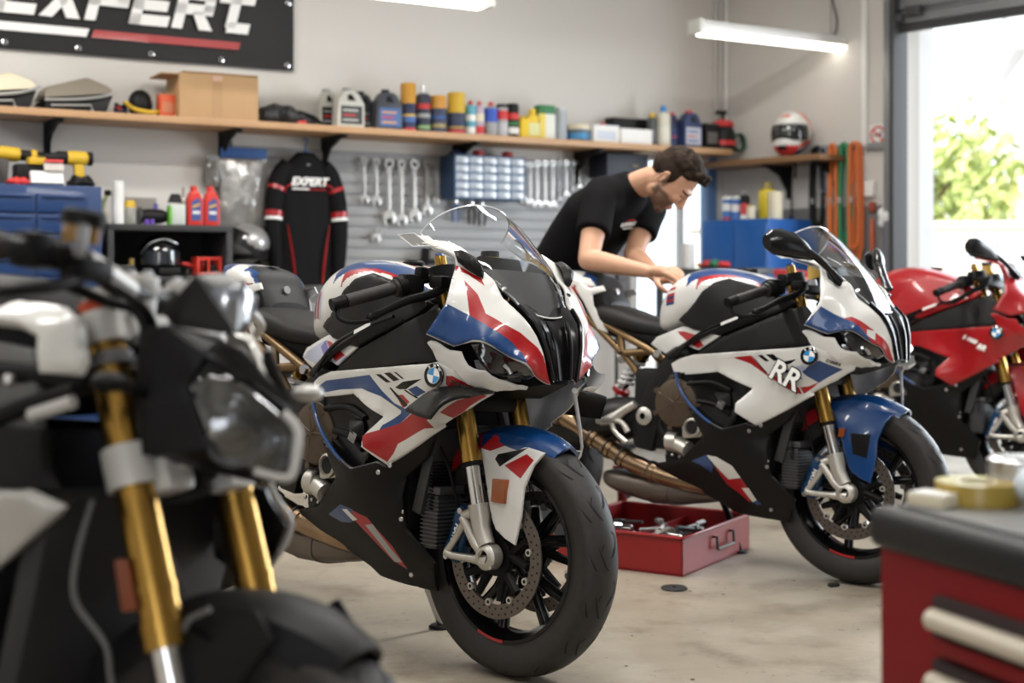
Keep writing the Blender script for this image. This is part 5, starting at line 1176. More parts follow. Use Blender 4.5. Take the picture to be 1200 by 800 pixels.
def fused(mb, voxel, smooth, name, subd=0):
    """fuses overlapping closed pieces into one continuous skin"""
    tmp = bpy.data.objects.new('t', mb.mesh('t')); COL.objects.link(tmp)
    r = tmp.modifiers.new('r', 'REMESH'); r.mode = 'VOXEL'; r.voxel_size = voxel
    s = tmp.modifiers.new('s', 'SMOOTH'); s.iterations = smooth; s.factor = 0.5
    dg = bpy.context.evaluated_depsgraph_get(); ev = tmp.evaluated_get(dg)
    me = bpy.data.meshes.new_from_object(ev, depsgraph=dg); me.name = name
    bpy.data.objects.remove(tmp)
    for p in me.polygons: p.use_smooth = True
    return me
def limb(mb, pts, rad, m, n=16):
    mb.tube(pts, rad, m, n, smoothpath=5)
    mb.ball(pts[0], rad[0], m, 14); mb.ball(pts[-1], rad[-1], m, 14)

def person():
    root = thing('person', 'person in black t-shirt leaning over a motorcycle tank, hands working on it', 'person', (.17, 6.10, 0))
    W2L = Matrix.Translation((-.17, -6.10, 0))
    def L(p): return W2L @ Vector(p)
    hips, waist, chest, neck = L((.17, 6.10, .95)), L((.235, 6.05, 1.10)), L((.37, 5.95, 1.30)), L((.485, 5.86, 1.405))
    face = Vector((.86, -.51, 0)).normalized(); right = Vector((face.y, -face.x, 0))
    rs_, re_, rw_ = L((.352, 5.725, 1.368)), L((.298, 5.56, 1.112)), L((.515, 5.425, 1.066))
    ls_, le_, lw_ = L((.585, 6.00, 1.35)), L((.50, 5.86, 1.135)), L((.575, 5.62, 1.045))
    hc = L((.640, 5.72, 1.435))
    b = MB()
    # head in its own frame: x = face, y = left, z = up
    fx = Vector((.93, -.37, 0)).normalized(); ly = Vector((-fx.y, fx.x, 0)); pit = math.radians(60)
    hx = fx * math.cos(pit) - Vector((0, 0, 1)) * math.sin(pit); hz = fx * math.sin(pit) + Vector((0, 0, 1)) * math.cos(pit)
    HM = Matrix((hx, ly, hz)).transposed().to_4x4(); HM.translation = hc
    H = lambda x, y, z: HM @ Vector((x, y, z))
    def hball(c, r, n=20): b.ball(c, r, SKIN, n, xf=HM)
    hball((-.012, 0, .035), (.098, .076, .092), 28); hball((.028, 0, .0), (.068, .066, .085), 24); hball((.040, 0, -.055), (.050, .054, .058), 24)      # skull, face, jaw
    hball((.066, 0, -.098), (.026, .030, .020)); hball((.0, 0, -.065), (.045, .058, .045))
    hball((.080, 0, .036), (.020, .052, .014)); hball((.075, .030, -.012), (.022, .024, .020)); hball((.075, -.030, -.012), (.022, .024, .020))
    b.tube([H(.088, 0, .028), H(.101, 0, .004), H(.113, 0, -.020), H(.105, 0, -.031)], [.008, .0105, .0135, .010], SKIN, 12, smoothpath=4); hball((.100, .014, -.028), (.011, .008, .008)); hball((.100, -.014, -.028), (.011, .008, .008))
    hball((.092, 0, -.056), (.012, .024, .006)); hball((.090, 0, -.068), (.012, .022, .007))
    for s in (-1, 1):
        hball((.078, s * .030, .014), (.013, .015, .009))
        for k in range(9):
            a = math.radians(-70 + 290 * k / 8); hball((-.008 - .014 * math.cos(a) * .9 - .004, s * (.080 + .006 * math.sin(a) * 0 + .004), -.006 + .028 * math.sin(a)), (.006, .007, .006), 10)
        hball((-.006, s * .077, -.006), (.015, .006, .024), 12)
    limb(b, [neck - Vector((.02, -.01, .03)), neck + Vector((.03, -.02, .015)), H(-.035, 0, -.045)], [.064, .058, .056], SKIN)
    # torso, arms, legs as one figure
    b.tube([hips - Vector((0, 0, .03)), waist, chest, neck], [.125, .12, .135, .07], SKIN, 18, smoothpath=4)
    limb(b, [chest + right * .05 + Vector((0, 0, .05)), rs_], [.06, .058], SKIN); limb(b, [chest - right * .05 + Vector((0, 0, .05)), ls_], [.06, .058], SKIN)
    def arm(s_, e_, w_):
        d = (e_ - s_); m1 = s_ + d * .35; m2 = s_ + d * .7
        limb(b, [s_, m1, m2, e_], [.056, .053, .046, .041], SKIN)
        d = (w_ - e_); limb(b, [e_, e_ + d * .25, e_ + d * .6, w_], [.041, .043, .035, .0265], SKIN)
    arm(rs_, re_, rw_); arm(ls_, le_, lw_)
    # hands: palm, four curled fingers, thumb
    def hand(w_, fw, dn, side):
        """fw: along the forearm, dn: palm direction, side: towards the thumb"""
        fw, dn = fw.normalized(), dn.normalized(); dn = (dn - fw * dn.dot(fw)).normalized(); side = side.normalized(); side = (side - fw * side.dot(fw) - dn * side.dot(dn)).normalized()
        P = lambda a, c, d: w_ + fw * a + side * c + dn * d
        b.tube([P(-.01, 0, 0), P(.03, .002, .0), P(.06, .002, .003), P(.088, .0, .008)], [.025, .032, .036, .030], SKIN, 14, smoothpath=3, flat=.62)
        b.ball(P(.045, .004, .004), (.034, .034, .024), SKIN, 16)
        for k, (c, ln, cu) in enumerate(((.033, .92, .0), (.0115, 1.0, .004), (-.0105, .95, .007), (-.032, .78, .011))):
            r = (.0092, .0095, .0090, .0082)[k]
            limb(b, [P(.075, c * .9, .004), P(.097, c, .002 + cu), P(.097 + .030 * ln, c * .98, .022 + cu), P(.097 + .030 * ln, c * .92, .046 * ln + cu), P(.090 + .020 * ln, c * .85, .062 * ln + cu)], [r * 1.15, r * 1.15, r, r * .95, r * .8], SKIN, 10)
        limb(b, [P(.022, .024, .008), P(.048, .046, .022), P(.075, .050, .040), P(.096, .042, .054)], [.016, .0135, .0115, .009], SKIN, 10)
    dnv = Vector((0, 0, -1))
    hand(rw_, (L((.60, 5.385, 1.072)) - rw_), Vector((.25, .15, -1)), Vector((.5, .8, .1)))
    hand(lw_, (L((.645, 5.53, 1.04)) - lw_), Vector((.1, -.1, -1)), Vector((-.1, -1, .1)))
    # legs
    rh, lh = hips + right * .10, hips - right * .10
    legs = []
    for h, ft in ((rh, L((.115, 6.03, .07))), (lh, L((.27, 6.22, .07)))):
        kn = (h + ft) / 2 + face * .04 + Vector((0, 0, .02)); legs.append((h, kn, ft))
        limb(b, [h, h + (kn - h) * .4, kn, kn + (ft - kn) * .35, ft], [.085, .08, .055, .055, .038], SKIN)
        limb(b, [ft + Vector((0, 0, -.03)), ft + face * .10 + Vector((0, 0, -.04)), ft + face * .16 + Vector((0, 0, -.045))], [.035, .032, .022], SKIN)
    me = fused(b, .0041, 4, 'person_body')
    # beard, brows and lips follow the face
    me.materials.clear(); me.materials.append(SKIN); me.materials.append(STUBBLE); me.materials.append(BROWH); me.materials.append(mat('lip', (.42, .17, .13), .45)); me.materials.append(mat('nail', (.62, .40, .32), .35))
    inv = HM.inverted()
    for p in me.polygons:
        c = inv @ p.center
        if abs(c.x) < .16 and abs(c.y) < .11 and abs(c.z) < .16:
            if c.x > .084 and abs(c.y) < .02 and -.0735 < c.z < -.051: p.material_index = 3
            elif c.x > .070 and .012 < abs(c.y) < .048 and .026 < c.z < .036: p.material_index = 2
            elif c.x > .083 and .018 < abs(c.y) < .042 and .007 < c.z < .0115: p.material_index = 2
    def st(a, b_, v): t = min(1, max(0, (v - a) / (b_ - a))); return t * t * (3 - 2 * t)
    vals = []
    for v in me.vertices:
        c = inv @ v.co; w = 0.0
        if abs(c.x) < .17 and abs(c.y) < .11 and -.15 < c.z < .06:
            jaw = st(-.030, -.046, c.z - .30 * max(0, .03 - abs(c.x - .055))) * st(-.016, .004, c.x) * st(-.128, -.108, c.z) * (1 - st(.0, .03, .03 - c.x) * st(-.070, -.085, c.z))
            lip = 1 - st(.080, .086, c.x) * st(.024, .018, abs(c.y)) * st(-.076, -.071, c.z) * st(-.049, -.053, c.z)
            burn = st(-.012, .0, c.x) * st(.026, .014, c.x) * st(.05, .058, abs(c.y)) * st(-.05, -.03, c.z) * st(.05, .03, c.z)
            nose = 1 - st(.094, .100, c.x) * st(-.046, -.040, c.z)
            w = max(jaw * lip * nose, burn * .85)
        vals.append(w)
    me.attributes.new('beard', 'FLOAT', 'POINT').data.foreach_set('value', vals)
    body = bpy.data.objects.new('body', me); COL.objects.link(body); body.parent = root
    # hair: short sides, curly top
    h = MB(); rnd = random.Random(3)
    def hh(c, r): h.ball(c, r, HAIRM, 14, xf=HM)
    hh((-.022, 0, .055), (.098, .080, .086)); hh((-.055, 0, .02), (.062, .074, .070))
    for s in (-1, 1): hh((-.018, s * .062, .03), (.045, .018, .050)); hh((.012, s * .066, .028), (.016, .010, .034))
    for k in range(150):
        a = rnd.uniform(-2.6, 2.6); el = rnd.uniform(.30, 1.5)
        d = Vector((math.cos(a) * math.cos(el), math.sin(a) * math.cos(el), math.sin(el)))
        if d.x > .75 and d.z < .55: continue
        c = Vector((-.012 + d.x * .096, d.y * .076, .050 + d.z * .088)); r = rnd.uniform(.010, .019)
        hh(tuple(c), (r, r * .8, r * .8))
    for k in range(40): 
        hh((rnd.uniform(.035, .080), rnd.uniform(-.052, .052), rnd.uniform(.098, .128)), (.016, .012, .014))
    hm = fused(h, .0045, 1, 'hair'); hm.materials.clear(); hm.materials.append(HAIRM)
    ho = bpy.data.objects.new('hair', hm); COL.objects.link(ho); ho.parent = root
    # t-shirt
    t = MB()
    up = (neck - hips).normalized()
    def ring(c, a, w, d, fwd, tilt):
        ax = tilt.normalized(); sd = right - ax * right.dot(ax); sd.normalize(); fd = ax.cross(sd)
        return [c + sd * w * math.cos(2 * math.pi * j / 28) + fd * d * math.sin(2 * math.pi * j / 28) for j in range(28)]
    sp = [(hips + Vector((0, 0, -.04)), .180, .135), (hips + Vector((.01, -.005, .05)), .178, .135), (waist, .178, .138), (waist.lerp(chest, .5), .190, .145), (chest, .205, .142), (chest.lerp(neck, .55), .190, .115), (neck + Vector((.0, 0, .0)), .105, .085), (neck + Vector((.028, -.018, .026)), .071, .068)]
    rs = []
    for i, (c, w, d) in enumerate(sp):
        ax = sp[min(i + 1, len(sp) - 1)][0] - sp[max(i - 1, 0)][0]; rs.append(ring(c, 0, w, d, face, ax))
    t.rings(rs, SHIRT)
    for s_, e_ in ((rs_, re_), (ls_, le_)):
        d = e_ - s_; ch = chest.lerp(neck, .4)
        t.tube([ch + Vector((0, 0, .01)), s_ + (ch - s_) * .45 + Vector((0, 0, .016)), s_ + Vector((0, 0, -.004)), s_ + d * .3, s_ + d * .60], [.105, .090, .070, .071, .071], SHIRT, 18, smoothpath=4)
        t.ball(s_ + Vector((0, 0, -.006)), .068, SHIRT, 14)
    for k in range(10):   # folds
        a = rnd.uniform(0, 1); c = waist.lerp(chest, a) + right * .175 * math.cos(k * .5) + face * .1 * math.sin(k * .5 + .5)
        t.tube([c + Vector((-.06, .03, -.05)), c + Vector((0, 0, 0)), c + Vector((.07, -.03, .04))], [.006, .016, .005], SHIRT, 8, smoothpath=3)
    tm = fused(t, .008, 9, 't_shirt'); tm.materials.clear(); tm.materials.append(SHIRT)
    to = bpy.data.objects.new('t_shirt', tm); COL.objects.link(to); to.parent = root
    # chest print
    pc = L((.508, 5.795, 1.245)); nrm = Vector((.55, -.80, -.25)).normalized(); ux = Vector((.80, .58, .12)); ux = (ux - nrm * ux.dot(nrm)).normalized(); uy = nrm.cross(ux)
    PM = Matrix((ux, uy, nrm)).transposed().to_4x4(); PM.translation = pc
    m = MB(); m.text('EXPERT', .022, LETTER, PM, .004, .25, .0006); m.box((0, .017, 0), (.07, .006, .004), PAINT['red'], xf=PM); m.box((0, -.016, 0), (.05, .004, .004), LETTER, xf=PM)
    PRINT.append((m, root, pc, nrm, to))
    # trousers and shoes
    j = MB()
    for (hp, kn, ft) in legs: limb(j, [hp + Vector((0, 0, .02)), hp + (kn - hp) * .4, kn, kn + (ft - kn) * .4, ft + Vector((0, 0, .05))], [.105, .098, .075, .070, .062], JEANS)
    j.tube([hips + Vector((0, 0, -.06)), hips + Vector((0, 0, .06))], [.15, .15], JEANS, 18)
    jm = fused(j, .009, 4, 'trousers'); jm.materials.clear(); jm.materials.append(JEANS)
    jo = bpy.data.objects.new('trousers', jm); COL.objects.link(jo); jo.parent = root
    for (hp, kn, ft) in legs:
        q = MB(); z0 = -ft.z
        ang = math.atan2(face.y, face.x)
        q.rings([[Vector((ft.x, ft.y, 0)) + Matrix.Rotation(ang, 3, 'Z') @ Vector((x, w * math.cos(2 * math.pi * k / 16), max(0, h * (.5 + .5 * math.sin(2 * math.pi * k / 16))))) for k in range(16)] for x, w, h in ((-.09, .025, .07), (-.075, .04, .10), (0, .046, .10), (.09, .05, .075), (.15, .046, .055), (.19, .02, .035))], SHOE); q.obj('shoe', root)
    return root
PRINT = []
man = person()
for m, root, pc, nrm, to in PRINT:
    # seat the print on the cloth
    hit, loc, nn, ix = to.ray_cast(pc + nrm * .4, -nrm)
    if hit:
        dv = loc - pc; q = MB(); q.v = [tuple(Vector(v) + dv + nrm * .007) for v in m.v]; q.f, q.m, q.s, q.mats = m.f, m.m, m.s, m.mats; q.obj('chest_print', root)

# ================================================================ back wall: banner, shelf and what stands on it
def lab(c, r=.5, **k): 
    return mat('c_%02x%02x%02x_%d' % (int(c[0] * 255), int(c[1] * 255), int(c[2] * 255), int(r * 10)), c, r, **k)
BLUEL = lab((.02, .09, .30)); REDL = lab((.55, .03, .03)); YEL = lab((.58, .37, .02)); ORG = lab((.60, .26, .03)); NAVY = lab((.012, .02, .07)); GRN = lab((.02, .16, .05)); CREAM = lab((.66, .60, .45)); WHT = lab((.74, .74, .72)); BLK = lab((.007, .007, .0075), spec=.25); GRY = lab((.32, .33, .34)); SILV = mat('bright_tin', (.62, .63, .64), .3, .8)
def placed(name, label, cat, x, w, z, group=None, rz=0.0, right=False):
    p = (rwp if right else bwp)(x, w, z); return thing(name, label, cat, p, (RROT if right else BROT) + rz, group)
# --- banner
t = placed('banner', 'black vinyl banner lettered EXPERT with a white and a red stripe', 'banner', -4.25, .02, 2.55)
m = MB(); n = 24; hw, hh = 1.16, .365
rs = [[Vector((-hw + 2 * hw * i / n, -.004 - .006 * math.sin(i * .9) * (1 if 0 < j < 4 else .4), -hh + 2 * hh * j / 4)) for i in range(n + 1)] for j in range(5)]
BAN = mat('banner_vinyl', (.009, .009, .0095), .5, spec=.3, bump=.25, nscale=5); m.rings(rs, BAN, True, False, close_u=False); m.box((0, .0, 0), (2 * hw, .003, 2 * hh), BAN); sheet = m.obj('banner_sheet', t)
FX = Matrix.Rotation(math.radians(90), 4, 'X')
def strokes(parent, segs, th, sx=1.0, m_=LETTER, name='lettering'):
    q = MB()
    for poly in segs: q.prism([(p[0] + .25 * p[1], p[1]) for p in poly], -.026, -.014, m_, 'Y')
    return q.obj(name, parent)
def R_(x0, z0, x1, z1): return [(x0, z0), (x1, z0), (x1, z1), (x0, z1)]
def glyphs(H, T, W, adv):
    """block letters E X P E R T built from bars, lower left of the first at the origin"""
    out, x = [], 0
    for ch in 'EXPERT':
        if ch == 'E': out += [R_(x, 0, x + T, H), R_(x, 0, x + W, T), R_(x, H - T, x + W, H), R_(x, (H - T) / 2, x + W * .9, (H + T) / 2)]
        if ch == 'X': out += [[(x, 0), (x + T * 1.2, 0), (x + W, H), (x + W - T * 1.2, H)], [(x + W - T * 1.2, 0), (x + W, 0), (x + T * 1.2, H), (x, H)]]
        if ch in 'PR': out += [R_(x, 0, x + T, H), R_(x, H - T, x + W, H), R_(x + W - T, H * .45, x + W, H), R_(x, H * .45 - T * .3, x + W, H * .45 + T * .7)]
        if ch == 'R': out += [[(x + W * .45, H * .45), (x + W * .45 + T, H * .45), (x + W + T * .3, 0), (x + W - T, 0)]]
        if ch == 'T': out += [R_(x + W * .3, T * .5, x + W * .3 + T, H * 1.2), R_(x, H - T, x + W * .95, H), R_(x + W * .35, 0, x + W * .95, T)]
        x += adv
    return out
G = glyphs(.215, .056, .205, .2275)
strokes(t, [[(p[0] - .40, p[1] - .188) for p in g] for g in G], .02)
m = MB(); m.prism([(-1.05, -.275), (.020, -.275), (.035, -.232), (-1.05, -.232)], -.017, -.012, LETTER, 'Y'); m.obj('white_stripe', t)
m = MB(); m.prism([(.045, -.275), (.835, -.275), (.848, -.235), (.060, -.235)], -.017, -.012, PAINT['red'], 'Y'); m.obj('red_stripe', t)
for i, (x, z) in enumerate([(-1.1, -.335), (-.75, -.335), (-.38, -.335), (-.02, -.335), (.36, -.335), (.74, -.335), (1.12, -.335), (1.125, .01)]):
    m = MB(); m.lathe([(.006, -.012), (.009, -.016), (.015, -.014), (.016, -.010)], CHROME, 16, 'Z', xf=Matrix.Translation((x, .0, z)) @ Matrix.Rotation(math.radians(90), 4, 'X') @ Matrix.Scale(-1, 4, (0, 0, 1))); m.obj('eyelet', t)

# --- long shelf and brackets
SZ = 1.862
t = placed('wall_shelf', 'long pine wall shelf across the back wall carrying bottles and boxes', 'shelf', -2.75, 0, SZ)
m = MB(); m.box((-.02, -.17, -.018), (5.1, .34, .036), WOOD, bev=.003); m.obj('board', t)
for x in (-4.42, -3.50, -2.90, -2.06, -1.20, -.55):
    m = MB(); m.box((x + 2.75, -.012, -.14), (.035, .022, .21), BLK, bev=.003); m.box((x + 2.75, -.15, -.046), (.035, .28, .020), BLK, bev=.003)
    m.prism([(-.012, -.215), (-.012, -.05), (-.25, -.05), (-.10, -.10), (-.04, -.16)], x + 2.75 - .008, x + 2.75 + .008, BLK, 'X'); m.obj('bracket', t)

# --- containers
def can(name, label, cat, x, w, r, h, body, cap, bands=(), group=None, z=SZ, right=False, dome=True, capr=.8, caph=.05):
    t = placed(name, label, cat, x, w, z, group, right=right)
    m = MB(); hb = h - caph
    m.lathe([(0, 0), (r * .94, 0), (r, .006), (r, hb - .012), (r * .96, hb - .004), (r * .62, hb + .006), (0, hb + .006)] if dome else [(0, 0), (r, 0), (r, hb), (0, hb)], body, 24); m.obj('can_body', t)
    m = MB(); m.lathe([(0, hb - .002), (r * capr, hb - .002), (r * capr, h - .006), (r * capr * .9, h), (0, h)], cap, 20); m.obj('cap', t)
    if bands:
        m = MB()
        for (a, b_, c) in bands: m.lathe([(r * 1.006, hb * a), (r * 1.006, hb * b_)], c, 24)
        m.obj('label', t)
    return t
def jug(name, label, x, w, W, D, H, body, capm, labm, inset, group=None, z=SZ):
    """oil jug with a sloping shoulder, moulded handle hole and screw cap"""
    t = placed(name, label, 'bottle', x, w, z, group)
    m = MB(); a = W / 2
    sh = [(-a, .006), (-a + .006, 0), (a - .006, 0), (a, .006), (a, H * .62), (a * .55, H * .88), (a * .30, H * .93), (-a * .45, H * .93), (-a * .9, H * .70)]
    m.prism(sh, -D / 2, D / 2, body, 'Y', bev=min(.012, D * .12)); m.obj('jug_body', t)
    m = MB(); m.cyl((-a * .08, 0, H * .92), (-a * .08, 0, H), min(.024, D * .3), capm, 20); m.obj('cap', t)
    m = MB(); m.prism([(-a * .25, H * .68), (a * .35, H * .68), (a * .05, H * .84), (-a * .25, H * .82)], -D / 2 - .0015, D / 2 + .0015, BLK, 'Y'); m.obj('handle_hole', t)
    m = MB(); m.prism([(-a * .75, H * .10), (a * .82, H * .10), (a * .82, H * .55), (-a * .75, H * .55)], -D / 2 - .0015, -D / 2 + .002, labm, 'Y')
    for k in range(3): m.prism([(-a * .6, H * (.18 + .12 * k)), (a * (.5 - .2 * (k % 2)), H * (.18 + .12 * k)), (a * (.5 - .2 * (k % 2)), H * (.22 + .12 * k)), (-a * .6, H * (.22 + .12 * k))], -D / 2 - .003, -D / 2, inset if k != 1 else REDL, 'Y')
    m.obj('label', t); return t
def carton(name, label, x, w, W, D, H, body, z=SZ, rz=0, stripe=None, cat='box', right=False):
    t = placed(name, label, cat, x, w, z, rz=rz, right=right)
    m = MB(); m.box((0, 0, H / 2), (W, D, H), body, bev=.004); m.obj('carton', t)
    m = MB(); m.box((0, 0, H * .985), (W * 1.004, D * 1.004, H * .05), stripe or body, bev=.003); m.obj('lid', t)
    m = MB(); m.box((0, -D / 2 - .0008, H * .45), (W * .72, .0016, H * .45), stripe or GRY); m.obj('label', t); return t
def motocase(x, label, topm, trim):
    """angular bike pannier lid: wedge shell over a black base with a bright trim rail"""
    t = placed('pannier', label, 'pannier', x, .19, SZ, 'bike panniers on the shelf', 0)
    m = MB(); m.hull([(-.16, -.12, .0), (.13, -.12, .0), (.17, -.10, .09), (-.17, -.11, .05), (-.16, .12, .0), (.13, .12, .0), (.17, .10, .09), (-.17, .11, .05)], BLK, bev=.008); m.obj('case_base', t)
    m = MB(); m.hull([(-.175, -.115, .055), (.175, -.105, .10), (.15, -.09, .135), (.05, -.07, .175), (-.15, -.09, .115), (-.175, .115, .055), (.175, .105, .10), (.15, .09, .135), (.05, .07, .175), (-.15, .09, .115)], topm, bev=.01); m.obj('case_lid', t)
    m = MB(); m.tube([(-.17, -.125, .045), (-.02, -.13, .055), (.10, -.128, .075), (.175, -.12, .105)], .008, trim, 8, smoothpath=3); m.tube([(-.14, -.127, .02), (.05, -.13, .03), (.06, -.128, .0)], .006, SILV, 8); m.obj('trim_rail', t)
motocase(-4.70, 'pale cream bike pannier at the cut-off left end of the shelf', CREAM, SILV)
motocase(-4.33, 'grey-lidded bike pannier on the shelf beside the black and yellow cap', lab((.20, .17, .13)), SILV)
# small bits, cap, red box, cardboard box, bag
t = placed('wire_bundle', 'small dark bundle of wires between pannier and cap on the shelf', 'cable', -4.09, .17, SZ); m = MB()
for k in range(7): m.tube([(math.cos(a_ + k) * .035, math.sin(a_ + k * 1.3) * .03 , .016 + .008 * k * .8 + .008 * math.sin(a_ * 2)) for a_ in np.linspace(0, 6.28, 14)], .006, [BLK, NAVY, BLK, REDL][k % 4], 6, smoothpath=2)
m.obj('wires', t)
t = placed('cap', 'black work cap with yellow brim edge on the shelf by the cardboard box', 'cap', -3.985, .17, SZ); m = MB()
m.ball((0, .02, .07), (.062, .058, .078), BLK, 18); m.obj('crown', t)
m = MB(); m.tube([(-.085, .0, .075), (-.05, -.06, .035), (.02, -.075, .022), (.075, -.05, .03)], [.010, .012, .012, .010], YEL, 10, smoothpath=4); m.obj('yellow_edge', t)
m = MB(); m.hull([(-.08, .0, .07), (-.045, -.058, .034), (.02, -.07, .022), (.07, -.045, .03), (.06, .02, .02), (-.05, .03, .05)], BLK, bev=.003); m.obj('brim', t)
carton('carton', 'small orange-red carton on the shelf between cap and cardboard box', -3.865, .20, .085, .07, .122, lab((.65, .10, .03)), stripe=lab((.55, .2, .1)))
t = placed('cardboard_box', 'brown cardboard box with open flap on the shelf below the banner', 'box', -3.655, .19, SZ, rz=-.04); CB = mat('cardboard', (.50, .31, .155), .75, noise=.12, nscale=8)
m = MB(); m.box((.04, 0, .115), (.42, .25, .23), CB, bev=.003); m.obj('box_body', t)
m = MB(); m.prism([(-.17, -.125), (-.17, .125), (-.26, .12), (-.26, -.12)], .218, .224, CB, 'Z', xf=Matrix.Translation((0, 0, .0)) ); m.prism([(.25, .11), (.25, .125), (.16, .125), (.16, .11)], .23, .26, CB, 'Z'); m.box((.05, -.06, .234), (.40, .12, .004), CB, rot=Matrix.Rotation(math.radians(-3), 3, 'X')); m.obj('flap', t)
m = MB(); m.box((.03, -.1256, .115), (.05, .002, .23), lab((.42, .25, .12))); m.box((.03, -.1262, .21), (.05, .002, .03), lab((.6, .38, .28))); m.obj('tape', t)
t = placed('folded_bag', 'crumpled black fabric bag on the shelf right of the cardboard box', 'bag', -3.200, .18, SZ); m = MB()
for k in range(26):
    a = -.19 + .38 * k / 25; hh_ = .115 * (1 - .5 * abs(a + .04) / .19) ; m.ball((a, random.uniform(-.03, .03), hh_ * .5), (.028, .07, hh_ * .55 + random.uniform(0, .012)), BLK, 10)
bm_ = fused(m, .009, 2, 'bag_cloth'); bm_.materials.clear(); bm_.materials.append(mat('black_nylon', (.016, .016, .017), .5, bump=.4, nscale=30)); o = bpy.data.objects.new('bag_cloth', bm_); COL.objects.link(o); o.parent = t
m = MB(); m.tube([(.05, -.07, .07), (.12, -.085, .05), (.19, -.06, .01)], .010, BLK, 8, smoothpath=3); m.obj('strap', t)
m = MB(); m.box((.06, -.085, .012), (.05, .01, .022), REDL, bev=.003); m.obj('red_tag', t)

jug('oil_jug', 'pale grey oil jug at the back of the pair by the black bag', -2.925, .10, .115, .075, .225, lab((.50, .49, .44)), GRY, BLK, GRY)
jug('oil_jug', 'pale grey oil jug with dark label, front one of its pair on the shelf', -2.850, .22, .165, .085, .222, lab((.60, .59, .54)), GRY, lab((.04, .045, .045)), lab((.5, .5, .48)))
jug('oil_jug', 'dark slate oil jug at the back, left of the slate jug with coloured label', -2.715, .10, .13, .085, .225, lab((.045, .05, .06)), BLK, lab((.05, .05, .06)), GRY)
jug('oil_jug', 'dark slate oil jug with blue and red label beside the tall orange can', -2.605, .20, .165, .085, .232, lab((.055, .06, .075)), BLK, lab((.06, .14, .35)), lab((.7, .35, .1)))
can('aerosol_can', 'tall orange-topped aerosol can, tallest on the shelf', 'can', -2.468, .20, .044, .278, NAVY, lab((.62, .30, .03)), ((.0, .15, REDL), (.35, .55, lab((.05, .12, .35))), (.55, .62, YEL)), capr=1.0, caph=.115, dome=False)
can('aerosol_can', 'dark aerosol can with silver nozzle beside the tallest orange-topped can', 'can', -2.373, .20, .041, .272, lab((.02, .025, .05)), SILV, ((.62, .75, REDL), (.4, .5, GRY), (.1, .2, lab((.2, .35, .15)))), capr=.35, caph=.05)
can('aerosol_can', 'orange and dark aerosol can between silver-nozzled can and yellow can', 'can', -2.272, .19, .047, .222, lab((.03, .04, .09)), lab((.58, .28, .04)), ((.25, .4, lab((.3, .25, .1))), (.6, .7, BLUEL)), capr=1.0, caph=.075, dome=False)
can('aerosol_can', 'wide yellow-topped aerosol can on the shelf before the small red-capped cans', 'can', -2.158, .20, .052, .246, lab((.02, .03, .07)), YEL, ((.1, .22, REDL), (.3, .36, YEL), (.45, .6, NAVY)), capr=1.0, caph=.118, dome=False)
for i, (x, bc, bd, lb) in enumerate(((-2.060, lab((.10, .35, .45)), ((.1, .3, WHT), (.5, .7, WHT)), 'small teal and white spray can with red cap beside the wide yellow can'), (-2.000, lab((.42, .36, .45)), ((.1, .35, REDL), (.5, .75, CREAM)), 'small mauve spray can with red cap between teal and blue ones'), (-1.922, GRY, ((.5, .95, lab((.02, .08, .45))),), 'small blue and silver spray can with red cap'))):
    can('spray_can', lb, 'can', x, .19, (.032, .030, .038)[i], .208, bc, REDL, bd, 'red-capped spray cans', capr=.4, caph=.03)
can('spray_can', 'silver spray can with black lid and red band right of the blue spray can', 'can', -1.846, .19, .037, .200, GRY, BLK, ((.6, .9, REDL), (.1, .5, lab((.45, .45, .47)))), capr=.98, caph=.02, dome=False)
can('spray_can', 'black spray can with red and white bands beside the yellow canister', 'can', -1.770, .19, .036, .208, BLK, BLK, ((.6, .8, REDL), (.15, .35, WHT), (.42, .52, GRN)), capr=.98, caph=.02, dome=False)
# yellow canister, tin, grey can
t = placed('oil_canister', 'yellow plastic oil canister with screw cap on the shelf', 'bottle', -1.665, .19, SZ); m = MB(); m.hull([(x, y, z) for x, z in ((-.068, 0), (.068, 0), (.068, .12), (-.068, .12), (.05, .15), (-.045, .14)) for y in (-.035, .035)], lab((.72, .50, .02)), bev=.012); m.obj('canister_body', t)
m = MB(); m.cyl((.03, 0, .14), (.03, 0, .185), .022, lab((.72, .50, .02)), 18); m.obj('cap', t); m = MB(); m.box((.022, -.036, .062), (.072, .003, .075), lab((.62, .62, .30))); m.obj('label', t)
t = placed('square_tin', 'pale tin with green top and yellow side on the shelf', 'tin', -1.548, .19, SZ); m = MB(); m.box((0, 0, .080), (.112, .07, .16), lab((.66, .68, .62)), bev=.006); m.box((-.036, -.0355, .08), (.04, .003, .155), lab((.7, .55, .08))); m.obj('tin_body', t); m = MB(); m.box((0, 0, .186), (.114, .072, .052), GRN, bev=.008); m.obj('green_top', t)
can('canister', 'slim pale grey canister right of the green-topped tin', 'can', -1.428, .18, .037, .206, lab((.40, .43, .46)), lab((.5, .53, .56)), ((.05, .9, lab((.36, .39, .43))),), capr=.98, caph=.02, dome=False)
t = placed('plastic_tub', 'low dark tub with blue label on the shelf beside the white boxes', 'tub', -1.305, .19, SZ); m = MB(); m.lathe([(0, 0), (.062, 0), (.070, .075), (.072, .08), (0, .08)], lab((.10, .14, .18)), 24); m.obj('tub', t); m = MB(); m.lathe([(.0665, .02), (.0685, .055)], lab((.05, .25, .50)), 24); m.obj('label', t); m = MB(); m.lathe([(.073, .078), (.074, .105), (.05, .112), (0, .112)], CREAM, 24); m.obj('lid', t)
carton('carton', 'white carton with pale blue print on the shelf, left one of two', -1.137, .19, .19, .12, .112, WHT, stripe=lab((.52, .58, .68)))
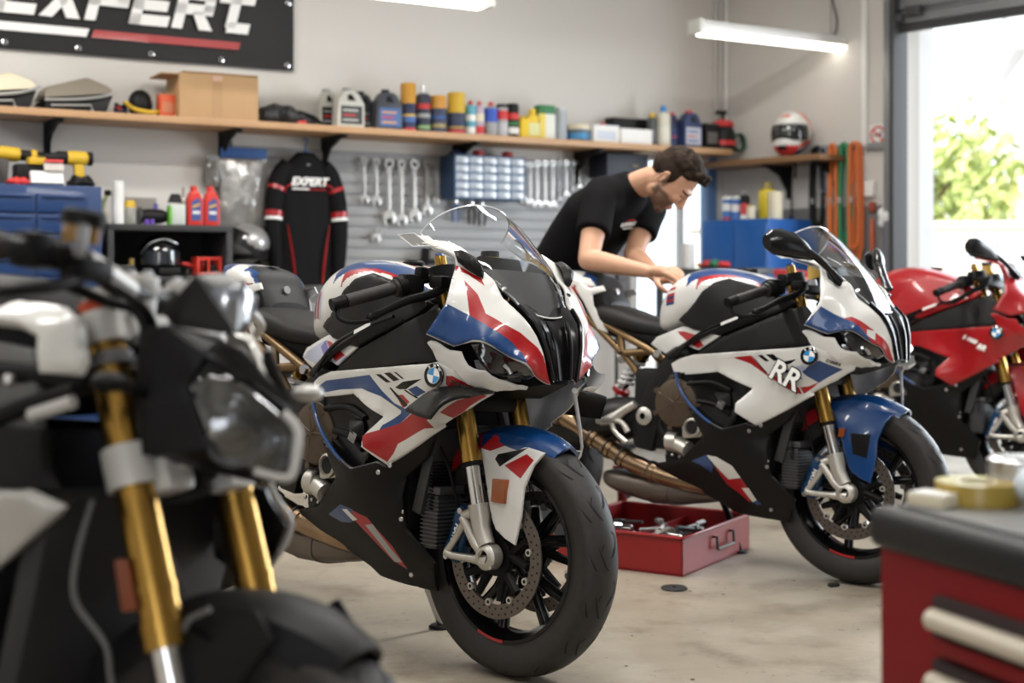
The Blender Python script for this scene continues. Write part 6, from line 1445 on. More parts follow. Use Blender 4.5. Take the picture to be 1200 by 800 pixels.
carton('carton', 'plain white carton on the shelf with a red-capped bottle on top', -.915, .20, .235, .12, .098, lab((.78, .78, .77)), stripe=lab((.78, .78, .77)))
can('bottle', 'tiny red-capped bottle standing behind the plain white carton', 'bottle', -1.045, .075, .028, .145, REDL, REDL, capr=.7, caph=.03)
carton('parts_case', 'dark parts case standing behind the plain white carton', -.86, .065, .26, .10, .182, BLK, stripe=lab((.05, .03, .03)))
can('bottle', 'slim grey bottle with yellow cap, left of the white bottle with blue cap', 'bottle', -.748, .19, .030, .215, lab((.06, .065, .07)), YEL, ((.2, .6, lab((.12, .13, .14))),), capr=.6, caph=.035)
can('bottle', 'tall white bottle with blue cap on the shelf', 'bottle', -.668, .20, .046, .262, lab((.62, .60, .50)), lab((.04, .22, .55)), ((.15, .6, lab((.68, .67, .58))),), capr=.42, caph=.045)
can('bottle', 'thin cream bottle with yellow-green cap behind the tall white bottle', 'bottle', -.612, .11, .026, .215, CREAM, lab((.55, .6, .1)), capr=.5, caph=.03)
jug('oil_jug', 'narrow navy oil jug with red cap, left of the wide navy jug', -.565, .15, .072, .07, .232, NAVY, REDL, lab((.03, .05, .14)), NAVY)
jug('oil_jug', 'wide navy oil jug with red cap and pale label on the shelf', -.462, .20, .150, .085, .245, lab((.02, .035, .11)), REDL, lab((.45, .48, .55)), lab((.05, .1, .3)))
carton('carton', 'dark carton with small white print beside the black and red hand sprayer', -.312, .20, .11, .10, .168, BLK, stripe=lab((.12, .12, .12)))
t = placed('pump_sprayer', 'black and red pump sprayer on the shelf end near the room corner', 'sprayer', -.178, .19, SZ); m = MB(); m.lathe([(0, 0), (.070, 0), (.080, .01), (.080, .12), (.062, .155), (.03, .165), (0, .165)], BLK, 24); m.obj('tank', t)
m = MB(); m.lathe([(.082, .035), (.082, .065)], REDL, 24); m.obj('red_band', t); m = MB(); m.lathe([(.066, .155), (.074, .165), (.066, .192), (.03, .205), (0, .205)], REDL, 20); m.obj('collar', t); m = MB(); m.tube([(0, 0, .20), (0, 0, .235), (-.03, 0, .255), (-.055, 0, .245)], .012, BLK, 10, smoothpath=3); m.cyl((0, 0, .235), (0, 0, .262), .026, BLK, 16); m.obj('pump_head', t)
t = placed('hose_coil', 'small dark green hose coil at the very end of the shelf', 'hose', -.035, .17, SZ); m = MB()
for k in range(4): m.tube([(.045 * math.cos(a), -.02 + .010 * k, .065 + .055 * math.sin(a)) for a in np.linspace(0, 6.28, 20)], .008, lab((.03, .09, .06)), 8)
m.obj('coil', t)

# ================================================================ slat panel, spanners, jersey, bags, drawer cabinet
t = placed('slat_panel', 'grey slatted tool panel under the shelf holding spanners', 'tool panel', -2.13, 0, 0); PEG = mat('slat_grey', (.30, .305, .31), .5, .15)
m = MB(); m.box((0, -.006, 1.30), (2.66, .012, .92), PEG)
for k in range(15): m.box((0, -.015, .87 + k * .061), (2.66, .014, .048), PEG, bev=.004)
m.obj('panel', t); m = MB(); m.box((-1.335, -.02, 1.30), (.03, .045, .96), lab((.07, .07, .072))); m.obj('upright', t)
WR = mat('spanner_chrome', (.42, .41, .39), .36, .75)
def spanner(x, ztop, Ln, sc, label, group, tilt=0.0, dark=False):
    t = placed('spanner', label, 'spanner', x, .05, ztop - Ln, group); M_ = WR if not dark else mat('spanner_dark', (.16, .155, .15), .35, .9)
    R0 = Matrix.Rotation(tilt, 4, 'Y')
    m = MB(); r = .021 * sc
    m.lathe([(r * .55, -.006 * sc), (r, -.006 * sc), (r, .006 * sc), (r * .55, .006 * sc)], M_, 20, 'Y', xf=R0 @ Matrix.Translation((0, 0, Ln - r)), closed=True); m.obj('ring_end', t)
    m = MB(); m.prism([(-.0095 * sc, .045 * sc), (.0095 * sc, .045 * sc), (.0075 * sc, Ln - r * 1.9), (-.0075 * sc, Ln - r * 1.9)], -.004 * sc, .004 * sc, M_, 'Y', bev=.002, xf=R0); m.obj('shank', t)
    m = MB(); q = .031 * sc
    arc = [(q * math.cos(a), .034 * sc + q * math.sin(a)) for a in np.linspace(math.radians(-58), math.radians(238), 16)]
    m.prism(arc + [(-q * .40, .012 * sc), (-q * .38, .032 * sc), (q * .38, .034 * sc), (q * .46, .010 * sc)], -.005 * sc, .005 * sc, M_, 'Y', bev=.0015, xf=R0); m.obj('open_end', t)
    return t
LG = 'spanners hanging beside the jersey'
for (x, zt, Ln, sc, lb) in ((-2.672, 1.727, .275, .95, 'first combination spanner right of the jersey sleeve'), (-2.597, 1.722, .282, 1.05, 'second spanner from the jersey, short with open jaw'), (-2.518, 1.724, .390, 1.45, 'largest spanner, third from the jersey'), (-2.438, 1.719, .388, 1.25, 'long spanner, fourth from the jersey'), (-2.355, 1.726, .375, 1.4, 'long thick spanner, fifth from the jersey'), (-2.272, 1.722, .328, 1.15, 'medium spanner, sixth from the jersey'), (-2.212, 1.716, .25, .75, 'thin short spanner, seventh from the jersey')):
    spanner(x, zt, Ln, sc, lb, LG)
for k, x in enumerate((-2.165, -2.125, -2.085)): spanner(x, 1.712 - .003 * k, .225 - .01 * k, .6, ('small dark spanner, nearest the thin bright one', 'small dark spanner, middle of three by the drawer cabinet', 'small dark spanner, touching the drawer cabinet side')[k], LG, dark=True)
RG = 'spanners hanging right of the drawer cabinet'
names = ('first', 'second', 'third', 'fourth', 'fifth', 'sixth', 'seventh', 'eighth', 'ninth', 'tenth', 'eleventh')
for k, (x, zt, Ln, sc, dk) in enumerate(((-1.648, 1.742, .24, .75, 0), (-1.605, 1.744, .262, .8, 0), (-1.562, 1.745, .278, .85, 0), (-1.512, 1.757, .30, 1.0, 0), (-1.455, 1.76, .30, .95, 0), (-1.400, 1.762, .305, .95, 0), (-1.350, 1.764, .275, .9, 1), (-1.300, 1.767, .24, .8, 0), (-1.250, 1.769, .21, .75, 1), (-1.200, 1.771, .19, .7, 0), (-1.150, 1.772, .17, .65, 1))):
    spanner(x, zt, Ln, sc, '%s spanner right of the drawer cabinet%s' % (names[k], ', dark' if dk else ', bright'), RG, dark=bool(dk))
spanner(-2.615, 1.335, .10, 1.0, 'short spanner low on the panel, peeping out beside the jersey hem', 'low tools on the panel', math.radians(25))
for k, (x, z, lb) in enumerate(((-2.08, 1.48, 'dark pliers on the panel seen through the first windscreen, left'), (-1.97, 1.47, 'dark pliers on the panel seen through the first windscreen, middle'), (-1.90, 1.46, 'dark pliers on the panel seen through the first windscreen, nearest the person'))):
    t = placed('pliers', lb, 'pliers', x, .05, z, 'pliers on the slat panel'); m = MB(); m.hull([(-.012, -.006, 0), (.012, -.006, 0), (0, -.006, .05), (-.012, .006, 0), (.012, .006, 0), (0, .006, .05)], STEEL, bev=.002); m.obj('jaws', t)
    for s in (-1, 1): m = MB(); m.tube([(s * .004, 0, .0), (s * .022, 0, -.05), (s * .014, 0, -.11)], [.006, .008, .006], BLK if k else BLUEL, 8, smoothpath=3); m.obj('handle', t)
t = placed('socket_box', 'dark square socket box low on the panel behind the first motorcycle tank', 'box', -2.26, .09, 1.115); m = MB(); m.box((0, 0, .05), (.10, .08, .10), BLK, bev=.006); m.obj('socket_box', t); m = MB(); m.box((0, -.042, .06), (.07, .004, .05), lab((.12, .11, .10))); m.obj('front_plate', t)
t = placed('tool_ledge', 'grey ledge of small parts on the panel behind the first windscreen', 'ledge', -1.85, .02, 1.06); m = MB(); m.box((0, -.06, 0), (.66, .12, .03), GRY, bev=.004); m.obj('ledge_board', t); m = MB(); m.box((0, -.122, .02), (.66, .004, .04), GRY); m.obj('lip', t)
for k in range(3): can('jar', ('squat grey jar on the ledge, nearest the socket box', 'squat pale jar on the ledge, middle one', 'squat blue jar on the ledge, nearest the person')[k], 'jar', -2.02 + .17 * k, .08, .035, .085, (GRY, CREAM, lab((.1, .2, .35)))[k], SILV, group='jars on the panel ledge', z=1.076, capr=.9, caph=.015, dome=False)

# jersey on a hanger
t = placed('jersey', 'black long-sleeved jersey with red stripes lettered EXPERT, hanging from the shelf', 'shirt', -3.050, .10, 0); JER = mat('jersey_cloth', (.006, .006, .0065), .8, bump=.2, nscale=60, spec=.15)
m = MB()
def jring(z, w, d, wob=0): return [Vector((w * math.cos(2 * math.pi * k / 32) + .004 * math.sin(k * 2.1 + z * 30) * wob, d * math.sin(2 * math.pi * k / 32) * (1 + .22 * math.sin(k * 1.9 + z * 9) * wob), z)) for k in range(32)]
m.rings([jring(1.0, .172, .040, 1), jring(1.15, .168, .040, 1), jring(1.35, .163, .042, 1), jring(1.50, .163, .045, .7), jring(1.60, .158, .045, .4), jring(1.655, .132, .042), jring(1.70, .080, .036), jring(1.73, .050, .032)], JER); m.obj('shirt_body', t)
for s in (-1, 1):
    m = MB(); m.tube([(s * .105, 0, 1.660), (s * .150, 0, 1.60), (s * .182, -.012, 1.48), (s * .196, -.02, 1.33), (s * .190, -.03, 1.17), (s * .180, -.03, 1.05)], [.044, .050, .050, .045, .038, .032], JER, 16, smoothpath=4); sl = m.obj('sleeve', t)
    m = MB(); m.tube([(s * .1915, -.0165, 1.405), (s * .1945, -.0185, 1.375)], [.0495, .0485], PAINT['red'], 18, cap=False); m.obj('red_band', sl); m = MB(); m.tube([(s * .1945, -.0185, 1.372), (s * .1955, -.0195, 1.355)], [.0490, .0480], LETTER, 18, cap=False); m.obj('white_band', sl); m = MB(); m.tube([(s * .171, -.008, 1.535), (s * .178, -.0105, 1.515)], [.0515, .0515], PAINT['red'], 18, cap=False); m.obj('red_band', sl)
    m = MB(); m.tube([(s * .125, -.043, 1.335), (s * .105, -.046, 1.22), (s * .088, -.047, 1.10), (s * .08, -.045, 1.01)], [.003, .010, .012, .010], PAINT['red'], 8, smoothpath=4, flat=.5); m.obj('side_stripe', t)
m = MB(); XF = Matrix.Translation((0, -.050, 1.565)) @ FX; m.text('EXPERT', .062, LETTER, XF, .003, .3, .0022); m.obj('chest_lettering', t); m = MB(); m.box((0, -.050, 1.525), (.20, .004, .006), PAINT['red']); m.obj('red_line', t); m = MB(); m.box((-.05, -.0505, 1.527), (.10, .004, .008), LETTER); m.obj('white_line', t); m = MB(); m.box((-.10, -.046, 1.552), (.08, .006, .008), PAINT['red'], rot=Matrix.Rotation(math.radians(-25), 3, 'Y')); m.obj('shoulder_stripe', t); m = MB(); m.box((.11, -.046, 1.552), (.07, .006, .008), PAINT['red'], rot=Matrix.Rotation(math.radians(25), 3, 'Y')); m.obj('shoulder_stripe', t); m = MB(); m.box((0, -.040, 1.66), (.02, .003, .008), GRY); m.obj('neck_tag', t)
m = MB(); m.tube([(-.05, 0, 1.715), (0, 0, 1.735), (.05, 0, 1.715)], .008, BLUEL, 8); m.tube([(0, 0, 1.735), (0, 0, 1.775), (.012, 0, 1.795), (.0, 0, 1.812), (-.014, 0, 1.80)], .004, BLUEL, 8, smoothpath=3); m.obj('hanger', t)

# plastic bags of parts
FOIL = mat('plastic_bag', (.30, .295, .285), .22, .35, coat=.4, bump=1.0, nscale=14)
def bag(label, x, z0, W, Hh, head, group):
    t = placed('parts_bag', label, 'bag', x, .05, z0, group); m = MB(); rnd = random.Random(int(-x * 100)); n = 9
    g = [[Vector(((i / n - .5) * W * (1 + .05 * math.sin(j)), -(.03 + rnd.uniform(0, .03)) * math.sin(math.pi * i / n) ** .6 * math.sin(math.pi * min(1, .12 + j / n * .8)) - .002, Hh * .86 * j / n)) for i in range(n + 1)] for j in range(n + 1)]
    m.rings(g, FOIL, True, False, close_u=False); m.box((0, .004, Hh * .43), (W * .98, .006, Hh * .86), FOIL, bev=.002); m.obj('clear_pouch', t)
    m = MB(); m.box((0, -.004, Hh * .93), (W, .012, Hh * .13), head, bev=.003); m.obj('header_card', t)
    m = MB()
    for k in range(4): m.box((rnd.uniform(-.3, .3) * W, -.012, rnd.uniform(.2, .6) * Hh), (W * .18, .02, Hh * .10), [GRY, WHT, BLK][k % 3], rot=Matrix.Rotation(rnd.uniform(-1, 1), 3, 'Y'), bev=.004)
    m.obj('contents', t); return t
bag('large clear bag of parts with blue header card beside the jersey', -3.392, 1.315, .265, .43, BLUEL, 'parts bags on the panel')
bag('narrow clear bag of parts left of the large blue-topped bag', -3.565, 1.53, .072, .165, GRY, 'parts bags on the panel')
for k, (x, z, c, lb) in enumerate(((-3.585, 1.27, REDL, 'red-handled screwdriver hanging below the narrow parts bag'), (-3.555, 1.29, REDL, 'red and black screwdriver hanging just right of the other red one'), (-3.605, 1.08, lab((.25, .33, .40)), 'pale blue handled tool hanging low beside the dark shelf unit'))):
    t = placed('screwdriver', lb, 'screwdriver', x, .04, z, 'tools under the bags'); m = MB(); m.lathe([(0, 0), (.012, .003), (.013, .05), (.009, .065), (.013, .075), (.011, .09), (0, .092)], c, 14); m.obj('handle', t); m = MB(); m.cyl((0, 0, .09), (0, 0, .19), .0035, STEEL, 8); m.obj('blade', t)
t = placed('riding_helmet', 'silver-grey helmet with dark visor hanging left of the jersey', 'helmet', -3.405, .15, 1.225); m = MB(); m.ball((0, 0, 0), (.118, .125, .105), mat('helmet_silver', (.38, .38, .38), .3, .5, coat=.6), 24); m.obj('helmet_shell', t); m = MB(); m.lathe([(.119, -.055), (.1215, -.02), (.119, .02)], BLK, 28, xf=Matrix.Rotation(math.radians(35), 4, 'Y')); m.obj('dark_visor', t); m = MB(); m.lathe([(.095, -.085), (.112, -.06), (.1, -.09)], BLK, 24); m.obj('neck_roll', t)
t = placed('strap', 'yellowish strap hanging between grey helmet and jersey', 'strap', -3.268, .05, 1.0); m = MB(); m.tube([(0, 0, .0), (-.012, -.01, .12), (-.03, 0, .24)], .010, lab((.45, .38, .20)), 8, smoothpath=4, flat=.4); m.obj('webbing', t); m = MB(); m.box((0, 0, .0), (.03, .012, .03), SILV, bev=.004); m.obj('buckle', t)

# drawer cabinet under the shelf
t = placed('drawer_cabinet', 'small blue cabinet of clear drawers between the two rows of spanners', 'cabinet', -1.93, .02, 1.50); W_, H_ = .47, .255
m = MB(); m.box((-.235, -.09, H_ / 2), (.012, .18, H_), lab((.02, .05, .12)), bev=.002); m.box((.235, -.09, H_ / 2), (.012, .18, H_), lab((.02, .05, .12)), bev=.002); m.box((0, -.005, H_ / 2), (W_, .01, H_), lab((.02, .05, .12)))
for k in range(6): m.box((0, -.09, .004 + k * (H_ - .008) / 5), (W_, .18, .006), lab((.03, .09, .20)))
for k in range(1, 5): m.box((-.235 + k * .094, -.09, H_ / 2), (.005, .18, H_), lab((.03, .09, .20)))
m.obj('cabinet_body', t)
DRW = mat('clear_drawer', (.42, .47, .54), .25, coat=.5)
for i in range(5):
    for j in range(5):
        m = MB(); m.box((-.188 + i * .094, -.095, .028 + j * .0494), (.084, .17, .040), DRW, bev=.003); d = m.obj('drawer', t)
        m = MB(); m.box((-.188 + i * .094, -.184, .022 + j * .0494), (.03, .012, .010), lab((.55, .58, .62)), bev=.002); m.obj('pull', d)
for k, (x, c, lb) in enumerate(((-2.09, lab((.03, .04, .09)), 'dark blue pouch lying on the small drawer cabinet'), (-1.955, lab((.5, .04, .03)), 'red cap lying on the small drawer cabinet, left'), (-1.755, lab((.5, .04, .03)), 'red cap lying on the small drawer cabinet, right'))):
    t = placed('pouch' if k == 0 else 'screw_cap', lb, 'pouch' if k == 0 else 'cap', x, .10, 1.757, None if k == 0 else 'red caps on the drawer cabinet'); m = MB()
    if k == 0: m.hull([(-.06, -.04, 0), (.06, -.04, 0), (.06, .04, 0), (-.06, .04, 0), (-.03, 0, .04), (.03, 0, .032)], c, bev=.008)
    else: m.lathe([(0, 0), (.034, 0), (.034, .03), (.026, .036), (0, .036)], c, 20)
    m.obj('cloth' if k == 0 else 'cap_body', t)
t = placed('storage_case', 'black storage case under the shelf between spanners and the glazed door', 'case', -.955, .02, 1.66); m = MB(); m.box((0, -.10, .075), (.32, .2, .15), lab((.012, .016, .03)), bev=.01); m.obj('case_body', t); m = MB(); m.box((.05, -.204, .075), (.05, .012, .018), lab((.15, .12, .06)), bev=.003); m.obj('latch', t)

# ================================================================ left: blue tool cabinet, dark shelf unit
BC = mat('blue_enamel', (.006, .034, .125), .4, coat=.15)
t = placed('tool_cabinet', 'tall blue metal tool cabinet with drawers behind the black motorcycle', 'cabinet', -4.72, .30, 0); W_, H_, D_ = .84, 1.475, .60
m = MB(); m.box((0, 0, H_ / 2), (W_, D_, H_), BC, bev=.008); cb = m.obj('cabinet_body', t)
for j in range(9):
    for i in range(3):
        zc = H_ - .085 - j * .098; m = MB(); m.box((-.255 + i * .245, -D_ / 2 - .006, zc), (.236, .014, .086), BC, bev=.004); d = m.obj('drawer', t)
        m = MB(); m.box((-.255 + i * .245, -D_ / 2 - .018, zc + .030), (.20, .012, .010), BC, bev=.003); m.obj('drawer_pull', d)
        if i == 0 and j in (0, 1): m = MB(); m.box((-.205, -D_ / 2 - .0145, zc - .005), (.07, .003, .022), WHT); m.obj('label_tag', d)
m = MB(); m.box((.12, -D_ / 2 - .014, .965), (.30, .003, .012), REDL); m.box((.14, -D_ / 2 - .0145, .940), (.26, .003, .018), lab((.35, .40, .50))); m.obj('trim_strip', t)
ZC = H_ + .002
def drill(label, x, w, rz, tilt, z=ZC):
    t = placed('cordless_drill', label, 'drill', x, w, z, 'cordless drills on the blue cabinet', rz); R = Matrix.Translation((0, 0, .135)) @ Matrix.Rotation(tilt, 4, 'Y')
    m = MB(); m.lathe([(0, -.10), (.022, -.10), (.034, -.085), (.036, -.03), (.032, .0), (0, .0)], YEL, 20, 'X', xf=R); m.hull([R @ Vector(p) for p in ((-.075, -.02, -.02), (-.03, -.02, -.02), (-.04, -.018, -.12), (-.085, -.018, -.115), (-.075, .02, -.02), (-.03, .02, -.02), (-.04, .018, -.12), (-.085, .018, -.115))], YEL, bev=.006); m.obj('drill_housing', t)
    m = MB(); m.lathe([(0, .0), (.031, .0), (.033, .04), (.026, .055), (.018, .10), (.012, .115), (0, .115)], BLK, 18, 'X', xf=R); m.cyl(R @ Vector((-.10, 0, 0)), R @ Vector((-.118, 0, 0)), .033, BLK, 18); m.obj('chuck', t)
    m = MB(); m.box(R @ Vector((-.06, 0, -.135 + .012)), (.11, .06, .034), BLK, rot=Matrix.Rotation(tilt, 3, 'Y'), bev=.006); m.obj('battery', t)
    m = MB(); m.box(R @ Vector((-.055, -.0365, 0)), (.05, .004, .024), BLK); m.obj('side_plate', t); return t
drill('yellow and black cordless drill at the right end of the blue cabinet top', -4.44, .50, math.pi, 0)
t = placed('impact_driver', 'yellow and black angled driver lying across the blue cabinet top', 'drill', -4.645, .44, ZC, 'cordless drills on the blue cabinet'); m = MB(); m.lathe([(0, -.12), (.028, -.12), (.034, -.09), (.034, -.01), (.028, .0), (0, .0)], YEL, 18, 'X', xf=Matrix.Translation((.0, 0, .145)) @ Matrix.Rotation(math.radians(4), 4, 'Y')); m.obj('motor_housing', t)
m = MB(); m.cyl((0, 0, .145), (.05, 0, .143), .026, BLK, 16); m.cyl((.05, 0, .143), (.075, 0, .142), .030, YEL, 16); m.cyl((.075, 0, .142), (.17, 0, .138), .022, BLK, 16); m.cyl((-.12, 0, .153), (-.165, 0, .155), .034, BLK, 16); m.obj('gear_head', t); m = MB(); m.hull([(-.10, -.02, .13), (-.05, -.02, .13), (-.06, -.02, .0), (-.12, -.02, .0), (-.10, .02, .13), (-.05, .02, .13), (-.06, .02, .0), (-.12, .02, .0)], lab((.06, .055, .05)), bev=.006); m.obj('handle', t)
t = placed('paper_stack', 'white sheet of paper propped on the blue cabinet top before the drill', 'paper', -4.545, .55, ZC); m = MB(); m.box((0, 0, .032), (.15, .03, .060), WHT, rot=Matrix.Rotation(math.radians(-18), 3, 'X'), bev=.002); m.obj('sheets', t); m = MB(); m.box((.03, -.01, .085), (.09, .012, .04), lab((.5, .45, .42)), rot=Matrix.Rotation(math.radians(-18), 3, 'X'), bev=.002); m.obj('leaflet', t); m = MB(); m.box((.03, -.012, .112), (.085, .014, .012), REDL, rot=Matrix.Rotation(math.radians(-18), 3, 'X')); m.obj('leaflet_band', t)
t = placed('charger', 'black and yellow battery charger on the blue cabinet behind the paper', 'charger', -4.60, .46, ZC); m = MB(); m.box((0, 0, .05), (.15, .10, .10), BLK, bev=.012); m.obj('charger_body', t); m = MB(); m.box((.02, -.03, .115), (.08, .07, .035), YEL, bev=.008); m.obj('battery', t)
t = placed('rag', 'bright red rag on the left edge of the blue cabinet top', 'rag', -4.675, .56, ZC); m = MB()
for k in range(7): m.ball((-.04 + .013 * k, random.uniform(-.02, .02), .010), (.018, .03, .014 + .006 * (k % 3)), REDL, 10)
rm = fused(m, .006, 2, 'cloth'); rm.materials.clear(); rm.materials.append(REDL); o = bpy.data.objects.new('cloth', rm); COL.objects.link(o); o.parent = t
t = placed('cable_coil', 'tangled black cable on the right front of the blue cabinet', 'cable', -4.385, .54, ZC); m = MB()
for k in range(5): m.tube([(.06 * math.cos(a) * (1 - .1 * k), .05 * math.sin(a), .012 + .007 * k + .006 * math.sin(3 * a + k)) for a in np.linspace(0, 6.28, 22)], .007, BLK, 8)
m.obj('coil', t)
t = placed('tool_bag', 'dark grey tool pouch at the left of the blue cabinet top', 'bag', -4.82, .50, ZC); m = MB(); m.hull([(-.07, -.06, 0), (.07, -.06, 0), (.07, .06, 0), (-.07, .06, 0), (-.05, -.04, .12), (.045, -.04, .10), (.045, .04, .11), (-.05, .04, .13)], lab((.05, .055, .06)), bev=.012); m.obj('pouch', t); m = MB(); m.tube([(-.05, -.02, .12), (0, -.02, .17), (.05, -.02, .11)], .006, BLK, 8, smoothpath=4); m.obj('carry_loop', t)

DK = mat('shelf_unit_metal', (.035, .036, .038), .5, .2)
t = placed('shelf_unit', 'dark grey open metal shelf unit between blue cabinet and jersey', 'shelf', -3.905, 0, 0); W_, D_, Z_ = .64, .42, 1.307
m = MB(); m.box((0, -D_ / 2, Z_ - .016), (W_, D_, .032), DK, bev=.003); m.obj('top_board', t)
for s in (-1, 1): m = MB(); m.box((s * (W_ / 2 - .016), -D_ / 2, Z_ / 2 - .016), (.032, D_, Z_ - .032), DK, bev=.003); m.obj('side_panel', t)
m = MB(); m.box((0, -.008, Z_ / 2), (W_ - .06, .012, Z_ - .05), lab((.012, .012, .013))); m.obj('back_panel', t)
for z in (1.035, .70, .36): m = MB(); m.box((0, -D_ / 2, z), (W_ - .06, D_ - .02, .024), DK, bev=.003); m.obj('shelf_board', t)
Z2 = Z_ + .001
t = placed('paper_roll', 'white paper roll standing at the left of the dark shelf unit top', 'paper roll', -4.160, .37, Z2); m = MB(); m.lathe([(.012, 0), (.030, 0), (.030, .212), (.012, .212)], WHT, 24, closed=True); m.obj('roll', t); m = MB(); m.lathe([(.010, .001), (.012, .001), (.012, .211), (.010, .211)], CREAM, 16, closed=True); m.obj('core', t)
t = placed('jar', 'glass jar with yellow lid on the dark shelf unit, beside the paper roll', 'jar', -4.098, .36, Z2); m = MB(); m.lathe([(0, 0), (.030, 0), (.032, .01), (.032, .075), (.026, .085), (0, .085)], lab((.25, .25, .22), .2), 20); m.obj('jar_glass', t); m = MB(); m.lathe([(.029, .082), (.029, .105), (.020, .118), (0, .118)], YEL, 20); m.obj('yellow_lid', t)
for k in range(2): can('plastic_plug', ('small violet cap on the dark shelf unit, left of a pair', 'small violet cap on the dark shelf unit, right of a pair')[k], 'plug', -4.02 + .028 * k, .38, .012, .026, lab((.12, .05, .35)), lab((.12, .05, .35)), group='violet caps', z=Z2, capr=.9, caph=.006, dome=False)
t = placed('clamp_tool', 'green and white clamp tool at the edge of shelf unit and blue cabinet', 'tool', -4.212, .30, Z2); m = MB(); m.tube([(0, 0, 0), (-.01, 0, .06), (.0, 0, .11), (.02, 0, .15)], .012, lab((.45, .50, .30)), 10, smoothpath=4); m.obj('handle', t); m = MB(); m.box((.02, 0, .155), (.03, .03, .03), BLK, bev=.006); m.obj('clamp_head', t)
t = placed('board', 'plain grey board leaning on the wall behind the black grinder', 'board', -3.955, .05, Z2); m = MB(); m.box((0, 0, .075), (.165, .008, .150), lab((.26, .245, .22)), rot=Matrix.Rotation(math.radians(8), 3, 'X'), bev=.002); m.obj('board', t); m = MB(); m.box((0, .002, .148), (.167, .012, .006), GRY, bev=.001); m.obj('edge', t)
t = placed('grinder', 'black hand grinder with violet button on the dark shelf unit', 'grinder', -3.955, .28, Z2); m = MB(); m.lathe([(0, -.07), (.03, -.07), (.038, -.03), (.036, .04), (.028, .065), (0, .07)], BLK, 18, 'X', (0, 0, .045)); m.obj('grinder_body', t); m = MB(); m.cyl((.01, 0, .08), (.012, 0, .11), .012, lab((.10, .08, .30)), 12); m.obj('button', t); m = MB(); m.lathe([(0, 0), (.045, 0), (.045, .008), (0, .008)], DARKGREY, 20, 'X', (-.075, 0, .045)); m.obj('disc', t)
t = placed('spray_bottle', 'pale spray bottle with black trigger head and green edge on the shelf unit', 'bottle', -3.842, .30, Z2); m = MB(); m.box((.0, 0, .055), (.085, .055, .108), lab((.55, .58, .55)), bev=.012); m.obj('bottle_body', t); m = MB(); m.box((-.040, -.010, .05), (.014, .05, .095), lab((.15, .45, .05)), bev=.004); m.obj('green_edge', t); m = MB(); m.hull([(-.045, -.02, .115), (.03, -.02, .115), (.03, .02, .115), (-.045, .02, .115), (-.03, 0, .165), (.02, 0, .165)], BLK, bev=.008); m.obj('trigger_head', t)
can('sealant_tube', 'slim white sealant tube behind the spray bottle on the shelf unit', 'tube', -3.790, .25, .016, .20, WHT, lab((.3, .2, .15)), z=Z2, capr=.35, caph=.06)
def redbottle(x, label):
    t = placed('oil_bottle', label, 'bottle', x, .30, Z2, 'red oil bottles on the shelf unit'); m = MB(); RB = lab((.60, .03, .02), .35); a = .040
    m.prism([(-a, .004), (-a + .004, 0), (a - .004, 0), (a, .004), (a, .125), (a * .62, .165), (a * .42, .178), (-a * .42, .178), (-a * .75, .165), (-a, .135)], -.026, .026, RB, 'Y', bev=.008); m.obj('bottle_body', t)
    m = MB(); m.cyl((-.003, 0, .175), (-.003, 0, .203), .019, RB, 18); m.obj('cap', t)
    m = MB(); m.prism([(-.024, .025), (.026, .025), (.026, .125), (.010, .145), (-.024, .120)], -.0275, -.0255, lab((.05, .08, .25)), 'Y'); m.prism([(-.018, .06), (.020, .06), (.020, .075), (-.018, .075)], -.029, -.027, WHT, 'Y'); m.prism([(-.018, .09), (.020, .105), (.020, .115), (-.018, .102)], -.029, -.027, lab((.7, .4, .05)), 'Y'); m.obj('label', t)
redbottle(-3.748, 'red oil bottle on the shelf unit, next to the spray bottle'); redbottle(-3.660, 'red oil bottle at the right end of the shelf unit top')
Z3 = 1.048
t = placed('crash_helmet', 'glossy black crash helmet inside the dark shelf unit', 'helmet', -3.925, .26, Z3); m = MB(); m.ball((0, 0, .105), (.105, .125, .105), mat('gloss_helmet_black', (.006, .006, .007), .08, coat=1.0), 28); m.obj('helmet_shell', t); m = MB(); m.lathe([(.1065, .06), (.108, .09), (.1055, .13)], mat('tinted_visor', (.02, .025, .03), .03, coat=1.0), 32, xf=Matrix.Translation((0, -.012, .0)) @ Matrix.Diagonal((1, 1.14, 1, 1))); m.obj('visor', t); m = MB(); m.box((.02, -.11, .025), (.11, .05, .04), BLK, bev=.012); m.obj('chin_bar', t)
m = MB(); m.tube([(-.10, -.05, .115), (-.07, -.09, .165), (0, -.105, .188), (.07, -.09, .165)], .004, SILV, 8, smoothpath=4); m.obj('trim_line', t)
t = placed('open_crate', 'small red open crate in the dark shelf unit beside the black helmet', 'crate', -3.690, .32, Z3); RC = lab((.60, .04, .025), .4)
m = MB(); m.box((0, 0, .004), (.125, .09, .008), RC)
for y in (-.045, .045):
    for (a, b_, c, d) in ((0, .092, .128, .014), (0, .012, .128, .014), (-.058, .05, .014, .10), (.058, .05, .014, .10), (-.005, .05, .012, .10)): m.box((a, y, b_), (c, .006, d), RC, bev=.002)
for x in (-.0605, .0605): m.box((x, 0, .05), (.005, .09, .10), RC)
m.obj('crate_frame', t); m = MB(); m.box((.02, 0, .035), (.05, .06, .05), BLK, bev=.005); m.obj('crate_contents', t)
t = placed('work_light', 'small dark work light with brass knob at the left inside the shelf unit', 'lamp', -4.10, .28, Z3); m = MB(); m.box((0, 0, .03), (.09, .07, .055), lab((.05, .05, .05)), bev=.01); m.obj('lamp_body', t); m = MB(); m.cyl((.03, -.01, .055), (.03, -.01, .09), .014, lab((.45, .30, .10)), 14); m.obj('knob', t)
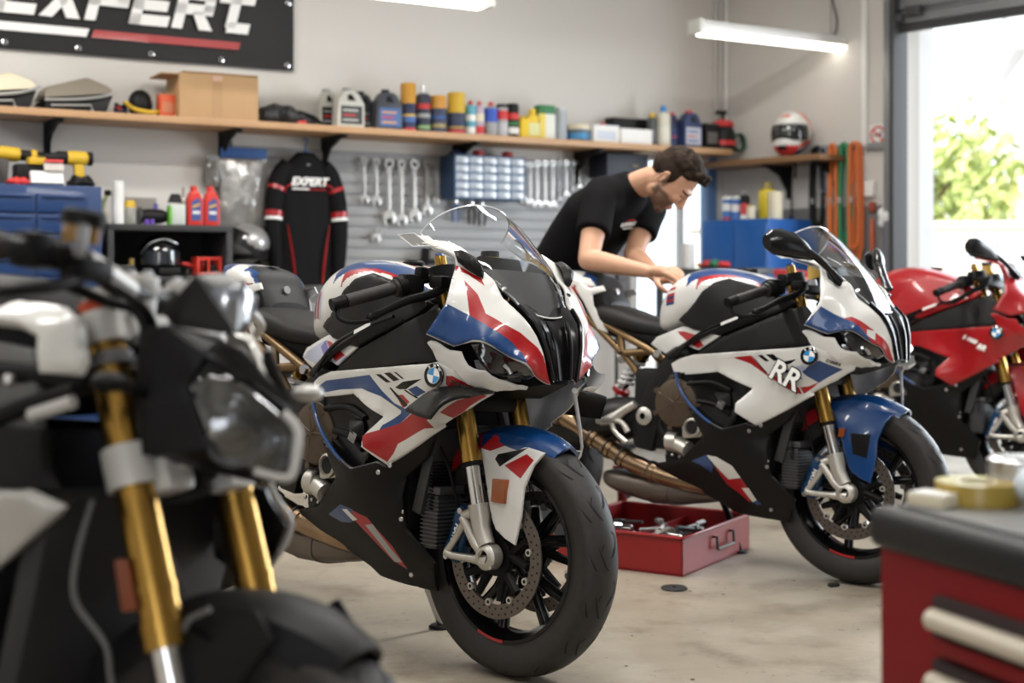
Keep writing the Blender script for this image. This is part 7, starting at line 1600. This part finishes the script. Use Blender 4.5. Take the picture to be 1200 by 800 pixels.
t = placed('red_tool', 'small red tool handle between the helmet and the red crate', 'tool', -3.785, .30, Z3); m = MB(); m.tube([(-.03, 0, .065), (.0, 0, .062), (.03, 0, .05)], [.010, .012, .009], REDL, 10); m.obj('grip', t); m = MB(); m.hull([(-.02, -.015, 0), (.03, -.015, 0), (.03, .015, 0), (-.02, .015, 0), (0, 0, .055)], BLK, bev=.005); m.obj('stand', t)

# ================================================================ right wall: corner shelf, helmet, cabinet, hoses, sign
t = placed('corner_shelf', 'short brown shelf on the right wall carrying the coloured helmet', 'shelf', .50, 0, 1.79, right=True); m = MB(); m.box((0, -.16, -.018), (.98, .32, .034), mat('brown_board', (.26, .135, .06), .5, noise=.3, nscale=5), bev=.003); m.obj('board', t)
for x in (.03, .40): m = MB(); m.box((x, -.012, -.14), (.03, .022, .21), BLK, bev=.003); m.prism([(-.012, -.22), (-.012, -.04), (-.28, -.04), (-.11, -.10)], x - .008, x + .008, BLK, 'X'); m.obj('bracket', t)
t = placed('race_helmet', 'white, orange and blue race helmet with dark visor on the corner shelf', 'helmet', .675, .17, 1.792, right=True, rz=math.radians(100))
HM_ = MB(); S_ = [(-.118, .055, .05), (-.09, .10, .09)]
HM_.ball((0, 0, .155), (.138, .118, .135), PAINT['white'], 36); HM_.ball((-.045, 0, .085), (.105, .098, .085), PAINT['white'], 30)
o0 = None
hm = fused(HM_, .0055, 6, 'helmet_shell'); ORA = lab((.72, .08, .02), .3); hm.materials.clear(); [hm.materials.append(k) for k in (PAINT['white'], ORA, BLUEL, BLK, REDL)]
for p in hm.polygons:
    c = p.center; a = math.atan2(c.y, c.x)
    if c.x < -.075 and c.z < .062: p.material_index = 4 if abs(c.y) > .03 or c.z < .035 else 3
    elif c.z > .245 and abs(c.y) < .055 and math.sin(c.x * 45 + 1) > -.2: p.material_index = 1
    elif c.z > .15 and c.x > -.02 and math.sin(c.x * 38 + c.z * 30) > .25: p.material_index = 1
    elif c.z < .12 and c.x > -.075 and abs(c.z - .085 - c.x * .35) < .012: p.material_index = 1
    elif c.z < .10 and -.09 < c.x < .06 and abs(c.z - .045 - c.x * .35) < .016: p.material_index = 2
    elif c.x > .06 and .09 < c.z < .15: p.material_index = 2
o = bpy.data.objects.new('helmet_shell', hm); COL.objects.link(o); o.parent = t
m = MB(); rs = []
for k in range(21):
    a = math.radians(180 - 82 + 164 * k / 20); rs.append([Vector(((.1435 if z > .13 else .139) * math.cos(a) * f_ - .006, .122 * math.sin(a) * f_, z)) for z, f_ in ((.095, .99), (.115, 1.02), (.145, 1.025), (.175, 1.0), (.195, .965))])
m.rings(rs, mat('helmet_visor', (.012, .014, .013), .06, coat=1.0), True, False, close_u=False); m.obj('visor', t)
m = MB(); m.tube([(.0, -.02, .0), (.005, -.02, -.06), (.0, -.02, -.13)], .008, BLK, 8, flat=.4); m.obj('chin_strap', t)
BC2 = mat('bright_blue_enamel', (.012, .10, .36), .35, coat=.4)
t = placed('locker', 'bright blue metal cabinet in the corner with cans on top', 'cabinet', .53, .28, 0, right=True); m = MB(); m.box((-.02, 0, .70), (.52, .50, 1.40), BC2, bev=.008); m.obj('locker_body', t)
for s in (-1, 1): m = MB(); m.box((-.02 + s * .128, -.254, .71), (.248, .014, 1.32), BC2, bev=.005); d = m.obj('locker_door', t); m = MB(); m.box((-.02 + s * .03, -.268, .75), (.012, .018, .12), STEEL, bev=.004); m.obj('door_handle', d)
ZL = 1.402
can('aerosol_can', 'blue and white can on the bright blue cabinet, next to the glazed door', 'can', .362, .42, .033, .150, lab((.05, .16, .45)), WHT, ((.45, .8, WHT), (.0, .12, REDL)), 'cans on the bright blue cabinet', z=ZL, right=True, capr=.95, caph=.02, dome=False)
can('aerosol_can', 'second blue and white can on the bright blue cabinet', 'can', .434, .42, .030, .148, lab((.05, .16, .45)), WHT, ((.4, .75, WHT),), 'cans on the bright blue cabinet', z=ZL, right=True, capr=.95, caph=.02, dome=False)
can('aerosol_can', 'red and white can with dark top on the bright blue cabinet', 'can', .500, .42, .028, .150, lab((.55, .05, .06)), BLK, ((.0, .3, WHT),), 'cans on the bright blue cabinet', z=ZL, right=True, capr=.95, caph=.05, dome=False)
can('can', 'small pale yellow can in front of the yellow bottle', 'can', .566, .44, .028, .085, CREAM, lab((.55, .5, .2)), z=ZL, right=True, capr=.95, caph=.01, dome=False)
can('bottle', 'big yellow bottle at the back of the bright blue cabinet top', 'bottle', .580, .30, .055, .235, lab((.65, .50, .02)), lab((.25, .2, .05)), z=ZL, right=True, capr=.5, caph=.05)
t = placed('tape_roll', 'cream paper roll standing on the bright blue cabinet', 'paper roll', .690, .36, ZL, right=True); m = MB(); m.lathe([(.014, 0), (.044, 0), (.044, .168), (.014, .168)], CREAM, 24, closed=True); m.obj('roll', t); m = MB(); m.lathe([(.012, .001), (.0145, .001), (.0145, .167), (.012, .167)], lab((.3, .22, .12)), 16, closed=True); m.obj('core', t)
can('bottle', 'dark bottle under the shelf end at the left of the bright blue cabinet', 'bottle', .355, .25, .040, .19, BLK, GRY, z=ZL, right=True, capr=.6, caph=.03)
t = placed('worktop', 'small grey bench by the bright blue cabinet behind the tank of the second motorcycle', 'bench', .42, .72, 0, right=True); m = MB(); m.box((.12, 0, 1.08), (.80, .34, .035), DARKGREY, bev=.004); m.obj('bench_top', t)
for x in (-.24, .48):
    for y in (-.13, .13): m = MB(); m.box((x, y, .531), (.035, .035, 1.062), DARKGREY, bev=.003); m.obj('leg', t)
t = placed('paper_roll', 'white paper roll standing on the bench before the bright blue cabinet', 'paper roll', .30, .72, 1.099, right=True); m = MB(); m.lathe([(.014, 0), (.040, 0), (.040, .155), (.014, .155)], WHT, 24, closed=True); m.obj('roll', t); m = MB(); m.lathe([(.012, .001), (.0145, .001), (.0145, .154), (.012, .154)], CREAM, 16, closed=True); m.obj('core', t)
for k, (x, c, r, lb) in enumerate(((.50, REDL, .045, 'red bundled rag on the bench, beside the paper roll'), (.56, lab((.03, .18, .10)), .050, 'green bundled rag on the bench behind the handlebar'), (.62, REDL, .042, 'red bundled rag on the bench, right of the green one'), (.45, lab((.6, .22, .04)), .03, 'orange bundled rag on the bench, nearest the paper roll'))):
    t = placed('rag', lb, 'rag', x, .78, 1.099, 'rags on the bench', right=True); m = MB(); rnd = random.Random(k)
    for j in range(9): m.ball((rnd.uniform(-.5, .5) * r, rnd.uniform(-.5, .5) * r, r * .35 + rnd.uniform(0, .4) * r), (r * .6, r * .5, r * .4), c, 10)
    rm = fused(m, .007, 2, 'cloth'); rm.materials.clear(); rm.materials.append(c); o = bpy.data.objects.new('cloth', rm); COL.objects.link(o); o.parent = t
t = placed('work_lamp', 'black flexible lamp standing behind the second motorcycle beside the person', 'lamp', .05, 1.1, 0, right=True); m = MB(); m.lathe([(0, 0), (.12, 0), (.12, .02), (.02, .03), (0, .03)], BLK, 24); m.obj('foot', t); m = MB(); m.tube([(0, 0, .03), (0, 0, .9), (.0, 0, 1.08), (-.05, 0, 1.17)], .010, BLK, 10, smoothpath=4); m.obj('stem', t); m = MB(); m.box((-.06, 0, 1.185), (.05, .04, .035), BLK, bev=.008); m.obj('lamp_head', t)
# hose rail with hoses, cables
t = placed('hose_rail', 'grey metal rail on the right wall with hoses hung over it', 'rail', .93, 0, 1.835, right=True); m = MB(); m.box((.07, -.012, 0), (.54, .022, .055), GALV, bev=.004); m.obj('rail_bar', t)
for k in range(5): m = MB(); m.tube([(-.09 + k * .075, -.02, -.005), (-.09 + k * .075, -.075, -.012), (-.09 + k * .075, -.085, .012)], .006, STEEL, 8); m.obj('hook', t)
def hoses(label, x, zb, W, m_, n, r, name='hose', seed=1, cat='hose'):
    t = placed(name, label, cat, x, .065, 0, 'hoses and cables on the rail', right=True); m = MB(); rnd = random.Random(seed)
    for k in range(n):
        w = W * rnd.uniform(.6, 1.0) / 2; z = zb + rnd.uniform(0, .16); y = -.012 + rnd.uniform(-.022, .022); zt = 1.845 + r * (k % 2)
        P = []
        for a in np.linspace(0, math.pi, 8): P.append((w * .8 * math.cos(a), y, zt - .03 + .035 * math.sin(a)))
        P += [(-w * 1.0, y, 1.6), (-w * 1.05, y, (1.6 + z) / 2), (-w * .9, y, z + .06)]
        for a in np.linspace(math.pi, 2 * math.pi, 8): P.append((w * .95 * math.cos(a), y, z + .02 + .05 * math.sin(a)))
        P += [(w * 1.05, y, (1.6 + z) / 2), (w * 1.0, y, 1.6)]
        m.tube(P, r, m_, 8, closed=True)
    m.obj('loops', t); m = MB(); m.cyl((-W * .4, -.02, 1.50), (-W * .4, -.02, 1.535), r * 1.6, GRY, 10); m.obj('hose_clip', t); return t
hoses('black cables hanging at the left of the hose rail', .800, 1.27, .10, BLK, 4, .009, 'cable_loop', 1, 'cable')
hoses('grey and blue cable loops hanging beside the black cables', .855, 1.45, .06, lab((.16, .18, .22)), 3, .008, 'cable_loop', 2, 'cable')
hoses('orange hose looped over the rail, left of the green hose', .922, 1.15, .06, lab((.62, .16, .03)), 3, .011, seed=3)
hoses('green hose looped over the rail between two orange ones', 1.000, 1.20, .085, lab((.02, .22, .09)), 4, .011, seed=4)
hoses('orange hose looped over the rail, nearest the wall socket', 1.075, 1.10, .075, lab((.58, .14, .03)), 4, .011, seed=5)
t = placed('hanging_cable', 'thin black cable hanging below the corner shelf to a blue plug', 'cable', .57, .03, 0, right=True); m = MB(); m.tube([(0, 0, 1.76), (.0, -.01, 1.6), (.004, -.01, 1.42)], .005, BLK, 8, smoothpath=4); m.obj('lead', t); m = MB(); m.hull([(-.03, -.03, 1.40), (.03, -.03, 1.40), (.03, .01, 1.40), (-.03, .01, 1.40), (0, -.01, 1.45), (.035, -.01, 1.36), (-.035, -.01, 1.37)], lab((.015, .03, .10)), bev=.008); m.obj('plug', t)
# no-smoking sign, socket, small wall bits
t = placed('prohibition_sign', 'white sign with red crossed circle beside the roller door rail', 'sign', 1.19, .004, 1.90, right=True); m = MB(); m.box((0, -.002, -.02), (.125, .004, .175), WHT); m.obj('sign_plate', t)
m = MB(); m.lathe([(.042, -.005), (.055, -.005), (.055, -.0045), (.042, -.0045)], REDL, 32, 'Y', (0, 0, .005), closed=True); m.box((0, -.0052, .005), (.10, .001, .010), REDL, rot=Matrix.Rotation(math.radians(45), 3, 'Y')); m.obj('red_ring', t)
m = MB(); m.box((-.003, -.0046, .004), (.055, .001, .009), BLK); m.box((.018, -.0046, .014), (.02, .001, .006), BLK); m.tube([(.022, -.0046, .016), (.028, -.0046, .024), (.020, -.0046, .032)], .002, BLK, 6); m.obj('cigarette', t)
m = MB(); m.box((0, -.0046, -.078), (.09, .001, .006), BLK); m.box((0, -.0046, -.092), (.07, .001, .005), BLK); m.obj('small_print', t)
t = placed('wall_socket', 'white wall socket box at the foot of the white conduit', 'socket', 1.11, 0, 1.58, right=True); m = MB(); m.box((0, -.022, 0), (.135, .044, .095), WHITEP, bev=.006); m.obj('socket_box', t); m = MB(); m.lathe([(0, -.046), (.016, -.046), (.018, -.044), (0, -.044)], GRY, 18, 'Y', (-.03, 0, .0)); m.obj('outlet', t)
t = placed('hanging_tool', 'small orange tool hanging on the grey dado under the socket', 'tool', 1.165, .03, 1.20, right=True); m = MB(); m.tube([(0, 0, 0), (.005, -.01, .10), (.0, 0, .2)], [.010, .013, .008], lab((.60, .10, .03)), 8, smoothpath=4); m.obj('grip', t); m = MB(); m.box((.0, 0, .27), (.04, .03, .06), lab((.30, .06, .03)), bev=.01); m.obj('knob', t)
t = placed('plastic_bag', 'white crumpled plastic bag hanging beside the roller door rail', 'bag', 1.285, .07, 1.36, right=True); m = MB(); rnd = random.Random(9)
for k in range(14): m.ball((rnd.uniform(-.03, .03), rnd.uniform(-.02, .02), rnd.uniform(0, .10)), (.026, .02, .03), WHT, 10)
m.tube([(0, 0, .08), (-.005, 0, .15), (.02, 0, .19), (.05, 0, .18)], [.02, .012, .012, .01], WHT, 8, smoothpath=3)
rm = fused(m, .007, 2, 'bag_film'); rm.materials.clear(); rm.materials.append(WHITEP); o = bpy.data.objects.new('bag_film', rm); COL.objects.link(o); o.parent = t; m = MB(); m.tube([(0, 0, .0), (.0, 0, -.05)], .006, REDL, 8); m.obj('red_tie', t)
t = placed('pull_cord', 'thin white pull cord of the roller door hanging to the floor', 'cord', 1.30, .09, 0, right=True); m = MB(); m.tube([(.0, 0, .05), (.03, -.0, .7), (.0, 0, 1.33)], .006, WHITEP, 8, smoothpath=4); m.tube([(.06, 0, .3), (.045, 0, .8), (.01, 0, 1.33)], .006, WHITEP, 8, smoothpath=4); m.obj('cord', t); m = MB(); m.cyl((.03, 0, .02), (.03, 0, .06), .015, GRY, 12); m.obj('cord_weight', t)

# ================================================================ floor: red parts tray, jack, bits; red tool chest in front
REDE = mat('red_enamel', (.30, .008, .010), .42, coat=.15, noise=.25, nscale=18)
CR = mat('chest_red', (.16, .002, .004), .5, spec=.2)
c0, c1, c2 = Vector((.594, 4.952, 0)), Vector((.935, 5.50, 0)), Vector((.02, 5.40, 0))
ux = (c1 - c0).normalized(); ang = math.atan2(ux.y, ux.x)
t = thing('parts_tray', 'red steel tray of bolts and tools on the floor between the two motorcycles', 'tray', c0, ang)
LX, LY, HH = .60, .55, .135
def wallq(m, a, b, h, th, rimr=.006):
    a, b = Vector((*a, 0)), Vector((*b, 0)); d = (b - a); n = Vector((-d.y, d.x, 0)).normalized()
    m.hull([a, b, a + n * th, b + n * th, a + Vector((0, 0, h)), b + Vector((0, 0, h)), a + n * th + Vector((0, 0, h)), b + n * th + Vector((0, 0, h))], REDE)
    m.tube([a + Vector((0, 0, h)) - n * .003, b + Vector((0, 0, h)) - n * .003], rimr, REDE, 8)
m = MB(); m.box((LX / 2, LY / 2, .004), (LX, LY, .008), REDE)
for a, b in (((0, 0), (LX, 0)), ((LX, 0), (LX, LY)), ((LX, LY), (0, LY)), ((0, LY), (0, 0))): wallq(m, a, b, HH, .006)
m.obj('tray_shell', t)
m = MB(); m.box((LX / 2, LY * .48, .055), (LX - .012, .005, .10), REDE); m.obj('divider', t)
HX = .26
t_h = MB(); t_h.tube([(HX, .0, .100), (HX, -.016, .100), (HX, -.018, .060), (HX + .01, -.018, .056), (HX + .14, -.018, .056), (HX + .15, -.018, .060), (HX + .15, -.016, .100), (HX + .15, 0, .100)], .0055, mat('dark_wire', (.08, .075, .07), .4, .8), 10); t_h.obj('handle', t)
TM = Matrix.Translation(c0) @ Matrix.Rotation(ang, 4, 'Z')
rnd = random.Random(21)
lbs = ['lying against the front wall', 'near the handle end', 'beside the divider', 'at the far corner', 'on top of the heap', 'half under another tool', 'leaning on the back wall', 'crosswise on the heap', 'in the middle of the bay', 'pointing to the handle', 'next to the dark cloth', 'by the tray corner']
def tray_tool(kind, label, x, y, z, rz, ti, mt, L=.14):
    p = TM @ Vector((x, y, z)); t = thing(kind, label, 'tool', p, ang + rz, 'tools in the red tray'); t.rotation_euler = (0, ti, ang + rz)
    m = MB(); m.cyl((-L / 2, 0, 0), (L * .25, 0, 0), .010 if kind == 'socket_bit' else .006, mt, 12); m.obj('shaft', t)
    m = MB()
    if kind == 'socket_bit': m.lathe([(.006, 0), (.015, 0), (.015, .04), (.010, .045), (.006, .045)], mt, 14, 'X', (L * .2, 0, 0))
    elif kind == 'ratchet': m.hull([(L * .2, -.012, -.008), (L * .5, -.016, -.008), (L * .5, .016, -.008), (L * .2, .012, -.008), (L * .2, -.012, .008), (L * .5, -.016, .008), (L * .5, .016, .008), (L * .2, .012, .008)], mt, bev=.003)
    else: m.lathe([(.005, 0), (.014, .003), (.014, .014), (.005, .016)], mt, 6, 'X', (L * .22, 0, 0))
    m.obj('head', t)
k = 0
for bay, (y0, y1, n) in (('near bay', (.05, .24, 24)), ('far bay', (.30, .51, 18))):
    for i in range(n):
        kind = ('bolt', 'socket_bit', 'ratchet')[i % 3]; mt = (STEEL, ALU, CHROME, DARKGREY)[rnd.randrange(4)]
        nm = {'bolt': 'bolt', 'socket_bit': 'socket bit', 'ratchet': 'ratchet'}[kind]
        x = .09 + (.30 if bay == 'near bay' else .40) * ((i * 5) % n) / n; y = rnd.uniform(y0, y1)
        w = '%s in the %s of the red tray, %s' % (nm, bay, ('left half of the heap' if x < .22 else 'right half of the heap'))
        tray_tool(kind, w, x, y, .034 + .017 * (i // 4), rnd.uniform(-1.5, 1.5), rnd.uniform(-.25, .25) if i > 4 else 0, mt, rnd.uniform(.09, .16))
t = thing('dark_cloth', 'dark oily cloth in the near bay of the red tray by the handle', 'cloth', TM @ Vector((.48, .13, .010)), ang); m = MB()
for k in range(10): m.ball((rnd.uniform(-.05, .05), rnd.uniform(-.06, .06), .03), (.05, .05, .03), BLK, 10)
rm = fused(m, .009, 3, 'cloth'); rm.materials.clear(); rm.materials.append(mat('oily_cloth', (.014, .013, .012), .8, bump=.4, nscale=30)); o = bpy.data.objects.new('cloth', rm); COL.objects.link(o); o.parent = t
# paddock stand / jack behind the first wheel
t = thing('jack_stand', 'small red jack stand with black base behind the front wheel of the nearest motorcycle', 'jack', (.475, 6.12, 0), .4); m = MB(); m.lathe([(0, 0), (.10, 0), (.10, .02), (.04, .05), (0, .05)], BLK, 20); m.obj('base', t); m = MB(); m.tube([(0, 0, .04), (0, 0, .22)], .022, REDE, 12); m.box((0, 0, .225), (.07, .05, .018), REDE, bev=.004); m.obj('post', t); m = MB(); m.tube([(.01, -.01, .10), (.06, -.03, .12), (.10, -.05, .09)], .010, lab((.05, .12, .30)), 8, smoothpath=3); m.obj('release_knob', t)
# litter on the floor
FB = mat('floor_scrap', (.012, .012, .012), .7)
for (x, y, s, lb) in ((.543, 4.762, .045, 'black rubber washer lying on the floor in front of the red tray'), (1.085, 4.80, .026, 'small black chip on the floor beside the second motorcycle wheel')):
    t = thing('rubber_scrap', lb, 'scrap', (x, y, 0)); m = MB()
    if s > .03: m.lathe([(.008, .001), (s * .95, .001), (s, .004), (s * .9, .008), (.008, .008)], FB, 20, closed=True)
    else: m.box((0, 0, .006), (.036, .020, .012), FB, rot=.4, bev=.002)
    m.obj('rubber', t)
m = MB(); rnd = random.Random(5)
DIRT = mat('floor_dirt', (.10, .075, .05), .9)
for k in range(70):
    x, y = rnd.uniform(-.8, 1.6), rnd.uniform(2.6, 5.4); r = rnd.uniform(.002, .008)
    n = 6; m.add([(x + r * math.cos(a) * rnd.uniform(.5, 1.4), y + r * math.sin(a) * rnd.uniform(.5, 1.4), .0015) for a in np.linspace(0, 5.2, n)], [tuple(range(n))], DIRT)
o = m.obj('floor_crumbs'); tag(o, 'scattered dark crumbs and dirt specks on the concrete floor', 'dirt', kind='stuff')

# red tool chest
CHX, CHY, CHR = .516, 2.0, math.radians(-69.5)
t = thing('tool_chest', 'red tool chest with black top edge and pale drawer pulls, nearest the camera', 'tool chest', (CHX, CHY, 0), CHR)
Wd, Dp, Ht = .92, .50, .715
m = MB(); m.box((Wd / 2, Dp / 2, Ht / 2 - .02), (Wd, Dp, Ht - .04), CR, bev=.01); m.obj('chest_body', t)
m = MB(); m.box((Wd / 2, Dp / 2, Ht - .022), (Wd + .026, Dp + .026, .058), mat('chest_rubber', (.010, .010, .0105), .5, spec=.3), bev=.02, seg=3); m.box((Wd / 2, Dp / 2, Ht + .006), (Wd - .04, Dp - .04, .012), mat('chest_mat', (.20, .205, .21), .35, .3), bev=.003); m.obj('top_tray', t)
PULL = mat('pale_pull', (.52, .47, .38), .4, .1)
for k in range(7):
    zc = Ht - .118 - k * .083
    m = MB(); m.box((Wd / 2 + .045, -.002, zc - .008), (Wd - .18, .022, .074), mat('pull_recess', (.012, .002, .003), .6), bev=.004); d = m.obj('drawer', t)
    m = MB(); m.box((Wd / 2 + .045, -.010, zc - .034), (Wd - .19, .016, .020), CR, bev=.004); m.obj('drawer_edge', d)
    m = MB(); m.tube([(.145, -.020, zc), (Wd - .06, -.020, zc)], .0145, PULL, 16); m.obj('drawer_pull', d)
CM = Matrix.Translation((CHX, CHY, 0)) @ Matrix.Rotation(CHR, 4, 'Z')
def on_chest(name, label, cat, x, y): return thing(name, label, cat, CM @ Vector((x, y, Ht + .0125)), CHR)
t = on_chest('parts_tin', 'round silver tin standing on the red tool chest', 'tin', .035, .215); m = MB(); m.lathe([(0, 0), (.045, 0), (.045, .045), (.043, .05), (0, .05)], SILV, 24); m.obj('tin', t); m = MB(); m.lathe([(.046, .036), (.046, .054), (.040, .058), (0, .058)], STEEL, 24); m.obj('lid', t)
t = on_chest('tape_roll', 'yellow-brown tape roll lying on the red tool chest', 'tape', .055, .125); m = MB(); m.lathe([(.028, 0), (.058, 0), (.058, .030), (.028, .030)], mat('mustard_tape', (.36, .25, .04), .3, coat=.4), 28, closed=True); m.obj('tape', t); m = MB(); m.lathe([(.025, 0), (.0285, 0), (.0285, .030), (.025, .030)], CREAM, 24, closed=True); m.obj('core', t)
t = on_chest('paper_pad', 'pale cream paper pad lying at the corner of the red tool chest', 'paper', .055, .052); m = MB(); m.box((0, 0, .008), (.06, .045, .016), CREAM, rot=.3, bev=.002); m.obj('pad', t); m = MB(); m.box((0, 0, .0175), (.056, .041, .002), WHT, rot=.3); m.obj('sheet', t)
t = on_chest('ratchet', 'steel ratchet lying across the red tool chest', 'tool', .18, .34); m = MB(); m.cyl((-.12, -.03, .014), (.06, .02, .014), .010, CHROME, 12); m.obj('shaft', t); m = MB(); m.lathe([(0, -.012), (.022, -.012), (.022, .012), (0, .012)], CHROME, 20, 'Z', (.075, .024, .014)); m.obj('ratchet_head', t)
t = on_chest('plastic_bottle', 'small clear-capped pale bottle lying on the red tool chest', 'bottle', .165, .17); m = MB(); m.lathe([(0, -.06), (.026, -.06), (.028, -.05), (.028, .03), (.012, .05), (0, .05)], mat('pale_blue_plastic', (.55, .62, .70), .2, coat=.5), 20, 'X', (0, 0, .029)); m.obj('bottle', t); m = MB(); m.cyl((.05, 0, .029), (.075, 0, .029), .014, WHT, 14); m.obj('cap', t)
